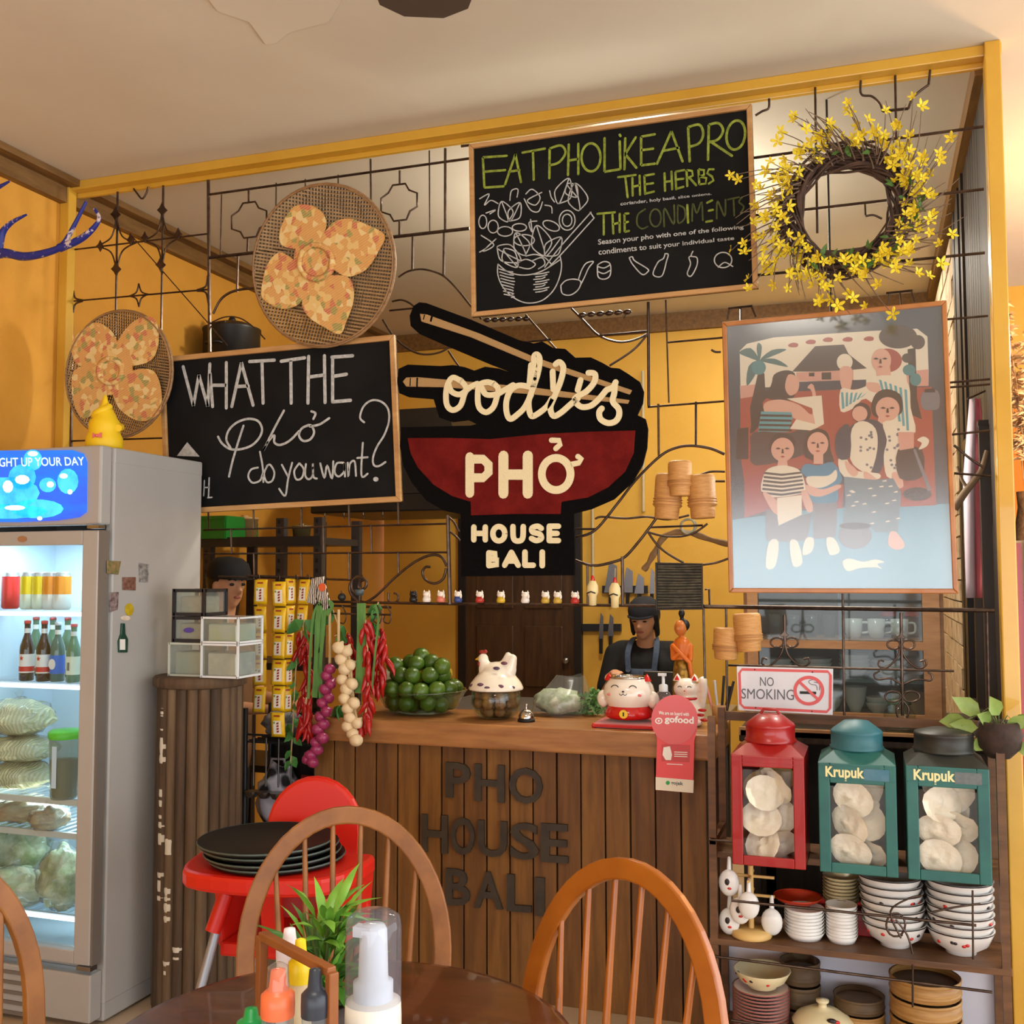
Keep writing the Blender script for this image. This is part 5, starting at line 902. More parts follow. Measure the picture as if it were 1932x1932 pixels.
for k, p in enumerate(lp):
    o = bpy.data.objects.new('lime', lmm[1 if k in (41, 47) else 0]); COL.objects.link(o); o.location = bp+V(p); o.rotation_euler = (random.uniform(0, 6), random.uniform(0, 6), 0); o['category'] = 'lime'; o['group'] = 'limes in the glass bowl'
    o['label'] = 'green lime in the heaped glass bowl' if k not in (41, 47) else ('lime with an orange blush near the top of the heap' if k == 41 else 'yellowing lime on the upper right of the heap')
pt_ = thing('prep_table', 'stainless prep table behind the bar counter', 'table', ((CXL+CXR)/2, 4.7, 0)); mpt = M('prep_steel', (150, 148, 144), .35, .8)
MB().box(((CXL+CXR)/2+.05, 4.7, .94), (CXR-CXL-.2, .96, .04)).build('table_top', mpt, pt_, bevel=.004)
for sx in (CXL+.2, CXR-.1):
    for sy in (4.26, 5.14): MB().cyl((sx, sy, 0), .02, .92, 10).build('leg', mpt, pt_)
cb = thing('cabbage', 'white round cabbage behind the lime bowl', 'cabbage', V((W(780, 1260, 4.42).x, 4.42, .961))); mcab = M('cabbage_white', (222, 226, 206), .5, 0, (206, 214, 186), 6, .3)
MB().ball((0, 0, .12), (.135, .11, .12), 22, 14, nz=.1).build('cabbage_head', mcab, cb, world=False)
for k in range(4): MB().ball((.02*math.cos(k*1.7), .02*math.sin(k*1.7), .125), (.132, .108, .118), 14, 8, nz=.14, sd=k).build('outer_leaf', mcab, cb, world=False)
# hen-lidded jar of nuts
p = V((W(936, 1330, 3.95).x, 3.95, ZT)); hj = thing('hen_jar', 'glass jar of brown nuts under a white hen-shaped lid', 'jar', p); MB().lathe([(.0, .003), (.06, .003), (.085, .02), (.1, .06), (.096, .105), (.09, .112), (.094, .105), (.096, .06), (.08, .024), (.055, .008), (0, .008)], seg=28).build('jar_glass', mgb, hj, world=False)
mce = M('hen_ceramic', (236, 226, 206), .15, coat=.5); m = MB(); m.lathe([(.0, .112), (.108, .112), (.11, .118), (.1, .14), (.08, .165), (.06, .18), (0, .185)], seg=28); m.ball((.005, 0, .178), (.066, .05, .045)); m.cap((-.045, 0, .19), (-.052, 0, .225), .028, .02); m.ball((-.054, 0, .232), .022); m.cap((.05, 0, .19), (.07, 0, .235), .035, .018); m.cap((.04, 0, .21), (.05, 0, .25), .025, .012)
lid = m.build('hen_lid', mce, hj, world=False, fuse=.006, smooth_it=4); MB().ball((-.058, 0, .258), (.014, .006, .008)).ball((-.046, 0, .26), (.01, .005, .008)).ball((-.066, -.014, .212), (.006, .005, .01)).build('comb', mrd, lid, world=False); MB().cap((-.072, 0, .232), (-.086, 0, .228), .008, .002).build('beak', mys, lid, world=False)
m = MB()
for x, z in ((-.075, .132), (.0, .128), (.05, .135), (.085, .128), (.02, .2), (.05, .22), (-.03, .14)): m.ball((x*.98, -math.sqrt(max(.0, .098**2-x*x))*(1 if z < .15 else .48)-.004, z), (.014, .004, .007), 8, 6)
m.build('painted_flowers', M('hen_paint', (120, 60, 66), .4, 0, (60, 70, 100), 60), lid, world=False, kind='stuff')
nt_ = MB().ball((0, 0, 0), (.021, .021, .023), 12, 8, nz=.14, nf=4); ntm = mesh_only(nt_, 'nut', M('walnut_brown', (158, 106, 62), .6, 0, (122, 76, 42), 24, .5, 60))
for zl, rr, n in ((.03, .045, 6), (.03, 0, 1), (.062, .073, 9), (.06, .03, 3), (.092, .066, 8), (.09, .02, 2)):
    for k in range(n):
        a = 2*math.pi*k/n+zl*40; o = bpy.data.objects.new('nut', ntm); COL.objects.link(o); o.location = p+V((rr*math.cos(a), rr*math.sin(a), zl)); o.rotation_euler = (k, k*2, 0); o['label'] = 'brown round nut inside the hen-lidded glass jar'; o['category'] = 'nut'; o['group'] = 'nuts in the hen jar'
b_ = on(993, 1348); b_ = V((W(993, 1345, 3.9).x, 3.9, ZT)); be = thing('counter_bell', 'small chrome counter bell with dark base', 'bell', b_); mchr = M('chrome', (200, 196, 190), .12, 1); MB().lathe([(.0, 0), (.034, 0), (.034, .008), (.03, .012), (0, .012)], seg=20).build('bell_base', black, be, world=False); MB().lathe([(.03, .014), (.03, .02), (.024, .036), (.012, .046), (0, .048)], seg=20).build('bell_dome', mchr, be, world=False); MB().cyl((0, 0, .046), .004, .014, 8).ball((0, 0, .062), .006, 8, 6).build('bell_plunger', mchr, be, world=False)
p = V((W(1052, 1330, 4.12).x, 4.12, ZT)); hb = thing('herb_bag', 'open clear plastic bag of herbs slumped on the counter', 'bag', p); m = MB(); m.ball((0, 0, .055), (.1, .07, .05), 22, 12, nz=.3, nf=3).build('herbs', M('bag_herbs', (126, 150, 104), .6, 0, (206, 212, 190), 22, .5), hb, world=False)
m = MB(); m.lathe([(.11, .002), (.115, .05), (.1, .09), (.075, .13), (.055, .16)], seg=22, caps=False); m.v = [V((v.x+v.z*.35+.012*noise.noise(v*30), v.y*.7+.012*noise.noise(v*25+V((3, 0, 0))), max(.002, v.z+.01*noise.noise(v*22)))) for v in m.v]; m.build('plastic', mpl, hb, world=False)
p = V((W(1122, 1330, 4.15).x, 4.15, ZT)); co = thing('coriander_bunch', 'leafy green coriander bunch beside the lucky cat pot', 'herbs', p); mco = M('coriander_green', (76, 122, 60), .6, 0, (104, 148, 78), 30); m = MB()
for k in range(260):
    a, r_, z_ = random.uniform(0, 6.28), random.uniform(0, .085), random.uniform(.01, .11); q = V((r_*math.cos(a), r_*math.sin(a)*.7, z_*(1-r_*5))); d = V((random.uniform(-1, 1), random.uniform(-1, 1), random.uniform(-.2, 1))).normalized()*.018; e_ = d.orthogonal().normalized()*.009; q.z = max(q.z, .012)
    m.add([q, q+d*.5+e_, q+d, q+d*.5-e_], [(0, 1, 2, 3)])
m.build('leaves', mco, co, world=False, kind='stuff'); m = MB()
for k in range(14): m.tube([V((.0, random.uniform(-.03, .03), .008)), V((-.12-random.uniform(0, .03), random.uniform(-.03, .03), .006))], .0022, 4)
m.build('stems', mco, co, world=False, kind='stuff')
# ================================================================ lucky cats, pump bottle, sign, statue
mcw = M('cat_ceramic', (238, 226, 210), .18, coat=.6); mcr = M('cat_red', (196, 26, 24), .25, coat=.4); mgold = M('gold', (206, 164, 50), .3, .8); mpk_ = M('ear_pink', (226, 120, 120), .4)
def arc(c, r, a0, a1, n=7, sx=1.): return [V((c[0]+sx*r*math.cos(a0+(a1-a0)*i/(n-1)), c[1], c[2]+r*math.sin(a0+(a1-a0)*i/(n-1)))) for i in range(n)]
p = V((W(1187, 1350, 3.92).x, 3.92, ZT)); k1 = thing('lucky_cat_pot', 'fat smiling white lucky cat pot with red bib', 'cat pot', p)
m = MB(); m.lathe([(0, .02), (.08, .02), (.1, .04), (.095, .06), (.1, .075), (.118, .1), (.122, .13), (.112, .165), (.092, .19), (.088, .2), (.078, .2), (.075, .18), (0, .17)], seg=30); m.ball((-.118, -.02, .1), (.03, .03, .04)); m.ball((.118, -.02, .1), (.03, .03, .04)); body = m.build('pot_body', mcw, k1, world=False)
MB().lathe([(.074, .196), (.09, .196), (.091, .204), (.074, .204), (.074, .196)], seg=30, caps=False).build('pot_rim', mchr, body, world=False)
for sx in (-1, 1):
    e_ = MB().lathe([(.022, 0), (.012, .02), (0, .034)], (sx*.09, -.02, .186), 10).build('ear', mcr, body, world=False)
    MB().tube(arc((sx*.042, -.112+.004, .152), .02, .5, 2.64), .0022, 5).build('eye', black, body, world=False); MB().ball((sx*.07, -.1, .128), (.012, .004, .006), 8, 6).build('cheek', mpk_, body, world=False)
MB().ball((0, -.124, .145), (.006, .005, .004), 8, 6).build('nose', black, body, world=False); MB().tube(arc((-.009, -.125, .138), .009, 3.3, 6.1, 6), .0014, 4).tube(arc((.009, -.125, .138), .009, 3.3, 6.1, 6), .0014, 4).build('mouth', black, body, world=False)
bi = MB().lathe([(.096, .012), (.116, .022), (.112, .045), (.1, .068), (.097, .072)], seg=30, caps=False).build('red_bib', mcr, k1, world=False); MB().prism([V((x, -.114, z)) for x, z in circ((.0, .042), .02, .02, 14)], N_, .006).build('gold_coin', mgold, bi, world=False); MB().box((0, -.121, .042), (.006, .003, .018)).build('coin_mark', black, bi, world=False)
cu_ = thing('red_cushion', 'flat red cushion under the lucky cat pot', 'cushion', p); MB().box((0, 0, .009), (.28, .26, .018)).build('pad', M('red_velvet', (186, 30, 28), .8, sheen=.5), cu_, world=False, bevel=.008, sub=1)
k1.location.z = ZT+.019; k1.scale = (.8,)*3; cu_.scale = (.85, .85, 1)
for sx in (-1, 1):
    for sy in (-1, 1): MB().ball((sx*.13, sy*.12, .008), .01, 8, 6).build('tassel', mcr, cu_, world=False)
pb = V((W(1252, 1330, 3.9).x, 3.9, ZT)); o = thing('pump_bottle', 'clear pump bottle of red liquid with white nozzle behind pink sign', 'bottle', pb); mred = M('red_liquid', (190, 40, 36), .2)
MB().lathe([(0, .0), (.03, 0), (.033, .005), (.033, .11), (.022, .13), (.014, .135)], seg=20).build('bottle_shell', glassm('thin_plastic', (240, 240, 242), .08, 1.5, .06), o, world=False); MB().lathe([(0, .003), (.029, .003), (.031, .085), (0, .086)], seg=18).build('liquid', mred, o, world=False); MB().lathe([(.0165, .132), (.0165, .155), (.012, .158), (.006, .16), (.006, .19), (0, .19)], seg=16).box((-.004, 0, .194), (.03, .012, .01)).build('pump', mwh, o, world=False)
# standing pink delivery sign hung over the counter edge
Ys = 3.735; sg = thing('delivery_sign', 'pink card sign with round head reading gofood', 'sign', W(1273, 1494, Ys)); mps = M('sign_pink', (228, 84, 88), .4); mps2 = M('sign_pink_clear', (214, 96, 98), .3)
MB().prism(onY([(1236, 1372), (1240, 1395), (1237, 1490), (1308, 1496), (1310, 1398), (1316, 1372), (1290, 1340)], Ys), N_, .003).build('card', mps, sg); MB().prism(onY(circ((1273, 1358), 44, 47, 28), Ys-.0035), N_, .003).build('round_head', mps2, sg); MB().prism(onY([(1237, 1466), (1309, 1472), (1308, 1496), (1237, 1490)], Ys-.0035), N_, .001).build('white_foot', mwl, sg)
MB().prism(onY([(1248, 1404), (1302, 1406), (1301, 1438), (1248, 1436)], Ys-.0035), N_, .0006).build('photo_panel', M('sign_dusky', (196, 74, 78), .5), sg)
m = MB(); m.text('gofood', *onY([(1254, 1366), (1309, 1370), (1309, 1352), (1254, 1350)], Ys-.007), th=.0008, bold=.03); m.text('We are on board with', *onY([(1243, 1348), (1300, 1351), (1300, 1344), (1243, 1341)], Ys-.007), th=.0008, bold=.02); m.stroke(onY(circ((1243, 1360), 6, 5, 14)+[(1249, 1360)], Ys-.007), .004, N_, .0008); m.prism(onY(circ((1243, 1360), 2, 2, 8), Ys-.007), N_, .0008); m.prism(onY([(1252, 1410), (1264, 1408), (1268, 1424), (1266, 1434), (1256, 1434), (1250, 1424)], Ys-.0045), N_, .0006)
for k in range(3): m.prism(onY([(1272, 1418+k*4), (1297, 1419+k*4), (1297, 1420.5+k*4), (1272, 1419.5+k*4)], Ys-.0045), N_, .0006)
m.prism(onY([(1258, 1440.5), (1288, 1442), (1288, 1443.5), (1258, 1442)], Ys-.004), N_, .0006); m.build('white_print', white, sg); m = MB(); m.text('gojek', *onY([(1266, 1482), (1289, 1484), (1289, 1475), (1266, 1473)], Ys-.005), th=.0006, bold=.02); m.build('foot_print', M('print_grey', (90, 96, 92), .6), sg); m = MB(); m.prism(onY(circ((1260, 1477), 4, 4, 10), Ys-.005), N_, .0006); m.build('foot_logo', M('print_green', (60, 168, 90), .6), sg)
# waving lucky cat
p = V((W(1298, 1350, 4.0).x, 4.0, ZT)); k2 = thing('waving_cat', 'white waving lucky cat with red collar behind the pink sign', 'figurine', p); m = MB(); m.lathe([(0, 0), (.055, 0), (.07, .02), (.068, .06), (.05, .1), (.045, .12), (0, .12)], seg=20); m.ball((-.005, 0, .15), (.056, .05, .045)); m.cap((.055, -.01, .08), (.07, -.015, .14), .02, .016); m.cap((.07, -.015, .14), (.066, -.02, .185), .016, .02); m.ball((-.045, -.04, .045), (.028, .03, .036)); m.ball((.04, -.05, .02), (.03, .03, .02)); m.ball((-.04, -.055, .02), (.03, .03, .02))
k2.scale = (.9,)*3; bd = m.build('cat_body', mcw, k2, world=False, fuse=.006)
for sx in (-1, 1):
    MB().lathe([(.02, 0), (.01, .018), (0, .03)], (-.005+sx*.036, -.005, .183), 10).build('ear', mcw, bd, world=False); MB().lathe([(.011, 0), (.005, .012), (0, .02)], (-.005+sx*.036, -.017, .186), 8).build('inner_ear', mcr, bd, world=False); MB().tube(arc((-.005+sx*.02, -.048, .155), .009, .5, 2.64), .0016, 5).build('eye', black, bd, world=False)
MB().ball((-.005, -.052, .145), .003, 6, 5).build('nose', mcr, bd, world=False); MB().tube([V((-.005+.05*math.cos(a), .05*math.sin(a)-.0, .112)) for a in [2*math.pi*i/18 for i in range(18)]], .006, 6, closed=True).build('collar', mcr, bd, world=False); MB().ball((-.005, -.056, .102), .008, 8, 6).build('bell', mgold, bd, world=False)
for i, q in enumerate(((.06, -.06, .05), (.075, -.06, .03), (.068, -.06, .07), (.05, -.062, .02))): MB().ball(q, (.018, .004, .007), 8, 5).build('red_stripe', mcr, bd, world=False)
# tall carved statue of a woman in orange
p = V((W(1288, 1345, 4.12).x, 4.12, ZT)); st = thing('dancer_statue', 'slim carved statue in orange sash with black hair bun', 'statue', p); mor_ = M('statue_orange', (216, 112, 36), .35); mskn = M('statue_skin', (206, 120, 56), .35); mgo = M('statue_gold', (176, 136, 52), .4, .5, (120, 86, 30), 60, kind='voronoi')
MB().lathe([(.0, 0), (.04, 0), (.042, .06), (.04, .13), (.034, .2), (.03, .235), (0, .24)], seg=20).build('skirt', mgo, st, world=False); MB().cap((0, 0, .235), (0, 0, .29), .03, .034).cap((-.034, -.005, .285), (-.03, -.03, .24), .012, .01).cap((-.03, -.03, .24), (-.004, -.04, .26), .01, .008).cap((.034, -.005, .285), (.036, -.02, .235), .012, .01).build('torso', mor_, st, world=False, fuse=.004)
MB().cap((0, 0, .3), (0, 0, .33), .013, .012).ball((-.004, -.004, .356), (.025, .027, .032)).ball((-.012, -.03, .352), (.004, .006, .006)).build('head', mskn, st, world=False, fuse=.003); MB().ball((.004, .008, .366), (.027, .026, .026)).ball((0, .004, .4), (.009, .009, .009)).ball((0, .004, .412), (.013, .013, .016)).build('hair', black, st, world=False, fuse=.003)
MB().tube([V((-.034, -.02, .29)), V((0, -.038, .26)), V((.034, -.03, .225)), V((.04, -.01, .15)), V((.038, -.02, .06))], .009, 6).build('sash', mor_, st, world=False)
# cup of pens, tablet
p = V((W(1352, 1340, 4.1).x, 4.1, ZT+.0)); o = thing('pen_pot', 'brown wooden pot of pens and brushes on the counter end', 'pot', V((W(1356, 1350, 4.05).x, 4.08, 1.0))); MB().lathe([(0, 0), (.028, 0), (.03, .09), (.026, .09), (.024, .01), (0, .01)], seg=16).build('pot', M('pot_tan', (168, 120, 66), .5), o, world=False)
for i, (dx, dy, c) in enumerate(((-.03, -.005, (226, 150, 150)), (-.012, .01, (220, 220, 224)), (.012, -.01, (30, 30, 32)), (.024, .006, (50, 50, 54)), (.034, -.004, (40, 40, 42)))): MB().tube([V((dx*.4, dy, .015)), V((dx*1.6, dy, .16+.02*(i % 3)))], .005, 6).build('pen', M('pen%d' % i, c, .4), o, world=False)
p = V((W(1254, 1290, 4.14).x, 4.14, ZT)); o = thing('order_tablet', 'black tablet screen on a stand behind the lucky cat pot', 'tablet', p); MB().box((0, .02, .115), (.18, .012, .13), mat=Matrix.Rotation(-.2, 3, 'X')).build('screen_case', black, o, world=False, bevel=.004); MB().box((0, .032, .03), (.08, .06, .06)).build('stand', mbk, o, world=False); MB().box((0, .032, .178), (.17, .004, .004)).build('edge_glint', mchr, o, world=False)
# ================================================================ row of little figures along the rail
YR = 3.785
def zr(x): return W(x, 1139+(x-868)*.011, YR).z+.006
figs = [(780, 'black', 'tiny black cat figure at the left end of the rail'), (805, 'white', 'tiny white cat figure second along the rail'), (832, 'pink', 'tiny cat figure with pink bib on the rail'), (864, 'blue', 'tiny cat figure with blue bib beside the iron post'), (905, 'red', 'tiny cat figure with red base in front of the door'), (945, 'yellow', 'tiny cat figure holding yellow in front of the door'), (991, 'white', 'plump tiny white cat figure mid-door on the rail'), (1029, 'gold', 'tiny white cat figure with gold trim on the rail'), (1052, 'gold', 'tiny cat figure with gold staff on the rail'), (1085, 'red', 'rightmost tiny white cat figure with red feet on the rail')]
fc = {'black': (30, 26, 28), 'white': (230, 222, 212), 'pink': (216, 120, 100), 'blue': (50, 70, 130), 'red': (180, 50, 40), 'yellow': (206, 170, 40), 'gold': (196, 160, 60)}
for x, cn, lb in figs:
    o = thing('rail_figure', lb, 'figurine', (W(x, 1138, YR).x, YR, zr(x)-.001), 'tiny figures standing along the iron rail'); mh = mcw if cn != 'black' else M('fig_black', (26, 22, 24), .3)
    MB().lathe([(0, 0), (.014, 0), (.017, .008), (.013, .022), (0, .024)], seg=12).build('figure_bib', M('fig_'+cn, fc[cn], .3), o, world=False); MB().ball((0, 0, .03), (.016, .014, .012), 10, 7).lathe([(.006, .037), (0, .048)], (-.01, 0, 0), 6).lathe([(.006, .037), (0, .048)], (.01, 0, 0), 6).build('figure_head', mh, o, world=False); MB().ball((.014, -.006, .024), (.005, .005, .009), 7, 5).build('raised_paw', mh, o, world=False)
for x, lb, kind in ((645, 'small black apple charm under the scroll grille', 'a'), (678, 'small dark cup charm inside the iron spiral', 'c')):
    o = thing('rail_charm', lb, 'charm', (W(x, 1134, YR).x, YR, W(x, 1134, YR).z)); 
    if kind == 'a': MB().ball((0, 0, .016), (.017, .017, .016), 12, 8).build('apple', M('charm_black', (34, 34, 36), .4), o, world=False); MB().tube([V((0, 0, .03)), V((-.003, 0, .042))], .0018, 5).build('stalk', MATS['charm_black'], o, world=False)
    else: MB().lathe([(.006, .022), (.016, .024), (.02, .046), (.018, .046), (.014, .028), (0, .026)], seg=14).build('cup', M('charm_slate', (70, 80, 84), .4), o, world=False); MB().cyl((0, 0, 0), .002, .024, 6).build('stem', iron, o, world=False)
for x, y, lb in ((1118, 1112, 'pale hanging rooster charm with red comb, nearer the door'), (1160, 1116, 'pale hanging rooster charm with red comb, nearer the chef')):
    q = W(x, y, 3.77); o = thing('rooster_charm', lb, 'charm', q-V((0, 0, .06)), 'rooster charms hung on the rail'); mpl_ = M('charm_pale', (226, 206, 150), .4)
    MB().lathe([(0, -.06), (.014, -.058), (.015, -.025), (.022, -.01), (.021, .012), (.012, .03), (0, .034)], (0, 0, .06), 14).build('rooster_body', mpl_, o, world=False); MB().ball((0, 0, .098), (.007, .004, .014), 8, 6).ball((.006, 0, .09), (.005, .004, .008), 8, 6).build('comb', mcr, o, world=False); MB().tube([V((-.016, -.02, .046)), V((0, -.024, .052)), V((.016, -.02, .046))], .0025, 5).build('face_line', black, o, world=False); MB().tube([V((0, 0, .1)), V((0, .01, .145))], .0014, 4).build('cord', mstr, o, world=False)
# ================================================================ bamboo baskets, branch, dark plaque, no smoking sign
mbam = M('bamboo_tan', (204, 152, 88), .5, 0, (182, 128, 68), 26, .3, stretch=(1, 1, 8)); mbd = M('bamboo_shade', (176, 124, 70), .55)
def rice_basket(lb, x, y, w, h, Y, tilt=0):
    c = W(x, y, Y); r = w/2*3.75/1991; hh = h*3.75/1991; o = thing('rice_basket', lb, 'basket', c-V((0, 0, hh/2)), 'small woven bamboo rice baskets'); o.rotation_euler = (0, tilt, 0)
    MB().lathe([(.0, 0), (r*.8, 0), (r*.84, .004), (r*.88, hh*.3)], seg=20).build('basket_base', mbam, o, world=False)
    MB().lathe([(r*.96, hh*.27), (r, hh*.3), (r, hh*.36), (r*.97, hh*.4), (r*.98, hh*.9), (r*.93, hh*.97), (r*.8, hh), (0, hh)], seg=20).build('basket_lid', mbam, o, world=False)
    for z_ in (.31, .38, .44): MB().tube([V((r*1.01*math.cos(a), r*1.01*math.sin(a), hh*z_)) for a in [2*math.pi*i/20 for i in range(20)]], .0022, 5, closed=True).build('band', mbd, o, world=False)
rice_basket('bamboo rice basket on top of the group of three by the painting', 1283, 903, 46, 66, 3.71); rice_basket('bamboo rice basket hanging left in the group of three', 1257, 937, 54, 86, 3.75, .08); rice_basket('bamboo rice basket nearest the painting in the group of three', 1326, 937, 54, 82, 3.74, -.04); rice_basket('lower bamboo rice basket beside the dark plaque', 1369, 1214, 50, 58, 3.75, .05); rice_basket('upper bamboo rice basket overlapping the crockery cabinet', 1413, 1193, 52, 70, 3.74, -.06)
bk = thing('wall_branch', 'crooked grey branch tied behind the grille arcs', 'branch', W(1216, 1078, 3.84)); P = sm(onY([(1376, 1027), (1340, 1018), (1305, 1006), (1275, 1004), (1252, 1014), (1236, 1040), (1224, 1062), (1214, 1076)], 3.84), 5); MB().tube(P, [.011+.002*math.sin(i) for i in range(len(P))], 8).build('branch_wood', M('branch_grey', (150, 116, 74), .8, 0, (120, 90, 58), 14, .4), bk); MB().tube(onY(circ((1299, 992), 15, 12, 20), 3.825), .0045, 6, closed=True).tube(onY(circ((1298, 993), 13, 14, 20), 3.82), .004, 6, closed=True).build('twine_ring', M('twine', (170, 166, 140), .8), bk)
pq = quad_frame('woven_plaque', 'square dark woven plaque hanging beside the chef', 'plaque', [(1237, 1061), (1326, 1063), (1327, 1150), (1238, 1151)], 3.77, .006, .012, (M('plaque_edge', (52, 46, 38), .6), M('plaque_base', (48, 44, 36), .7)), slab='backing'); mslt = M('plaque_slat', (84, 78, 62), .6, 0, (54, 50, 40), 40)
for k in range(16): y = 1067+k*5.2; MB().tube(onY([(1241, y+random.uniform(-1, 1)), (1280, y+random.uniform(-1, 1)), (1323, y+random.uniform(-1, 1))], 3.762), .0045, 5).build('slat', mslt, pq)
Yn = 3.70; mns = M('sign_white', (214, 214, 218), .4, 0, (202, 202, 208), 8); mnr = M('sign_red', (206, 84, 84), .45); ns = thing('no_smoking_sign', 'white enamel NO SMOKING sign with red border', 'sign', W(1480, 1346, Yn))
q = [(1390, 1257), (1572, 1262), (1571, 1349), (1393, 1340)]; MB().prism(onY(q, Yn), N_, .003).build('plate', mns, ns, bevel=.001); m = MB(); m.stroke(onY([(1400, 1263), (1562, 1267), (1567, 1274), (1566, 1336), (1560, 1343), (1404, 1335), (1397, 1328), (1395, 1270)], Yn-.003), .009, N_, .0008, closed=True); m.build('red_border', mnr, ns)
m = MB(); m.text('NO', *onY([(1434, 1294), (1460, 1295), (1460, 1278), (1434, 1277)], Yn-.003), th=.001, bold=.0).text('SMOKING', *onY([(1399, 1318), (1498, 1321), (1498, 1301), (1399, 1299)], Yn-.003), th=.001, bold=.0); m.build('lettering', M('sign_grey', (92, 92, 96), .6), ns)
m = MB(); m.stroke(sm(onY(circ((1526, 1303), 26, 25, 24), Yn-.0034), 2, True), .011, N_, .001, closed=True); m.stroke(onY([(1508, 1286), (1544, 1320)], Yn-.0044), .009, N_, .001); m.build('prohibition_ring', mnr, ns); m = MB(); m.prism(onY([(1509, 1304), (1540, 1305), (1540, 1310), (1509, 1309)], Yn-.0035), N_, .0008); m.build('cigarette', black, ns); m = MB(); m.stroke(sm(onY([(1542, 1302), (1540, 1293), (1530, 1291), (1526, 1285), (1535, 1282)], Yn-.0035), 3), .002, N_, .0006); m.stroke(sm(onY([(1546, 1302), (1546, 1290), (1536, 1287)], Yn-.0035), 3), .002, N_, .0006); m.build('smoke', MATS['sign_grey'], ns)
for x, y in ((1424, 1263), (1533, 1268), (1426, 1335), (1532, 1342)): MB().tube([W(x, y, Yn-.004), W(x, y, YP)], .003, 6).build('fixing', black, ns)
# ================================================================ people
mskin = M('skin', (204, 150, 114), .5); mblk = M('black_cloth', (22, 21, 23), .85); mapr = M('denim_apron', (70, 84, 106), .8, 0, (58, 70, 90), 40); mhair = M('dark_hair', (22, 18, 17), .5)
def head(m, c, fw, up, s=1.):
    fw = V(fw).normalized(); up = V(up); up = (up-fw*up.dot(fw)).normalized(); rt = fw.cross(up); Mx = Matrix((rt, fw, up)).transposed(); c = V(c)
    L = lambda x, y, z: c+Mx@V((x*s, y*s, z*s))
    m.ball(L(0, -.008, .025), (.074*s, .092*s, .09*s), 18, 12, Mx); m.ball(L(0, .018, -.035), (.056*s, .068*s, .075*s), 16, 10, Mx); m.ball(L(0, .05, -.085), (.026*s, .026*s, .024*s), 12, 8, Mx)
    m.cap(L(0, .085, .012), L(0, .105, -.022), .009*s, .014*s, 8)
    for sx in (-1, 1): m.ball(L(sx*.076, -.005, -.01), (.011*s, .02*s, .032*s), 10, 8, Mx); m.ball(L(sx*.014, .094, -.027), .009*s, 8, 6)
    return L, Mx
def hand(m, w, d, side, curl=.6, nrm=(0, 0, -1), s=1.):
    w = V(w); d = V(d).normalized(); n = V(nrm); n = (n-d*n.dot(d)).normalized(); q = d.cross(n)*side
    m.cap(w, w+d*.05*s, .022*s, .026*s, 10); m.ball(w+d*.055*s, (.035*s, .035*s, .024*s), 10, 8)
    for k, (o_, l) in enumerate(((-.028, .062), (-.009, .072), (.01, .068), (.028, .054))):
        a = w+d*.08*s+q*o_*s; b = a+(d*math.cos(curl*.4)+n*math.sin(curl*.4))*l*.45*s; c = b+(d*math.cos(curl)+n*math.sin(curl))*l*.3*s; e = c+(d*math.cos(curl*1.6)+n*math.sin(curl*1.6))*l*.25*s
        m.tube([w+d*.05*s+q*o_*.8*s, a, b, c, e], [.010*s, .0095*s, .009*s, .0082*s, .0068*s], 8)
    a = w+d*.03*s-q*.024*s; m.tube([a, a+(d*.6-q*.7+n*.3)*.03*s, a+(d*.9-q*.6+n*.6)*.055*s], [.012*s, .0105*s, .008*s], 8)
def face(o, L, Mx, s=1., look_down=True):
    for sx in (-1, 1):
        MB().ball(L(sx*.03, .077, .006), (.013*s, .006*s, (.004 if look_down else .007)*s), 10, 6, Mx).build('eye', M('eye_dark', (28, 20, 18), .3), o); MB().tube([L(sx*.014, .086, .026), L(sx*.032, .082, .032), L(sx*.048, .07, .026)], .0032*s, 5).build('eyebrow', mhair, o)
    MB().ball(L(0, .082, -.055), (.02*s, .008*s, .0065*s), 10, 6, Mx).build('lips', M('lip', (150, 78, 68), .5), o)
# chef: black cap, black T-shirt, denim apron, head bent over the work
Yk = 5.55; hp = W(1215, 1168, Yk); ch = thing('person', 'person in black cap and T-shirt with denim apron, head bent down', 'person', (hp.x, Yk+.08, 0))
cz = hp.z; x0 = hp.x; m = MB(); L, Mx = head(m, (x0, Yk, cz), (-.12, -.93, -.22), (0, 0, 1), .92)
nk = V((x0+.005, Yk+.06, cz-.13)); sh = cz-.155
m.cap(V((x0, Yk+.03, cz-.06)), nk-V((0, -.01, .05)), .05, .055); m.cap((x0-.13, Yk+.08, sh-.03), (x0+.13, Yk+.08, sh-.03), .062, .062); m.cap((x0, Yk+.08, sh-.12), (x0, Yk+.09, sh-.3), .13, .12); m.cap((x0-.05, Yk+.08, sh-.12), (x0+.05, Yk+.08, sh-.12), .12, .12); m.cap((x0-.05, Yk+.1, sh-.42), (x0+.05, Yk+.1, sh-.42), .125, .125)
eL = V((x0-.215, Yk-.01, sh-.27)); wL = W(1158, 1278, Yk-.32); eR = V((x0+.22, Yk, sh-.28)); wR = V((x0+.1, Yk-.22, sh-.36))
m.cap((x0-.17, Yk+.07, sh-.04), eL, .05, .04); m.cap(eL, wL, .04, .026); m.cap((x0+.17, Yk+.07, sh-.04), eR, .05, .04); m.cap(eR, wR, .04, .026); hand(m, wL, (wL-eL), 1, .7); hand(m, wR, (wR-eR), -1, .7)
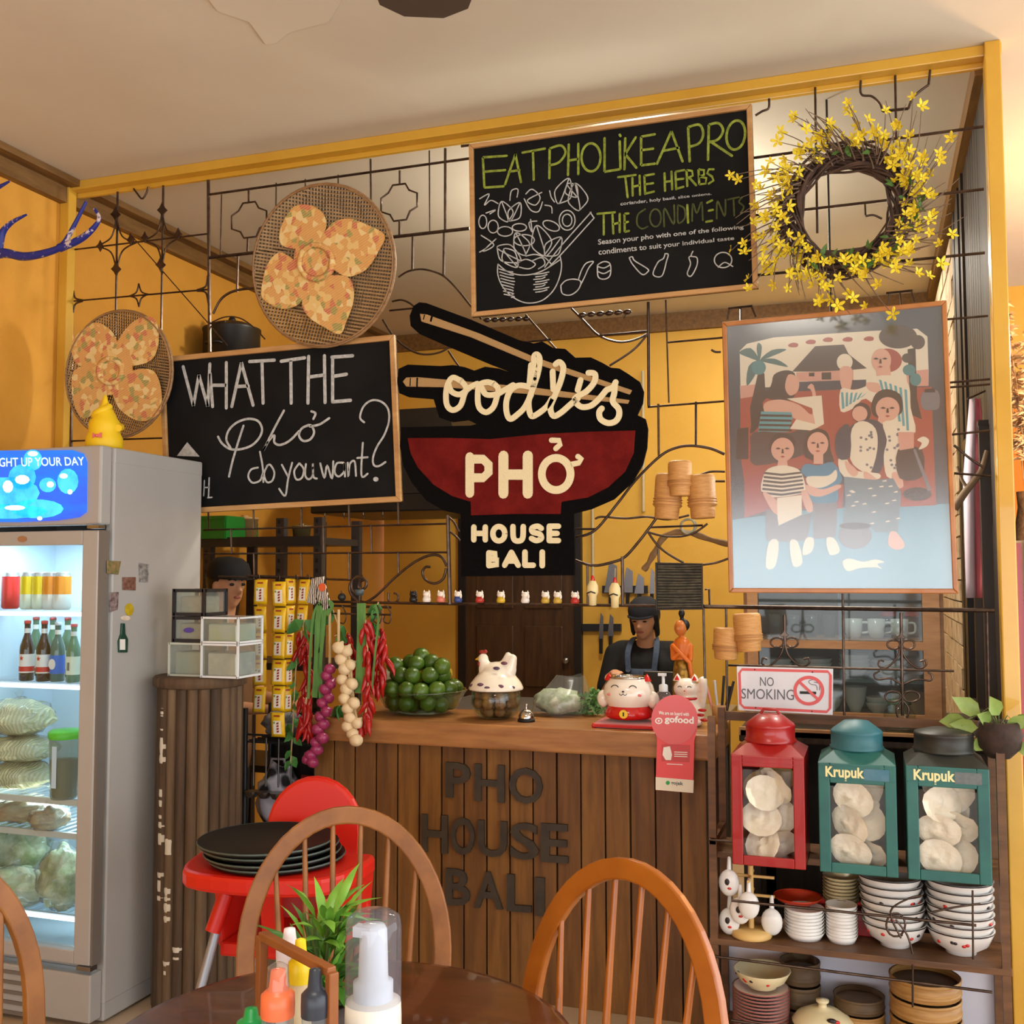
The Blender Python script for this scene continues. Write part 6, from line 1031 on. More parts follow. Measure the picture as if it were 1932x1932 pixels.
for sx in (-1, 1): m.cap((x0+sx*.09, Yk+.1, sh-.5), (x0+sx*.1, Yk+.09, .5), .085, .058); m.cap((x0+sx*.1, Yk+.09, .5), (x0+sx*.1, Yk+.11, .09), .058, .04); m.cap((x0+sx*.1, Yk+.1, .045), (x0+sx*.11, Yk-.06, .035), .042, .034)
bd = m.build('body', mskin, ch, fuse=.011, smooth_it=5); face(bd, L, Mx)
m = MB(); m.cap((x0-.135, Yk+.08, sh-.03), (x0+.135, Yk+.08, sh-.03), .07, .07); m.cap((x0, Yk+.08, sh-.12), (x0, Yk+.09, sh-.3), .145, .135); m.cap((x0-.06, Yk+.08, sh-.12), (x0+.06, Yk+.08, sh-.12), .13, .13); m.cap((x0-.055, Yk+.1, sh-.42), (x0+.055, Yk+.1, sh-.42), .138, .138); m.cap((x0-.17, Yk+.07, sh-.04), eL*.75+V((x0-.17, Yk+.07, sh-.04))*.25, .064, .06); m.cap((x0+.17, Yk+.07, sh-.04), eR*.75+V((x0+.17, Yk+.07, sh-.04))*.25, .064, .06)
m.build('t_shirt', mblk, ch, fuse=.012, smooth_it=5)
m = MB()
for sx in (-1, 1): m.cap((x0+sx*.09, Yk+.1, sh-.5), (x0+sx*.1, Yk+.09, .5), .095, .072); m.cap((x0+sx*.1, Yk+.09, .5), (x0+sx*.1, Yk+.11, .12), .072, .06)
m.build('trousers', mblk, ch, fuse=.014)
m = MB(); vs = []; 
rows = [(-.10, .075), (-.14, .085), (-.2, .125), (-.3, .15), (-.42, .17), (-.6, .17), (-.75, .17)]
for dz, hw in rows:
    for i in range(9): a = (i/8-.5)*2; vs.append(V((x0+hw*a, Yk+.085-math.sqrt(max(.0, 1-(a*.62)**2))*.175-(.0 if dz > -.3 else .01), sh+dz)))
m.add(vs, [(r_*9+i, r_*9+i+1, (r_+1)*9+i+1, (r_+1)*9+i) for r_ in range(len(rows)-1) for i in range(8)], True); ap = m.build('apron', mapr, ch, solid=.006)
for sx in (-1, 1): MB().stroke(sm([V((x0+sx*.068, Yk-.083, sh-.11)), V((x0+sx*.075, Yk-.055, sh-.02)), V((x0+sx*.065, Yk+.02, sh+.045)), V((x0+sx*.04, Yk+.12, sh+.05))], 4), .03, V((0, -.8, .6)), .006).build('apron_strap', mapr, ap)
m = MB(); m.ball(L(0, -.02, .03), (.084, .104, .096), 18, 12, Mx); m.ball(L(0, -.07, -.05), (.06, .05, .07), 14, 9, Mx); hr = m
cpm = MB(); cpm.lathe([(.09, 0), (.0915, .03), (.082, .065), (.055, .09), (.02, .1), (0, .101)], seg=24); cpm.v = [L(p.x*1.0, p.y*1.14-.012, p.z+.028) for p in cpm.v]
hairm = MB(); hairm.ball(L(0, -.035, .02), (.08, .085, .09), 18, 12, Mx)
for sx in (-1, 1): hairm.cap(L(sx*.07, .0, .02), L(sx*.074, -.01, -.09), .02, .014)
hairm.cap(L(0, -.09, -.02), L(0, -.1, -.16), .05, .03); hairm.build('hair', mhair, ch, fuse=.009)
cap_ = cpm.build('cap', M('black_cap', (30, 31, 38), .85), ch); 
br = MB(); P = [(-.08, .055), (-.066, .086), (-.04, .104), (0, .11), (.04, .104), (.066, .086), (.08, .055), (0, .082)]; br.prism([L(x, y, .03-.3*max(0, y-.09)) for x, y in P], (L(0, 0, 1)-L(0, 0, 0)), .006); br.build('cap_peak', MATS['black_cap'], cap_)
# second person, half hidden behind the stacked boxes, in profile
Y2 = 4.3; h2 = W(432, 1102, Y2); p2 = thing('person', 'person in black cap half hidden behind the boxes, long dark hair', 'person', (h2.x-.02, Y2, 0)); m = MB(); L, Mx = head(m, h2, (.9, -.42, -.1), (0, 0, 1), .98); x0, z0 = h2.x-.02, h2.z
m.cap((x0, Y2, z0-.08), (x0-.02, Y2, z0-.2), .055, .06); m.cap((x0-.02, Y2-.15, z0-.27), (x0-.02, Y2+.15, z0-.27), .065, .065); m.cap((x0-.02, Y2-.04, z0-.38), (x0-.02, Y2+.04, z0-.38), .13, .13); m.cap((x0-.02, Y2, z0-.4), (x0-.02, Y2, z0-.75), .135, .13)
for sy in (-1, 1):
    e_ = V((x0+.06, Y2+sy*.2, z0-.55)); w_ = V((x0+.27, Y2+sy*.12, z0-.56)); m.cap((x0-.02, Y2+sy*.18, z0-.28), e_, .05, .042); m.cap(e_, w_, .042, .027); hand(m, w_, w_-e_, sy, .6)
    m.cap((x0-.02, Y2+sy*.085, z0-.8), (x0, Y2+sy*.09, .48), .088, .06); m.cap((x0, Y2+sy*.09, .48), (x0-.02, Y2+sy*.09, .08), .06, .042); m.cap((x0-.02, Y2+sy*.09, .045), (x0+.13, Y2+sy*.09, .035), .042, .034)
b2_ = m.build('body', mskin, p2, fuse=.012); face(b2_, L, Mx, .98, False)
m = MB(); m.cap((x0-.02, Y2-.15, z0-.28), (x0-.02, Y2+.15, z0-.28), .072, .072); m.cap((x0-.02, Y2-.04, z0-.38), (x0-.02, Y2+.04, z0-.38), .142, .142); m.cap((x0-.02, Y2, z0-.4), (x0-.02, Y2, z0-.8), .15, .15)
for sy in (-1, 1): m.cap((x0-.02, Y2+sy*.18, z0-.28), (x0+.035, Y2+sy*.197, z0-.47), .066, .058)
m.build('shirt', M('tan_shirt', (126, 92, 62), .85), p2, fuse=.013); m = MB()
for sy in (-1, 1): m.cap((x0-.02, Y2+sy*.085, z0-.82), (x0, Y2+sy*.09, .48), .1, .075); m.cap((x0, Y2+sy*.09, .48), (x0-.02, Y2+sy*.09, .12), .075, .062)
m.build('trousers', mblk, p2, fuse=.015); m = MB(); m.ball(L(0, -.04, .02), (.088, .1, .1), 16, 10, Mx); m.cap(L(0, -.09, 0), L(0, -.1, -.3), .06, .045); m.cap(L(.06, -.03, 0), L(.06, -.05, -.26), .03, .022); m.cap(L(-.06, -.03, 0), L(-.06, -.05, -.26), .03, .022); m.build('hair', M('brown_hair', (44, 30, 20), .5), p2, fuse=.01)
cpm = MB(); cpm.lathe([(.1, 0), (.102, .03), (.09, .07), (.06, .095), (0, .104)], seg=22); cpm.v = [L(p.x, p.y*1.12-.01, p.z+.03) for p in cpm.v]; c2_ = cpm.build('cap', mblk, p2); br = MB(); br.prism([L(x, y, .035) for x, y in [(-.08, .06), (-.06, .12), (0, .155), (.06, .12), (.08, .06)]], (0, 0, 1), .006); br.build('cap_peak', mblk, c2_)
# ================================================================ kitchen furniture
mss = M('stainless', (120, 118, 116), .3, .9); mhd = M('hood_black', (26, 23, 21), .4, 0, (36, 31, 27), 6)
Yh = 5.3; xl, xr2 = W(585, 960, Yh).x, W(872, 960, Yh).x; zb_ = W(720, 966, Yh).z; hood = thing('extractor_hood', 'black extractor hood hanging over the stove behind the chalkboards', 'hood', ((xl+xr2)/2, Yh+.4, zb_))
MB().box(((xl+xr2)/2, Yh+.4, zb_+.05), (xr2-xl, .8, .1)).build('canopy_skirt', mhd, hood, bevel=.01); m = MB(); a_ = [V((x, y_, zb_+.1)) for x, y_ in ((xl, Yh), (xr2, Yh), (xr2, Yh+.8), (xl, Yh+.8))]; b_ = [V((x, y_, zb_+.62)) for x, y_ in ((xl+.25, Yh+.3), (xr2-.2, Yh+.3), (xr2-.2, Yh+.75), (xl+.25, Yh+.75))]; m.add(a_+b_, [(0, 1, 5, 4), (1, 2, 6, 5), (2, 3, 7, 6), (3, 0, 4, 7), (4, 5, 6, 7)]); m.build('canopy', mhd, hood); MB().box(((xl+xr2)/2, (Yh+.7+YB)/2, zb_+.5), (.34, YB-Yh-.7, .22)).build('duct', M('duct_brown', (74, 50, 30), .5), hood)
for i in range(4): MB().tube([V((xl+.1+i*.12, Yh-.01, zb_+.0)), V((xl+.1+i*.12, Yh-.012, zb_-.02)), V((xl+.115+i*.12, Yh-.03, zb_-.03))], .004, 5).build('hook', mss, hood)
# high shelf with dark pots against the left wall
hs = thing('wall_shelf', 'dark high shelf on the left wall under the cornice', 'shelf', (XL+.17, 5.2, 2.43)); MB().box((XL+.17, 5.2, 2.45), (.34, 1.2, .03)).build('board', mdk[0], hs); MB().box((XL+.1, 4.75, 2.35), (.2, .03, .18)).build('bracket', mdk[0], hs); MB().box((XL+.1, 5.65, 2.35), (.2, .03, .18)).build('bracket', mdk[0], hs)
for i, (yy, r, hh, lb) in enumerate(((4.83, .15, .42, 'big dark stock pot at the near end of the high shelf'), (5.2, .14, .32, 'middle dark stock pot on the high shelf'), (5.56, .13, .34, 'far dark stock pot on the high shelf'))):
    o = thing('stock_pot', lb, 'pot', (XL+.19, yy, 2.466), 'stock pots on the high shelf'); MB().lathe([(0, 0), (r, 0), (r, hh), (r*1.03, hh+.008), (r*1.03, hh+.02)], seg=24).build('pot_body', mhd, o, world=False); MB().lathe([(r*1.02, hh+.018), (r*.6, hh+.05), (0, hh+.06)], seg=24).ball((0, 0, hh+.07), .02).build('pot_lid', mhd, o, world=False)
    for s_ in (-1, 1): MB().tube([V((.04, s_*r, hh*.8)), V((.04, s_*(r+.03), hh*.8)), V((-.04, s_*(r+.03), hh*.8)), V((-.04, s_*r, hh*.8))], .008, 6).build('pot_handle', mhd, o, world=False)
# slotted angle-iron shelving behind the sachets
Ye = 4.75; mai = M('angle_iron', (66, 60, 58), .5, .4); xs0, xs1 = W(384, 1020, Ye).x, W(608, 1020, Ye).x; zs = W(500, 1022, Ye).z; sh_ = thing('angle_iron_shelving', 'black slotted angle-iron shelving behind the sachet strips', 'shelving', ((xs0+xs1)/2, Ye+.2, 0))
xs0 = max(xs0, XL+.02)
for zz in (zs, 1.12, .6, .15): MB().box(((xs0+xs1)/2, Ye+.2, zz), (xs1-xs0, .42, .035)).build('shelf_board', mbk, sh_)
MB().box(((xs0+xs1)/2, Ye-.015, zs), (xs1-xs0, .012, .05)).build('shelf_edge', mbk, sh_)
for xx in (xs1-.02, W(530, 1020, Ye).x, xs0+.03):
    for yy in (Ye-.01, Ye+.4):
        po = MB().box((xx, yy, zs/2+.06), (.045, .005, zs+.12)).box((xx+.02, yy+.02, zs/2+.06), (.005, .04, zs+.12)).build('upright', mai, sh_)
        if yy < Ye:
            for k in range(26): MB().box((xx-.004, yy-.0032, zs+.1-k*.05), (.014, .002, .02)).build('slot', black, po)
cr_ = thing('green_crate', 'bright green plastic crate on the angle-iron shelf', 'crate', (W(398, 1010, Ye).x, Ye+.12, zs+.018)); mgc = M('crate_green', (28, 120, 40), .4)
cx_ = XL+.13-cr_.location.x; MB().box((cx_, 0, .006), (.22, .3, .01)).box((cx_, -.15, .06), (.22, .01, .12)).box((cx_, .15, .06), (.22, .01, .12)).box((cx_+.11, 0, .06), (.01, .3, .12)).box((cx_-.11, 0, .06), (.01, .3, .12)).build('crate_box', mgc, cr_, world=False); MB().box((cx_, -.157, .11), (.23, .006, .014)).build('crate_rim', mgc, cr_, world=False)
for i, (px_i, r, hh, c, lb) in enumerate(((452, .07, .11, (188, 150, 96), 'beige tub on top of the angle-iron shelf'), (560, .05, .06, (120, 104, 66), 'low olive pan on the angle-iron shelf'))):
    o = thing('storage_tub', lb, 'tub', (W(px_i, 1005, Ye+.15).x, Ye+.2, zs+.018)); MB().lathe([(0, 0), (r*.85, 0), (r, hh), (r*1.05, hh), (r*1.05, hh+.012), (0, hh+.014)], seg=20).build('tub_body', M('tub%d' % i, c, .4), o, world=False); MB().lathe([(r*.3, hh+.014), (r*.28, hh+.024), (0, hh+.024)], seg=12).build('tub_knob', MATS['tub%d' % i], o, world=False)
# cart of dark clutter in the passage
Yc_ = 3.93; xk0, xk1 = W(462, 1450, Yc_).x, W(600, 1450, Yc_).x; ct2 = thing('utility_cart', 'black wire cart of dark clutter between pillar and counter', 'cart', ((xk0+xk1)/2, Yc_+.1, 0))
for zz in (.12, .5, .88): 
    q = MB()
    for k in range(7): q.bar((xk0, Yc_+k*.033, zz), (xk1, Yc_+k*.033, zz), .008)
    q.bar((xk0, Yc_, zz+.03), (xk1, Yc_, zz+.03), .008); q.build('wire_tray', mbk, ct2)
for xx in (xk0, xk1):
    for yy in (Yc_, Yc_+.2): MB().tube([V((xx, yy, .0)), V((xx, yy, 1.02))], .011, 8).build('post', mbk, ct2)
MB().box(((xk0+xk1)/2, Yc_+.215, .5), (xk1-xk0, .012, .96)).build('back_panel', mdk[2], ct2)
mpat = M('black_white_print', (28, 28, 34), .7, 0, (190, 190, 206), 16, kind='voronoi')
for i, (dx, zz, r, mt, nm, lb) in enumerate(((.1, .505, (.09, .085, .13), mpat, 'printed_bag', 'black and white printed bag on the cart middle tray'), (.25, .505, (.06, .08, .1), M('red_cloth', (150, 24, 24), .7), 'red_bundle', 'dark red cloth bundle on the cart beside the printed bag'), (.12, .885, (.09, .08, .06), M('grey_print', (60, 62, 70), .6, 0, (150, 152, 160), 20), 'printed_bag', 'grey printed bag on the cart top tray'))):
    o = thing(nm, lb, 'bag', (xk0+dx, Yc_+.1, zz+.004)); MB().ball((0, 0, r[2]), r, 20, 14, nz=.3, nf=2.2, sd=i).build('bag_body', mt, o, world=False); MB().tube([V((-.04, 0, r[2]*1.7)), V((-.03, 0, r[2]*2.2)), V((.03, 0, r[2]*2.2)), V((.04, 0, r[2]*1.7))], .007, 6).build('bag_handle', mt, o, world=False)
for i in range(4): 
    o = thing('hanging_ladle', 'steel ladle hanging on the passage cart, number %s from the pillar' % ('one', 'two', 'three', 'four')[i], 'ladle', (xk0+.05+i*.06, Yc_-.012, .9), 'ladles on the passage cart'); MB().tube([V((0, 0, .0)), V((0, 0, -.2))], .004, 6).build('ladle_handle', mss, o, world=False); MB().lathe([(.0, -.03), (.02, -.025), (.03, -.005), (.031, 0)], (0, -.01, -.22), 12).build('ladle_cup', mss, o, world=False)
# knives on magnetic strips on the back wall
mkn = M('knife_steel', (146, 150, 160), .25, .9)
def knife_rack(lb, q, knives):
    o = thing('knife_rack', lb, 'knife rack', W(q[0], q[2], YB-.02)); a, b = W(q[0], q[2], YB-.02), W(q[1], q[2], YB-.02); MB().bar(a, b, .03, .05).build('magnet_strip', mbk, o)
    for i, (x, y0, y1, w, hd, lb2) in enumerate(knives):
        k = thing('kitchen_knife', lb2, 'knife', W(x, max(y0, y1), YB-.045), 'knives on the magnetic strips'); P = onY([(x-w/2, y1), (x+w/2, y1), (x+w/2, y0+(8 if y0 < y1 else -8)), (x-w*.1, y0)], YB-.045); MB().prism(P, N_, .003).build('blade', mkn, k)
        s_ = 1 if y1 > y0 else -1; MB().bar(W(x, y1, YB-.045), W(x, y1+s_*hd, YB-.045), .02, .026).build('handle', black, k)
knife_rack('magnetic knife strip above the chef', (1137, 1222, 1112), [(1152, 1060, 1118, 24, 22, 'broad curved knife left on the upper strip'), (1184, 1070, 1118, 20, 22, 'bright square cleaver on the upper strip'), (1206, 1082, 1120, 18, 20, 'short dark cleaver on the upper strip'), (1230, 1072, 1120, 10, 20, 'narrow knife at the end of the upper strip')])
knife_rack('lower magnetic knife strip left of the chef', (1099, 1172, 1184), [(1134, 1156, 1205, 9, 28, 'slim knife hanging point up on the lower strip'), (1152, 1158, 1200, 11, 30, 'wider knife hanging point up on the lower strip')])
o = MB().tube(onY([(1118, 960), (1119, 1120)], YB-.02), .011, 8).tube(onY([(1213, 700), (1214, 965)], YB-.02), .011, 8).build('water_pipe', M('pvc', (200, 184, 146), .5), label='pale plastic water pipe running down the kitchen wall', cat='pipe'); o['kind'] = 'structure'
# ================================================================ crockery cabinet
mcb = M('cabinet_wood', (184, 138, 92), .5, 0, (160, 114, 72), 6, .1, stretch=(1, 1, 5)); YC = 4.3; cx0, cx1 = -.47, .24; cz0, cz1 = 1.02, 1.66; cdp = .32
wt = thing('back_worktop', 'dark wooden work bench under the crockery cabinet', 'bench', (-.05, 4.4, 0)); MB().box((-.05, 4.4, .985), (.86, .72, .05)).build('bench_top', mdk[1], wt, bevel=.006); MB().box((-.05, 4.05, 1.0), (.86, .02, .03)).build('bench_edge', mcb, wt)
for sx in (-.44, .34):
    for sy in (4.08, 4.72): MB().box((sx, sy, .48), (.06, .06, .96)).build('leg', mdk[1], wt)
MB().box((-.05, 4.7, .5), (.8, .02, .9)).build('back_board', mdk[0], wt)
cb_ = thing('crockery_cabinet', 'pale wooden glass-fronted cabinet full of crockery', 'cabinet', ((cx0+cx1)/2, YC+cdp/2, cz0-.01)); cz0 = 1.011
for nm, c_, d_ in (('side_panel', (cx0, YC+cdp/2, (cz0+cz1)/2), (.03, cdp, cz1-cz0)), ('side_panel', (cx1, YC+cdp/2, (cz0+cz1)/2), (.03, cdp, cz1-cz0)), ('bottom_rail', ((cx0+cx1)/2, YC+cdp/2, cz0+.015), (cx1-cx0, cdp, .03)), ('top_panel', ((cx0+cx1)/2, YC+cdp/2, cz1), (cx1-cx0+.03, cdp, .03)), ('back_panel', ((cx0+cx1)/2, YC+cdp-.01, (cz0+cz1)/2), (cx1-cx0, .015, cz1-cz0)), ('front_stile', (cx1-.03, YC-.003, (cz0+cz1)/2), (.06, .025, cz1-cz0)), ('front_stile', (cx0+.02, YC-.003, (cz0+cz1)/2), (.04, .025, cz1-cz0)), ('front_rail', ((cx0+cx1)/2, YC, cz0+.02), (cx1-cx0, .025, .04))):
    MB().box(c_, d_).build(nm, mcb if nm not in ('back_panel',) else M('cab_back', (120, 116, 108), .7), cb_)
zsh = [W(1600, 1340, YC).z, W(1600, 1282, YC).z, W(1600, 1206, YC).z, W(1600, 1150, YC).z]; zsh[0] = cz0+.03
MB().box(((cx0+cx1)/2, YC, W(1600, 1217, YC).z), (cx1-cx0-.06, .025, .03)).build('front_rail', mcb, cb_)
for z_ in zsh[1:3]: MB().box(((cx0+cx1)/2, YC+cdp/2, z_-.006), (cx1-cx0-.03, cdp-.04, .012)).build('shelf', mcb if z_ == zsh[2] else glassm('shelf_glass', (220, 230, 228), .03, 1.5, .15), cb_)
mcg = glassm('cabinet_glass', (226, 232, 232), .05, 1.42, .03)
MB().box(((cx0+cx1)/2-.16, YC+.012, (cz0+cz1)/2), (.34, .004, cz1-cz0-.04)).build('glass_pane', mcg, cb_); MB().box(((cx0+cx1)/2+.16, YC+.018, (cz0+cz1)/2), (.34, .004, cz1-cz0-.04)).build('glass_pane', mcg, cb_)
def cup_mesh(r, h):
    return MB().lathe([(0, 0), (r*.7, 0), (r*.95, h*.3), (r, h), (r*.93, h), (r*.88, h*.3), (0, h*.1)], seg=16)
def bowl_mesh(r, h, foot=.5): return MB().lathe([(0, 0), (r*foot, 0), (r*foot, h*.1), (r*.8, h*.4), (r, h*.97), (r*1.0, h), (r*.95, h*.99), (r*.74, h*.45), (r*.4, h*.16), (0, h*.14)], seg=24)
mgw = M('crock_white', (222, 222, 218), .2); cups = []
def crock(nm, lb, p, mb, mat, cat, group=None, extra=None):
    o = thing(nm, lb, cat, p, group); mb.build(nm.split('_')[-1]+'_body', mat, o, world=False)
    if extra: extra.build('handle', mat, o, world=False)
    return o
tallg = lambda r, h: MB().lathe([(0, 0), (r*.8, 0), (r, h), (r*.94, h), (r*.75, .006), (0, .006)], seg=14)
mgt = glassm('tumbler_glass', (226, 234, 236), .03, 1.5, .05)
words = ('first', 'second', 'third', 'fourth', 'fifth', 'sixth', 'seventh', 'eighth', 'ninth', 'tenth')
for i in range(4): crock('glass_tumbler', '%s clear tumbler from the left on the cabinet top shelf' % words[i], (cx0+.1+i*.07, YC+.08, zsh[2]+.001), tallg(.026, .09), mgt, 'glass', 'tumblers in the cabinet')
for i in range(3): crock('white_mug', '%s white mug from the left on the cabinet top shelf' % words[i], (cx0+.4+i*.085, YC+.09, zsh[2]+.001), cup_mesh(.034, .075), mgw, 'mug', 'mugs in the cabinet', MB().tube(sm([V((.03, 0, .06)), V((.055, 0, .058)), V((.055, 0, .025)), V((.03, 0, .02))], 4), .005, 6))
for i in range(2):
    o = crock('sauce_jar', ('left', 'right')[i]+' red-capped jar on the cabinet top shelf', (cx0+.53+i*.09, YC+.2, zsh[2]+.001), tallg(.03, .085), mgt, 'jar'); MB().lathe([(.031, .082), (.031, .1), (0, .101)], seg=14).build('red_cap', mcr, o, world=False)
k = 0
for x_, r, h_, n_, lb in ((.1, .06, .045, 2, 'leftmost'), (.24, .075, .05, 2, 'second from left'), (.4, .06, .05, 3, 'third from left'), (.53, .07, .05, 2, 'rightmost')):
    for j in range(n_): crock('serving_bowl', '%s bowl stack on the cabinet middle shelf, bowl %s up' % (lb, ('bottom', 'next', 'top')[j]), (cx0+x_, YC+.14, zsh[1]+.002+j*.018), bowl_mesh(r, h_), mgw, 'bowl', 'bowls on the cabinet middle shelf')
for x_, r, h_, n_, lb in ((.3, .05, .05, 3, 'left'), (.4, .045, .1, 1, 'tall middle'), (.48, .042, .04, 2, 'right')):
    for j in range(n_): crock('small_bowl', '%s white stack on the cabinet bottom shelf, piece %s up' % (lb, ('bottom', 'next', 'top')[j]), (cx0+x_, YC+.1, zsh[0]+.002+j*.022), bowl_mesh(r, h_), mgw, 'bowl', 'bowls on the cabinet bottom shelf')
o = thing('cardboard_box', 'brown cardboard box on the cabinet bottom shelf', 'box', (cx0+.6, YC+.14, zsh[0]+.001)); mcd = M('cardboard', (176, 138, 96), .8); MB().box((0, 0, .045), (.13, .14, .09)).build('carton', mcd, o, world=False, bevel=.002); MB().box((0, 0, .0915), (.03, .142, .002)).build('tape', M('tape', (200, 180, 140), .4), o, world=False)
# ================================================================ front rack with cracker tins and crockery
RX0, RX1, RY0, RY1 = -.505, .355, 3.5, 3.77; mrk_ = M('rack_wood', (112, 76, 46), .5, 0, (84, 56, 34), 6, .15, stretch=(.7, 5, 5)); rk = thing('crockery_rack', 'dark wooden rack of bowls and cracker tins beside the counter', 'rack', ((RX0+RX1)/2, (RY0+RY1)/2, 0))
for xx in (RX0, RX1):
    for yy in (RY0+.012, RY1-.012): MB().box((xx, yy, .56), (.024, .024, 1.12)).build('post', mrk_, rk)
ZT0 = .675
for z_, y0 in ((ZT0-.009, RY0+.06), (.412, RY0-.003), (.085, RY0-.003)): MB().box(((RX0+RX1)/2, (y0+RY1)/2, z_-.009 if z_ < .6 else z_-.003), (RX1-RX0+.03, RY1-y0-.004, .02)).build('shelf', mrk_, rk, bevel=.002)
MB().box(((RX0+RX1)/2, RY1, 1.09), (RX1-RX0, .02, .03)).build('top_rail', mrk_, rk); MB().box((RX0, (RY0+RY1)/2, .72), (.02, RY1-RY0, .02)).build('side_rail', mrk_, rk)
MB().box(((RX0+RX1)/2, RY1+.006, .21), (RX1-RX0, .006, .38)).build('white_back_sheet', M('white_sheet', (206, 208, 222), .7), rk)
for a, b in (((1380, 1699), (1842, 1746)), ((1338, 1803), (1872, 1872)), ((1338, 1584), (1384, 1588)), ((1380, 1925), (1700, 1975))): MB().tube(onY([a, b], RY0-.02), .0042, 6).build('guard_bar', iron, rk)
for q in (circ((1690, 1745), 18, 22, 14), ): MB().tube(onY(q, RY0-.02), .0035, 6, closed=True).build('guard_ring', iron, rk)
for q in ([(1700, 1770), (1680, 1720), (1715, 1695), (1740, 1690)], [(1690, 1735), (1712, 1765), (1722, 1800)], [(1835, 1680), (1836, 1810)], [(1722, 1820), (1722, 1900)], [(1755, 1722), (1800, 1712), (1850, 1705)]): MB().tube(sm(onY(q, RY0-.022), 5), .0032, 6).build('guard_scroll', iron, rk)
# tins
mtr = M('tin_red', (160, 24, 22), .35, 0, (146, 18, 18), 6, coat=.3); mtt = M('tin_teal', (44, 104, 96), .45, 0, (36, 88, 86), 6); mtl = M('tin_blue_lid', (52, 112, 124), .45, 0, (40, 88, 92), 4); mtg = M('tin_rust_lid', (58, 62, 56), .45, .3, (44, 40, 36), 6); mckr = M('cracker_white', (246, 238, 220), .7, 0, (236, 224, 196), 22, .6); mcy = M('cracker_tan', (222, 190, 122), .7)
mtgl = glassm('tin_glass', (250, 250, 250), .04, 1.5)
crk = []
for v_ in range(3):
    m = MB(); nr, ns_ = 5, 16; vs = [V((0, 0, 0))]
    for i in range(1, nr+1):
        for k in range(ns_): a = 2*math.pi*k/ns_; r = .068*i/nr; vs.append(V((r*math.cos(a), .016*noise.noise(V((r*45*math.cos(a), r*45*math.sin(a), v_*5)))+.05*r*math.sin(a*3+v_), r*math.sin(a)*.85)))
    m.add(vs, [(0, 1+k, 1+(k+1) % ns_) for k in range(ns_)]+[(1+(i-1)*ns_+k, 1+i*ns_+k, 1+i*ns_+(k+1) % ns_, 1+(i-1)*ns_+(k+1) % ns_) for i in range(1, nr) for k in range(ns_)], True); o = m.build('cracker', mckr, solid=.009); crk.append(o.data); bpy.data.objects.remove(o)
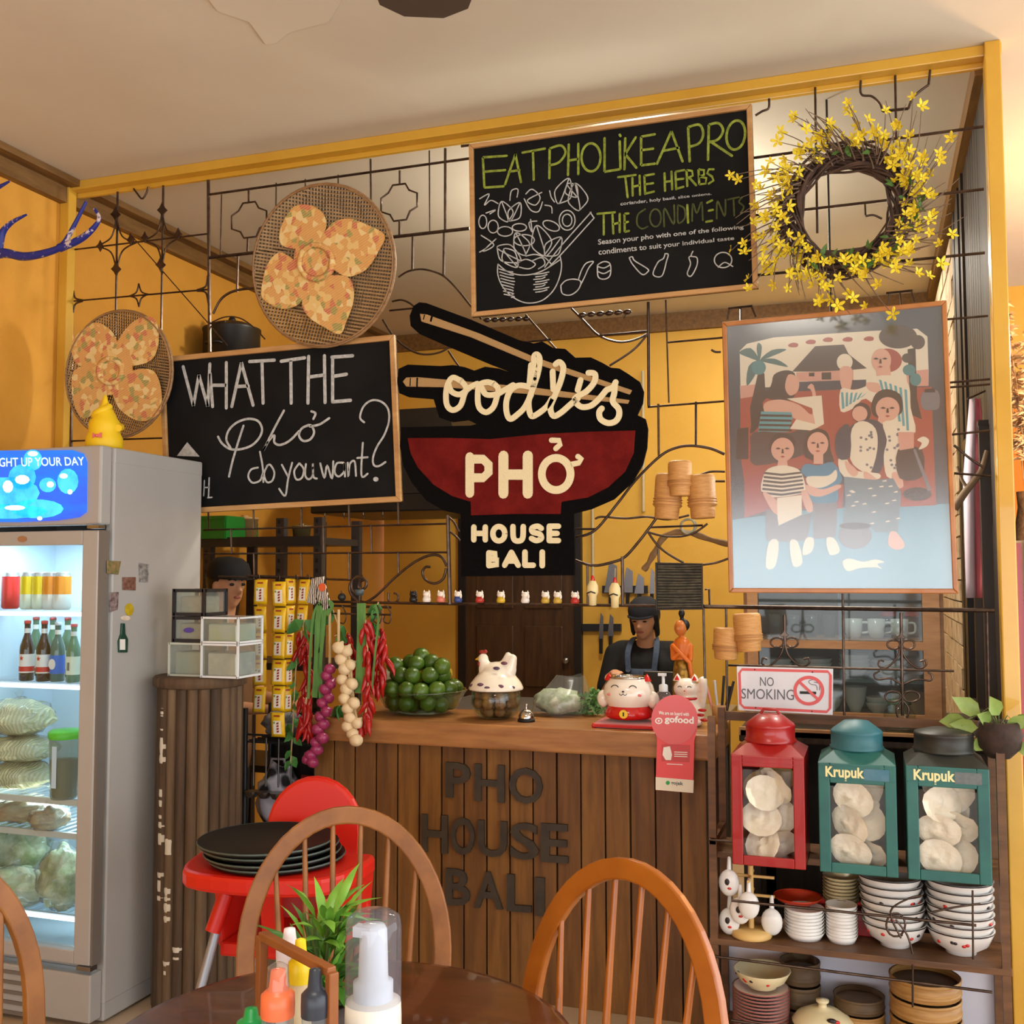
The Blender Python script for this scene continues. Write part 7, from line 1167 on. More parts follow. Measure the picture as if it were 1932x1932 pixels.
def tin(lb, x0, x1, ztop, mat, mlid, lidr, text, kind):
    Y0 = 3.42; dp = .24; z0 = ZT0; o = thing('cracker_tin', lb, 'tin', ((x0+x1)/2, Y0+dp/2, z0), 'cracker tins on the rack'); w = x1-x0; zt_ = ztop; f_ = .034; hb = zt_-(.035 if not text else .06)
    c = MB(); c.box(((x0+x1)/2, Y0+dp/2, z0+.004), (w, dp, .008)); c.box((x0+.003, Y0+dp/2, (z0+zt_)/2), (.006, dp, zt_-z0)); c.box((x1-.003, Y0+dp/2, (z0+zt_)/2), (.006, dp, zt_-z0)); c.box(((x0+x1)/2, Y0+dp-.003, (z0+zt_)/2), (w, .006, zt_-z0)); c.build('tin_body', mat, o)
    q = MB(); q.box((x0+f_/2, Y0, (z0+zt_)/2), (f_, .012, zt_-z0)); q.box((x1-f_/2, Y0, (z0+zt_)/2), (f_, .012, zt_-z0)); q.box(((x0+x1)/2, Y0, z0+.015), (w-2*f_, .012, .03)); q.box(((x0+x1)/2, Y0, (hb+zt_)/2), (w-2*f_, .012, zt_-hb)); fo_ = q.build('front_frame', mat, o, bevel=.003)
    MB().box(((x0+x1)/2, Y0+.004, (z0+hb)/2), (w-2*f_+.01, .003, hb-z0-.02)).build('glass_pane', mtgl, o)
    m = MB(); zt2 = zt_+.03; cx, cy = (x0+x1)/2, Y0+dp/2; a_ = [V((x0, Y0-.004, zt_)), V((x1, Y0-.004, zt_)), V((x1, Y0+dp, zt_)), V((x0, Y0+dp, zt_))]; b_ = [V((cx+math.cos(a)*lidr*1.25, cy+math.sin(a)*lidr*1.25, zt2)) for a in (-2.356, -.785, .785, 2.356)]; m.add(a_+b_, [(0, 1, 5, 4), (1, 2, 6, 5), (2, 3, 7, 6), (3, 0, 4, 7), (4, 5, 6, 7)]); m.build('shoulder', mat if kind != 2 else mtg, o)
    ld = MB().lathe([(lidr*1.04, zt2), (lidr*1.06, zt2+.006), (lidr, zt2+.01), (lidr, zt2+.048), (lidr*1.02, zt2+.052), (lidr*.96, zt2+.058), (lidr*.5, zt2+(.085 if kind != 2 else .068)), (0, zt2+(.09 if kind != 2 else .07))], (cx, cy, 0), 28).build('lid', mlid, o)
    if kind == 0: MB().tube([V((cx-.03, cy, zt2+.086)), V((cx-.02, cy, zt2+.1)), V((cx+.02, cy, zt2+.1)), V((cx+.03, cy, zt2+.086))], .005, 6).build('lid_handle', mlid, ld)
    for zz in (hb+.012, zt_-.008): MB().box((cx, Y0-.0065, zz), (w-.01, .002, .003)).build('pressed_line', mat, fo_)
    if text:
        nx = x0+.022; MB().text('Krupuk', (nx, Y0-.0065, hb+.008), (nx+w*.5, Y0-.0065, hb+.008), (nx+w*.5, Y0-.0065, zt_-.008), (nx, Y0-.0065, zt_-.008), th=.001, bold=.03).build('lettering', M('cream_paint', (228, 218, 160), .6), fo_); MB().box((x0+w*.75, Y0-.0065, (hb+zt_)/2), (w*.32, .001, .035)).build('side_label', M('blue_label', (60, 110, 130), .5, 0, (80, 120, 136), 30) if kind == 1 else M('grey_label', (110, 116, 116), .5, 0, (80, 90, 92), 30), fo_)
    spots = [(.32, .06), (.68, .055), (.5, .12), (.3, .14), (.7, .15), (.55, .2), (.4, .22), (.66, .24), (.45, .27)]
    for k, (u, dz) in enumerate(spots[:8 if kind != 2 else 9]):
        ob = bpy.data.objects.new('cracker', crk[k % 3]); COL.objects.link(ob); ob.location = (x0+.05+(w-.1)*u, Y0+.03+.03*(k % 3), z0+dz); ob.rotation_euler = (random.uniform(-.5, .5), random.uniform(-1, 1), random.uniform(-.5, .5)); ob.scale = (.95,)*3
        ob['label'] = 'white prawn cracker inside the '+{0: 'red', 1: 'middle teal', 2: 'right-hand teal'}[kind]+' tin'; ob['category'] = 'cracker'; ob['group'] = 'crackers in the '+{0: 'red', 1: 'middle teal', 2: 'right-hand teal'}[kind]+' tin'
    if kind == 0:
        for k in range(3): ob = bpy.data.objects.new('cracker_stick', crk[k]); me = crk[k].copy(); me.materials.clear(); me.materials.append(mcy); ob.data = me; COL.objects.link(ob); ob.location = (x0+.07+.03*k, Y0+.12, z0+.22+.02*k); ob.rotation_euler = (.3, k, .3); ob.scale = (.7, 1, 1); ob['label'] = 'tan cracker wedge at the back of the red tin'; ob['category'] = 'cracker'; ob['group'] = 'tan crackers in the red tin'
    return o
tin('red cracker tin with glass front on the rack', -.432, -.209, 1.015, mtr, mtr, .078, False, 0); tin('middle teal Krupuk tin with blue lid', -.168, .058, 1.005, mtt, mtl, .078, True, 1); tin('right-hand teal Krupuk tin with dark rusty lid', .085, .315, 1.01, mtt, mtg, .086, True, 2)
# bowls and dishes on the lower shelf
mpw = M('patterned_white', (226, 224, 220), .2, coat=.3); mpr = M('paint_black_red', (40, 30, 30), .4)
def pattern(o, r, h, seed):
    rd = random.Random(seed); m = MB(); m2 = MB()
    for k in range(5):
        a = -1.57+rd.uniform(-1.3, 1.3); zz = h*rd.uniform(.55, .8); rr = r*(.8+.2*(zz/h-.4)/.6)-.003; (m if k % 2 else m2).ball((rr*math.cos(a), rr*math.sin(a), zz), (.008, .008, .006), 7, 5)
    m.build('painted_rooster', mpr, o, world=False, kind='stuff'); m2.build('painted_flower', mcr, o, world=False, kind='stuff')
def stack(nm, lb, px, n, r, h, pitch, Y, z0, mat, foot=.5, lean=0, grp=None, sq=False, pat=True):
    b = W(px, 1750, Y).x
    if sq: mb = MB(); mb.box((0, 0, .004), (r*1.4, r*1.3, .008)); [mb.bar((sx*r*.75, -r*.7, .004), (sx*r*.85, -r*.8, h), .006) for sx in (-1, 1)]; mb = MB().lathe([(0, 0), (r*.8, 0), (r, h), (r*.95, h), (r*.76, .005), (0, .005)], seg=20)
    else: mb = bowl_mesh(r, h, foot)
    me = mesh_only(mb, nm+'_body', mat)
    rim = mesh_only(MB().lathe([(r*1.003, h*.94), (r*1.012, h*.97), (r*1.003, h*1.0)], seg=24, caps=False), 'rim_line', mpr)
    for j in range(n):
        o = thing(nm, '%s, %s from the bottom' % (lb, words[j]), 'bowl' if 'bowl' in nm else 'dish', (b+lean*j, Y, z0+.001+j*pitch), grp or lb); wpart(me, nm.split('_')[-1]+'_shell', o, o.location)
        if not sq: wpart(rim, 'rim_line', o, o.location)
        if pat and j in (0, 2, 4): pattern(o, r, h, j+px)
ZS = .413
stack('noodle_bowl', 'left stack of white rooster noodle bowls', 1688, 7, .098, .075, .024, 3.62, ZS, mpw, .45, -.002); stack('noodle_bowl', 'right stack of white rooster noodle bowls', 1812, 7, .1, .075, .025, 3.615, ZS, mpw, .45)
stack('sauce_dish', 'wide stack of small white sauce dishes', 1518, 8, .064, .022, .0105, 3.6, ZS, mpw, sq=True, pat=False); stack('sauce_dish', 'narrow stack of small white sauce dishes', 1588, 10, .05, .022, .0105, 3.6, ZS, mpw, sq=True, pat=False)
stack('cream_saucer', 'stack of cream saucers under the middle tin', 1588, 8, .058, .024, .011, 3.7, ZS+.08, M('cream_glaze', (222, 208, 166), .3), pat=False)
o = thing('red_carton', 'red carton behind the sauce dishes', 'box', (W(1570, 1720, 3.72).x, 3.715, ZS+.001)); MB().box((0, 0, .04), (.26, .1, .08)).build('carton', mtr, o, world=False, bevel=.003); MB().box((0, -.051, .04), (.24, .002, .01)).build('carton_line', mtr, o, world=False)
o = thing('red_dish', 'shallow orange-red dish on the red carton', 'dish', (W(1505, 1690, 3.66).x, 3.66, ZS+.085)); MB().lathe([(0, 0), (.04, 0), (.075, .022), (.078, .026), (.072, .026), (.038, .006), (0, .006)], seg=26).build('dish_shell', M('orange_red_glaze', (196, 56, 24), .25), o, world=False); MB().lathe([(.0775, .024), (.08, .027), (.0775, .029)], seg=26, caps=False).build('dish_rim', MATS['orange_red_glaze'], o, world=False)
bpy.context.view_layer.update()
bs = V((W(1418, 1765, 3.56).x, 3.56, ZS+.001)); o = thing('spoon_tree', 'pale wooden stand hung with white soup spoons', 'spoon stand', bs); mpn = M('pine_pale', (214, 176, 108), .5); MB().lathe([(0, 0), (.064, 0), (.066, .006), (.064, .022), (.02, .026), (0, .026)], seg=28).build('base', mpn, o, world=False); MB().cyl((0, 0, .024), .009, .2, 12).build('pole', mpn, o, world=False)
for z_ in (.13, .19): MB().tube([V((-.075, 0, z_)), V((.075, 0, z_))], .005, 8).tube([V((0, -.07, z_)), V((0, .07, z_))], .005, 8).build('peg', mpn, o, world=False)
for i, (dx, dy, z_, lb) in enumerate(((-.068, -.02, .075, 'soup spoon hanging lowest at the left of the spoon stand'), (-.066, -.03, .2, 'soup spoon hanging high at the left of the spoon stand'), (.0, -.066, .145, 'plain soup spoon hanging at the front of the spoon stand'), (.066, -.015, .085, 'soup spoon hanging low at the right of the spoon stand'), (-.03, -.045, .12, 'patterned soup spoon between the front and left spoons'))):
    s_ = thing('soup_spoon', lb, 'spoon', bs+V((dx, dy, z_-.04)), 'soup spoons on the spoon stand'); MB().ball((0, 0, .01), (.034, .016, .043), 14, 10).build('spoon_bowl', mpw, s_, world=False); MB().cap((0, .004, .035), (0, .012, .085), .009, .006).build('spoon_handle', mpw, s_, world=False)
    if i in (0, 1, 4): MB().ball((-.004, -.0152, .016), (.008, .002, .011), 8, 6).build('rooster_mark', mpr, s_, world=False); MB().ball((.003, -.0152, -.004), (.007, .002, .004), 8, 6).build('flower_mark', mcr, s_, world=False)
# bottom shelf: plates, tureen, steamers
Z0 = .088; mpl2 = M('pinkish_plate', (206, 186, 176), .3); bpx = W(1436, 1900, 3.6).x
plm = mesh_only(MB().lathe([(0, 0), (.05, 0), (.085, .014), (.09, .018), (.083, .018), (.048, .006), (0, .006)], seg=28), 'plate_disc', mpl2)
plr = mesh_only(MB().lathe([(.0895, .015), (.0915, .017), (.0895, .0195)], seg=28, caps=False), 'plate_rim', M('plate_rim_red', (150, 84, 78), .4))
for j in range(14): o = thing('soup_plate', 'pink-rimmed plate in the stack on the bottom rack shelf', 'plate', (bpx, 3.6, Z0+.001+j*.0105), 'pink-rimmed plates on the bottom shelf'); wpart(plm, 'plate_disc', o, o.location); wpart(plr, 'plate_rim', o, o.location)
o = thing('big_bowl', 'deep cream bowl with flower rim on the plate stack', 'bowl', (bpx+.005, 3.6, Z0+.156)); bowl_mesh(.092, .055).build('bowl_shell', M('cream_glaze', (222, 208, 166), .3), o, world=False); pattern(o, .09, .055, 3)
o = thing('lidded_tureen', 'cream lidded tureen with painted rooster on the bottom shelf', 'tureen', (W(1552, 1900, 3.58).x, 3.58, Z0+.001)); mcg2 = MATS['cream_glaze']; MB().lathe([(0, 0), (.05, 0), (.08, .04), (.088, .07), (.084, .07), (0, .05)], seg=26).build('tureen_bowl', mcg2, o, world=False); l_ = MB().lathe([(.094, .07), (.096, .076), (.08, .095), (.04, .115), (.014, .12), (.012, .13), (.02, .136), (.02, .142), (0, .146)], seg=26).build('tureen_lid', mcg2, o, world=False); MB().ball((.03, -.062, .103), (.016, .008, .008), 8, 6).build('rooster_mark', mpr, l_, world=False); MB().ball((.045, -.06, .1), (.01, .006, .006), 8, 6).build('flower_mark', mcr, l_, world=False)
mst = [M('steamer_tan', (176, 134, 76), .5, 0, (150, 108, 56), 10, stretch=(1, 1, 8)), M('steamer_dark', (104, 82, 54), .6, 0, (78, 60, 40), 10)]
def steamer(lb, px, Y, z0, r, h, dark=0, py=1850):
    o = thing('bamboo_steamer', lb, 'steamer', (W(px, py, Y).x, Y, z0+.001), 'bamboo steamers on the bottom shelf'); MB().lathe([(r*.97, 0), (r, .003), (r, h*.9), (r*.96, h*.9), (r*.95, .01), (0, .008)], seg=30).build('hoop', mst[dark], o, world=False)
    for z_ in (.15, .75): MB().lathe([(r*1.0, h*z_), (r*1.025, h*z_+.003), (r*1.025, h*(z_+.15)), (r*1.0, h*(z_+.18))], seg=30, caps=False).build('outer_band', mst[dark], o, world=False)
    MB().lathe([(r*.95, h*.6), (0, h*.65)], seg=24).build('woven_base', mst[1], o, world=False)
for j in range(4): steamer('large pale bamboo steamer stack at the right, tier %s' % words[j], 1745, 3.62, Z0+j*.062, .105, .06)
for j in range(3): steamer('medium bamboo steamer stack behind the tureen, tier %s' % words[j], 1620, 3.66, Z0+j*.05, .078, .048, 1 if j == 2 else 0)
for j in range(3): steamer('small dark bamboo steamer stack behind the plates, tier %s' % words[j], 1510, 3.7, Z0+j*.075, .064, .073, 1)
# glass jars behind the tins
o = thing('glass_jar', 'clear glass jar catching light between the teal tins', 'jar', (W(1700, 1400, 3.98).x, 4.12, 1.011)); MB().lathe([(0, 0), (.05, 0), (.055, .01), (.055, .07), (.04, .09), (.04, .1)], seg=20, caps=False).build('jar_glass', MATS['bowl_glass'], o, world=False); MB().lathe([(.042, .1), (.042, .114), (0, .115)], seg=16).build('jar_lid', M('jar_lid_green', (60, 80, 60), .4), o, world=False)
# ================================================================ right edge: coconut pot with pothos, pampas, banner, cloth
pc_ = W(1885, 1392, 3.55); o = thing('coconut_planter', 'brown coconut shell planter with trailing leaves by the yellow post', 'plant', pc_-V((0, 0, .07))); MB().lathe([(0, -.065), (.03, -.06), (.06, -.03), (.068, .01), (.06, .045), (.054, .05), (.05, .04), (0, .03)], (0, 0, .07), 22).build('coconut_shell', M('coconut', (64, 46, 36), .8, 0, (44, 32, 26), 18, .5), o, world=False); MB().tube([V((.0, .05, .1)), V((.0, .17, .16)), V((0, .2, .16))], .004, 6).build('hanger', iron, o, world=False)
lfb = MB(); lfb.add([V((0, 0, 0)), V((.022, -.004, .02)), V((.024, -.008, .045)), V((0, -.002, .085)), V((-.024, -.008, .045)), V((-.022, -.004, .02)), V((0, .004, .04))], [(0, 1, 6), (1, 2, 6), (2, 3, 6), (3, 4, 6), (4, 5, 6), (5, 0, 6)], True); lfm2 = mesh_only(lfb, 'pothos_leaf', M('pothos', (110, 140, 62), .4, 0, (158, 174, 96), 8))
for i, (dx, dz, ry, rx) in enumerate(((-.06, .1, -1.5, .3), (-.09, .12, -1.7, -.2), (-.02, .12, -1.2, .5), (.02, .1, .9, .2), (.04, .12, 1.4, .1), (-.03, .07, -2.2, .4), (.0, .14, -.6, .4), (.05, .06, 2.2, .2), (-.05, .14, -1.0, -.3))):
    wpart(lfm2, 'leaf', o, V(o.location)+V((dx, -.02+.01*(i % 3), dz)), (rx, ry, random.uniform(-.6, .6)), random.uniform(.8, 1.15))
    MB().tube([V((0, 0, .1)), V((dx*.6, -.01, dz+.02)), V((dx, -.02+.01*(i % 3), dz))], .0018, 4).build('vine', M('vine_green', (90, 110, 50), .6), o, world=False)
pv = WZ(1915, 1990, .0); pv = V((W(1914, 900, 5.9).x+.06, 5.9, 1.2)); o = thing('pampas_vase', 'tall rope-wrapped vase of cream pampas plumes beyond the post', 'vase', pv); mpam = M('pampas', (222, 188, 142), .9, 0, (206, 166, 116), 20)
MB().lathe([(0, 0), (.06, 0), (.08, .15), (.085, .5), (.05, .72), (.055, .8), (.045, .8), (0, .6)], seg=22).build('vase_body', M('rope', (150, 118, 84), .85, 0, (110, 84, 58), 40, .6), o, world=False); pm = MB()
for k in range(9):
    a = random.uniform(0, 6.28); l_ = random.uniform(.7, 1.1); sp = random.uniform(.05, .3); tip = V((math.cos(a)*sp, math.sin(a)*sp, .75+l_)); st_ = sm([V((0, 0, .65)), V((math.cos(a)*sp*.3, math.sin(a)*sp*.3, .75+l_*.5)), tip], 6); pl = MB(); pl.tube(st_, .003, 5)
    for j in range(200):
        t = random.uniform(.35, 1); b_ = st_[min(int(t*(len(st_)-1)), len(st_)-1)]; d_ = V((random.uniform(-1, 1), random.uniform(-1, 1), random.uniform(.0, 1.2))).normalized()*random.uniform(.04, .11)*(1.25-t*.6); e_ = V((random.uniform(-1, 1), random.uniform(-1, 1), 0))*.0013
        pl.add([b_-e_, b_+e_, b_+d_*.6+e_-V((0, 0, .005)), b_+d_-V((0, 0, .03))], [(0, 1, 2, 3)])
    pl.build('plume', mpam, o, world=False, kind='stuff')
xbn = W(1920, 1200, 4.4).x; o = thing('banner_board', 'cream and red framed banner board standing beyond the yellow post', 'board', (xbn+.12, 4.4, 0)); z1_ = W(1915, 1020, 4.4).z; MB().box((xbn+.14, 4.41, z1_/2), (.36, .02, z1_)).build('board', M('banner_cream', (214, 190, 150), .6), o); MB().box((xbn+.005, 4.396, z1_/2), (.035, .006, z1_-.02)).build('red_stripe', mcr, o); MB().box((xbn+.1, 4.396, z1_/2), (.06, .006, z1_-.02)).build('red_stripe', mcr, o)
for xx in (xbn-.045, xbn+.045): MB().box((xx, 4.385, z1_/2), (.018, .025, z1_)).build('frame_strip', M('banner_frame', (210, 180, 130), .5), o)
for i, t in enumerate('SU'): zz = W(1902, 1100+i*40, 4.4).z; MB().text(t, (xbn-.033, 4.392, zz-.03), (xbn-.033, 4.392, zz+.03), (xbn-.01, 4.392, zz+.03), (xbn-.01, 4.392, zz-.03), th=.001, bold=.01).build('lettering', black, o)
p = W(1925, 1640, 4.2); o = thing('ivy_pot', 'leafy green plant at the foot of the banner board', 'plant', (.72, 4.75, 0)); MB().lathe([(0, 0), (.1, 0), (.13, .3), (.12, .3), (0, .26)], seg=20).build('pot', M('terracotta', (150, 90, 60), .7), o, world=False)
for i in range(70): a, r_, z_ = random.uniform(0, 6.28), random.uniform(.02, .17), random.uniform(.3, .95); wpart(lfm2, 'leaf', o, V(o.location)+V((r_*math.cos(a), r_*math.sin(a), z_)), (random.uniform(-1, 1), random.uniform(-2.5, 2.5), random.uniform(-3, 3)), random.uniform(.6, 1))
for i in range(8): a = i*.8; MB().tube([V((0, 0, .26)), V((.05*math.cos(a), .05*math.sin(a), .6)), V((.1*math.cos(a), .1*math.sin(a), .92))], .004, 5).build('stem', MATS['vine_green'], o, world=False)
o = thing('pink_cloth', 'narrow pink and white cloth hanging inside the side wall', 'cloth', (XR-.03, 4.05, 1.4)); m = MB(); top, bot = W(1842, 752, 4.1), W(1848, 1128, 4.1)
for nm, u0, u1, mt in (('white_panel', -.045, -.01, M('cloth_white', (214, 196, 206), .8)), ('pink_panel', -.01, .03, M('cloth_pink', (220, 116, 122), .8))):
    m = MB(); vs = []
    for k in range(13):
        t = k/12; 
        for u in (u0, (u0+u1)/2, u1): vs.append(top.lerp(bot, t)+V((u*(.45+.55*min(1, t*2.5)), .012*math.sin(u*120+t*3), 0)))
    m.add(vs, [(k*3+i, k*3+i+1, k*3+i+4, k*3+i+3) for k in range(12) for i in (0, 1)], True); m.build(nm, mt, o, solid=.003)
MB().tube([top+V((-.03, 0, .0)), V((XR+.01, 4.1, top.z+.03))], .004, 5).build('cloth_hook', iron, o)
o = thing('driftwood', 'grey driftwood branch leaning inside the side wall', 'branch', W(1800, 960, 4.0)); P = sm(onY([(1800, 960), (1820, 930), (1850, 890), (1862, 850)], 4.0), 5); MB().tube(P, [.016-.0005*i for i in range(len(P))], 8).build('branch_wood', M('driftwood', (130, 108, 84), .8), o); MB().tube(sm(onY([(1826, 922), (1815, 905), (1806, 880)], 4.0), 4), .006, 6).build('twig', MATS['driftwood'], o)
# pendant lamp in the next room (source of the warm light)
o = thing('pendant_lamp', 'warm pendant lamp in the adjoining room', 'lamp', (1.25, 4.9, 2.45)); MB().cyl((0, 0, .1), .004, ZC-2.56, 6).build('cord', black, o, world=False); MB().lathe([(.17, -.06), (.03, -.005), (.0, .0)], seg=24).build('shade', mst[0], o, world=False); MB().ball((0, 0, .06), .045).build('bulb', M('bulb_warm', (255, 214, 160), .4, emit=8), o, world=False)
# ================================================================ dining table, chairs, high chair
mtb = M('table_wood', (96, 52, 26), .28, 0, (72, 36, 18), 4, .05, stretch=(1, 5, 5), coat=.3); tb = thing('round_table', 'round dark brown wooden table at the front', 'table', (-.911, 1.719, 0)); MB().lathe([(0, .722), (.40, .722), (.425, .728), (.43, .738), (.425, .748), (.41, .75), (0, .75)], seg=56).build('table_top', mtb, tb, world=False); MB().lathe([(.1, .722), (.05, .66), (.04, .5), (.06, .3), (.05, .12), (.04, .1)], seg=20).build('pedestal', mtb, tb, world=False)
for k in range(4): a = k*1.5708+.5; MB().bar((math.cos(a)*.03, math.sin(a)*.03, .12), (math.cos(a)*.3, math.sin(a)*.3, .035), .05, .06).build('foot', mtb, tb, world=False)
def windsor(lb, top, fwd, mat, wd=.228, H=1.0):
    f_ = V((fwd[0], fwd[1], 0)).normalized(); s_ = V((-f_.y, f_.x, 0)); base = V((top.x, top.y, 0))+f_*.27; o = thing('windsor_chair', lb, 'chair', base); L_ = lambda x, y, z: s_*x+f_*y+V((0, 0, z)); back = lambda x, z: L_(x, -.19-.08*(z-.45)/(H-.45), z)
    P = []
    for k in range(25): a = math.pi*k/24; P.append((math.cos(a)*wd, .45+.24+(H-.69)*math.sin(a)))
    P = [(wd*.93, .45), (wd*.985, .58)]+P+[(-wd*.985, .58), (-wd*.93, .45)]; pts = [back(x, z) for x, z in P]; m = MB(); n = (L_(0, 1, .15)-L_(0, 0, 0)).normalized()
    # flat bent bow: rectangular section swept along the hoop
    N = len(pts); vs = []; fs = []
    for i in range(N):
        t = (pts[min(i+1, N-1)]-pts[max(i-1, 0)]).normalized(); q = n.cross(t).normalized()
        for a, b in ((-.021, -.011), (.021, -.011), (.021, .011), (-.021, .011)): vs.append(pts[i]+q*a+n*b)
    for i in range(N-1):
        for k in range(4): fs.append((i*4+k, i*4+(k+1) % 4, (i+1)*4+(k+1) % 4, (i+1)*4+k))
    fs += [(3, 2, 1, 0), (N*4-4, N*4-3, N*4-2, N*4-1)]; m.add(vs, fs, False); m.build('back_bow', mat, o, world=False, bevel=.004)
    for k in range(6):
        x = (-.5+(k)/5)*wd*1.45; xb_ = x*.8; zt_ = .45+.24+(H-.69)*math.sqrt(max(0, 1-(x/wd)**2))-.02; A_, B_ = back(xb_, .45), back(x, zt_); MB().tube([A_, A_.lerp(B_, .4), B_], [.0065, .0085, .006], 8).build('spindle', mat, o, world=False)
    seat = [(.2, -.2), (.225, -.05), (.22, .12), (.17, .2), (0, .215), (-.17, .2), (-.22, .12), (-.225, -.05), (-.2, -.2), (0, -.23)]; MB().prism([L_(x, y, .43) for x, y in s2(seat, 4, True)], (0, 0, 1), .035).build('seat', mat, o, world=False, bevel=.01)
    for sx in (-1, 1):
        for sy in (-1, 1): MB().tube([L_(sx*.15, sy*.13, .432), L_(sx*.165, sy*.15, .3), L_(sx*.185, sy*.175, .15), L_(sx*.2, sy*.2, 0)], [.014, .019, .017, .011], 10).build('leg', mat, o, world=False)
        MB().tube([L_(sx*.18, -.16, .2), L_(sx*.18, .16, .2)], .009, 8).build('stretcher', mat, o, world=False)
    MB().tube([L_(-.18, 0, .2), L_(.18, 0, .2)], .009, 8).build('stretcher', mat, o, world=False); return o
mch1 = M('chair_wood', (148, 94, 40), .4, 0, (122, 73, 28), 5, .05, stretch=(2, 2, 2)); mch2 = M('chair_wood_honey', (166, 94, 26), .3, 0, (142, 76, 18), 5, .05, coat=.2)
windsor('brown hoop-back chair behind the table, in front of the high chair', WZ(655, 1545, .99), (.40, -.92), mch1, .232, 1.0); windsor('honey hoop-back chair angled at the right of the table', WZ(1188, 1650, .99), (-.40, -.92), mch2, .222, 1.0)
windsor('dark brown hoop-back chair cut off by the lower left corner', WZ(-150, 1650, .98), (.9, -.3), mch1, .22, 1.0)
# high chair
mhr = M('highchair_red', (206, 34, 22), .35); mgl_ = M('grey_tube', (150, 152, 158), .35, .5); tc_ = CAM+ray(512, 1640)*3.02; bc_ = CAM+ray(585, 1530)*3.3; f_ = V((tc_.x-bc_.x, tc_.y-bc_.y, 0)).normalized(); s_ = V((-f_.y, f_.x, 0)); ctr = V(((tc_.x+bc_.x)/2, (tc_.y+bc_.y)/2, 0)); hc = thing('high_chair', 'red plastic high chair with grey legs beside the counter', 'high chair', ctr); L_ = lambda x, y, z: s_*x+f_*y+V((0, 0, z))
tz = .71; P = [L_(x, y, tz) for x, y in s2([(.25, -.02), (.26, .12), (.2, .26), (0, .3), (-.2, .26), (-.26, .12), (-.25, -.02), (-.12, .02), (.12, .02)], 4, True)]; MB().prism(P, (0, 0, 1), .05).build('tray', mhr, hc, world=False, bevel=.012)
bk_ = MB(); Pb = [L_(x, -.16-.12*(z-.5), z) for x, z in [(-.15, .5), (-.16, .7)]+[(.16*math.cos(a), .78+.165*math.sin(a)) for a in [math.pi-math.pi*i/14 for i in range(15)]]+[(.16, .7), (.15, .5)]]; bk_.prism(Pb, f_, .03); bk_.build('backrest', mhr, hc, world=False, bevel=.012)
st_ = MB(); st_.prism([L_(x, y, .48) for x, y in [(-.16, -.18), (.16, -.18), (.17, .12), (-.17, .12)]], (0, 0, 1), .04); [st_.prism([L_(sx*.165, -.18, .5), L_(sx*.165, .1, .5), L_(sx*.185, .1, tz), L_(sx*.175, -.2, tz-.02)], s_*sx, .02) for sx in (-1, 1)]; st_.build('seat_shell', mhr, hc, world=False, bevel=.01); MB().prism([L_(-.03, .1, .5), L_(.03, .1, .5), L_(.03, .14, tz), L_(-.03, .14, tz)], f_, .02).build('crotch_post', mhr, hc, world=False)
for sx in (-1, 1):
    for sy, e in ((-1, -.28), (1, .3)): MB().tube([L_(sx*.16, sy*.12, .62), L_(sx*.26, e, .0)], .0135, 10).build('leg', mgl_, hc, world=False); MB().tube([L_(sx*.15, sy*.12, .66), L_(sx*.175, sy*.15, .56)], .022, 10).build('leg_socket', mhr, hc, world=False)
mtry = M('tray_black', (22, 18, 15), .55, spec=.3); mtre = M('tray_rim', (72, 84, 76), .4); td = mesh_only(MB().lathe([(0, 0), (.175, 0), (.19, .006), (.195, .016), (.19, .017), (.172, .006), (0, .005)], seg=36), 'tray_disc', mtry); tr_ = mesh_only(MB().lathe([(.1945, .012), (.1965, .0145), (.1945, .0175)], seg=36, caps=False), 'tray_rim', mtre)
for j in range(4): o = thing('serving_tray', '%s round black serving tray stacked on the high chair' % ('lowest', 'second lowest', 'third', 'topmost')[j], 'tray', ctr+L_(.0-.01*j, .1+.008*(j % 2), tz+.051+j*.0155), 'black trays stacked on the high chair'); wpart(td, 'tray_disc', o, o.location); wpart(tr_, 'tray_rim', o, o.location)
# ================================================================ things on the table
def tp_(px, t): p = CAM+ray(px, 1900)*t; return V((p.x, p.y, .7505))
a_, b_ = tp_(493, 1.70), tp_(626, 1.545); d_ = (b_-a_).normalized(); q_ = V((-d_.y, d_.x, 0)); mcad = M('caddy_wood', (142, 84, 40), .45, 0, (116, 64, 28), 6); cd_ = thing('condiment_caddy', 'wooden table caddy with tall handle holding sauces', 'caddy', (a_+b_)/2); ZH = .25
MB().bar(a_+V((0, 0, .006)), b_+V((0, 0, .006)), .17, .012).build('tray_base', mcad, cd_)
for s in (-1, 1): MB().bar(a_+q_*.085*s+V((0, 0, .04)), b_+q_*.085*s+V((0, 0, .04)), .01, .075).build('side_board', mcad, cd_)
for e in (a_, b_): MB().bar(e-q_*.085+V((0, 0, .04)), e+q_*.085+V((0, 0, .04)), .01, .075).build('end_board', mcad, cd_); MB().box(e+V((0, 0, ZH/2)), (.014, .016, ZH), mat=Matrix((d_, q_, V((0, 0, 1)))).transposed()).build('handle_post', mcad, cd_, bevel=.002)
MB().bar(a_+V((0, 0, ZH)), b_+V((0, 0, ZH)), .015, .014).build('handle_bar', mcad, cd_, bevel=.002)
zb2 = V((0, 0, .013)); mclear = glassm('bottle_plastic', (234, 238, 240), .08, 1.5, .12, (190, 204, 214))
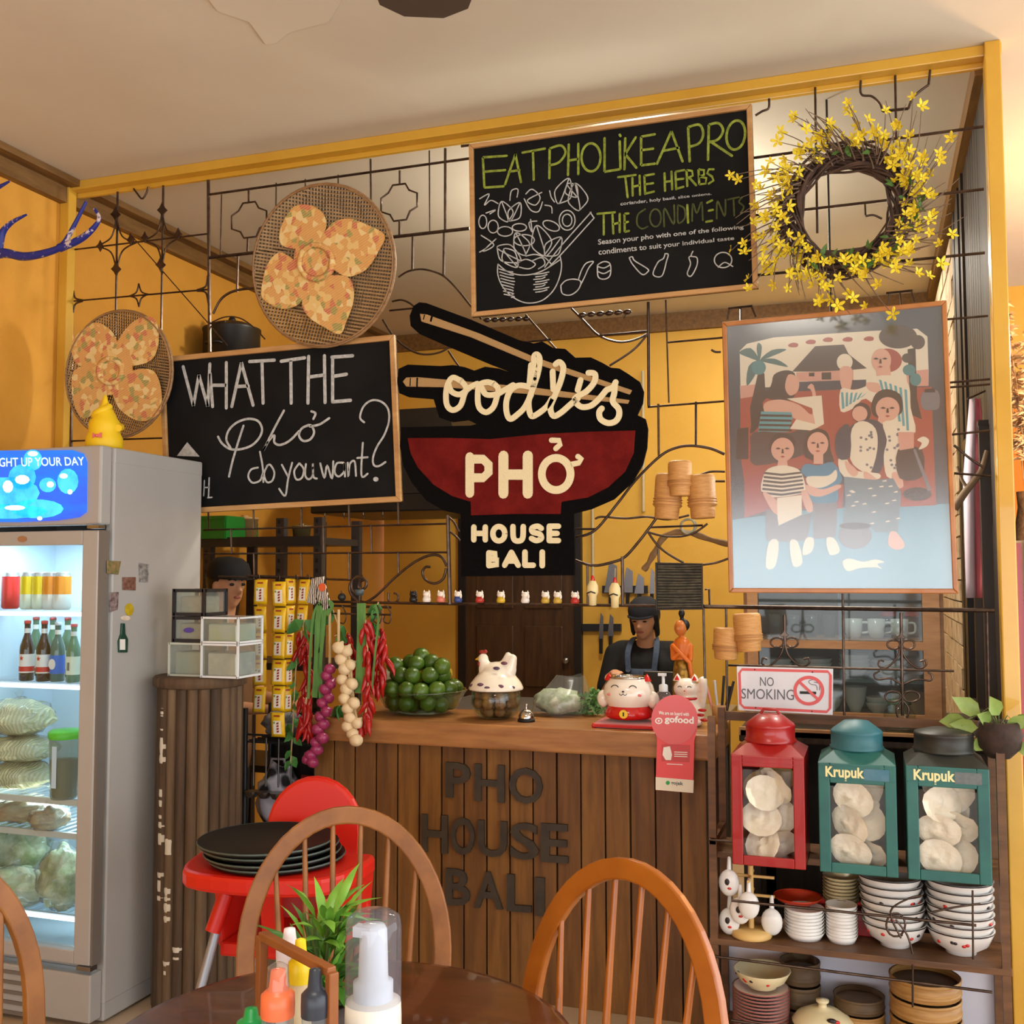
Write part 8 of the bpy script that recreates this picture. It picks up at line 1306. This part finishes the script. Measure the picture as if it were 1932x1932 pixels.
def sauce(lb, px, t, r, hb, hc_, ccol, body, clearcap=False, scol=None):
    p = tp_(px, t)+zb2; o = thing('sauce_bottle', lb, 'bottle', p, 'sauce bottles in the caddy'); MB().lathe([(0, 0), (r, 0), (r*1.02, hb*.5), (r, hb)], seg=20).build('bottle_body', body, o, world=False); cp = M('cap%s' % (ccol,), ccol, .35); c_ = MB().lathe([(r*1.06, hb*.98), (r*1.08, hb+.012), (r*1.06, hb+hc_*.42), (r*.8, hb+hc_*.5), (r*.58, hb+hc_*.56), (r*.45, hb+hc_*.95), (0, hb+hc_)], seg=20).build('cap', cp, o, world=False)
    MB().lathe([(0, .004), (r*.93, .004), (r*.93, hb*.7), (0, hb*.7)], seg=16).build('sauce', M('sauce%s' % (scol or ccol,), scol or ccol, .4), o, world=False)
    if clearcap: MB().lathe([(r*.72, hb+hc_*.5), (r*.66, hb+hc_*1.02), (r*.3, hb+hc_*1.1), (0, hb+hc_*1.1)], seg=18).build('over_cap', glassm('bottle_plastic2', (248, 244, 240), .06, 1.5, .06), o, world=False)
sauce('sauce bottle with orange cap and clear nozzle cover', 524, 1.56, .0235, .172, .066, (222, 108, 66), mclear, True, (196, 206, 214)); sauce('sauce bottle with dark blue cap in the caddy', 594, 1.545, .019, .178, .066, (44, 50, 60), mclear, False, (190, 200, 206)); sauce('tall seasoning bottle with yellow cap', 566, 1.66, .018, .183, .064, (232, 200, 24), M('cream_bottle', (214, 190, 150), .4), False, (220, 200, 60)); sauce('small bottle with green cap at the caddy corner', 474, 1.585, .02, .135, .036, (24, 140, 66), M('clear_green_bottle', (200, 210, 200), .3), False, (160, 170, 150)); sauce('white-topped bottle behind the yellow cap', 545, 1.7, .02, .2, .05, (224, 216, 220), M('white_bottle', (226, 222, 214), .4), False, (226, 222, 214))
p = tp_(704, 1.68); o = thing('foam_pump_bottle', 'white foam pump bottle under a clear dome cap', 'bottle', p); mfb = M('foam_white', (232, 226, 214), .35); zcap = .155
MB().lathe([(0, 0), (.043, 0), (.045, .006), (.045, .13), (.044, zcap), (.03, zcap+.004), (0, zcap+.004)], seg=28).build('bottle_body', mfb, o, world=False); MB().lathe([(.032, zcap), (.032, zcap+.03), (.024, zcap+.034), (.022, zcap+.11), (.018, zcap+.118), (0, zcap+.12)], seg=22).box((-.012, -.01, zcap+.11), (.03, .02, .016)).build('pump_head', mwh, o, world=False); MB().lathe([(.0445, zcap), (.0445, zcap+.115), (.042, zcap+.13), (.03, zcap+.138), (0, zcap+.14)], seg=28).build('dome_cap', glassm('dome_plastic', (234, 238, 246), .06, 1.5, .08, (200, 206, 224)), o, world=False); MB().box((-.02, -.041, .12), (.02, .004, .018)).build('label_mark', M('olive_label', (120, 116, 40), .5), o, world=False)
p = tp_(610, 1.86); o = thing('table_plant', 'lush green leafy plant in a small pot on the table', 'plant', p); MB().lathe([(0, 0), (.035, 0), (.05, .08), (.046, .08), (0, .07)], seg=20).build('pot', M('pot_dark', (60, 44, 34), .6), o, world=False)
lw = MB(); lw.add([V((0, 0, 0)), V((.011, -.002, .025)), V((.012, -.008, .055)), V((.006, -.02, .085)), V((0, -.034, .108)), V((-.006, -.02, .085)), V((-.012, -.008, .055)), V((-.011, -.002, .025)), V((0, .003, .03)), V((0, -.003, .06))], [(0, 1, 8), (1, 2, 9, 8), (2, 3, 9), (3, 4, 5, 9), (5, 6, 9), (6, 7, 8, 9), (7, 0, 8)], True); lws = [mesh_only(lw, 'long_leaf', M('bamboo_leaf%d' % i, c, .4, 0, c2, 10)) for i, (c, c2) in enumerate((((108, 164, 56), (136, 186, 74)), ((58, 108, 36), (78, 132, 46))))]
for i in range(110):
    a = random.uniform(0, 6.28); z_ = random.uniform(.07, .235); r_ = random.uniform(.0, .045); wpart(lws[0 if (z_ > .18 or i % 5 == 0) else 1], 'leaf', o, V(o.location)+V((r_*math.cos(a), r_*math.sin(a), z_)), (random.uniform(.2, 1.35), 0, a+1.57+random.uniform(-.5, .5)), random.uniform(.55, .95))
for i in range(7): a = i*.9; MB().tube([V((0, 0, .07)), V((.02*math.cos(a), .02*math.sin(a), .15)), V((.035*math.cos(a), .035*math.sin(a), .235))], .003, 5).build('stem', MATS['vine_green'], o, world=False)
# plant stand carrying the pampas vase; kitchen bulb; added lamp for the cabinet
o = thing('plant_stand', 'tall dark stand under the pampas vase', 'stand', (pv.x, pv.y, 0)); MB().cyl((0, 0, 1.17), .12, .029, 24).build('top', mdk[1], o, world=False)
for k in range(3): a = k*2.094; MB().tube([V((math.cos(a)*.08, math.sin(a)*.08, 1.17)), V((math.cos(a)*.14, math.sin(a)*.14, 0))], .012, 8).build('leg', mdk[1], o, world=False)
o = thing('added_cabinet_lamp', 'small black added lamp, unseen behind the painting, brightening the cabinet', 'lamp', (-.12, 4.02, 2.08)); MB().lathe([(.1, -.04), (.03, .03), (.0, .035)], seg=20).build('shade', black, o, world=False); MB().cyl((0, 0, .03), .004, ZC-2.112, 6).build('cord', black, o, world=False)  # shade and cord for the added cabinet light, out of sight
o = thing('kitchen_bulb', 'bare kitchen bulb on a short cord behind the upper chalkboard', 'lamp', (-1.0, 4.7, 3.23)); MB().lathe([(.02, 0), (.022, .05), (0, .055)], seg=14).build('holder', black, o, world=False); MB().cyl((0, 0, .05), .004, ZC-3.28, 6).build('cord', black, o, world=False)
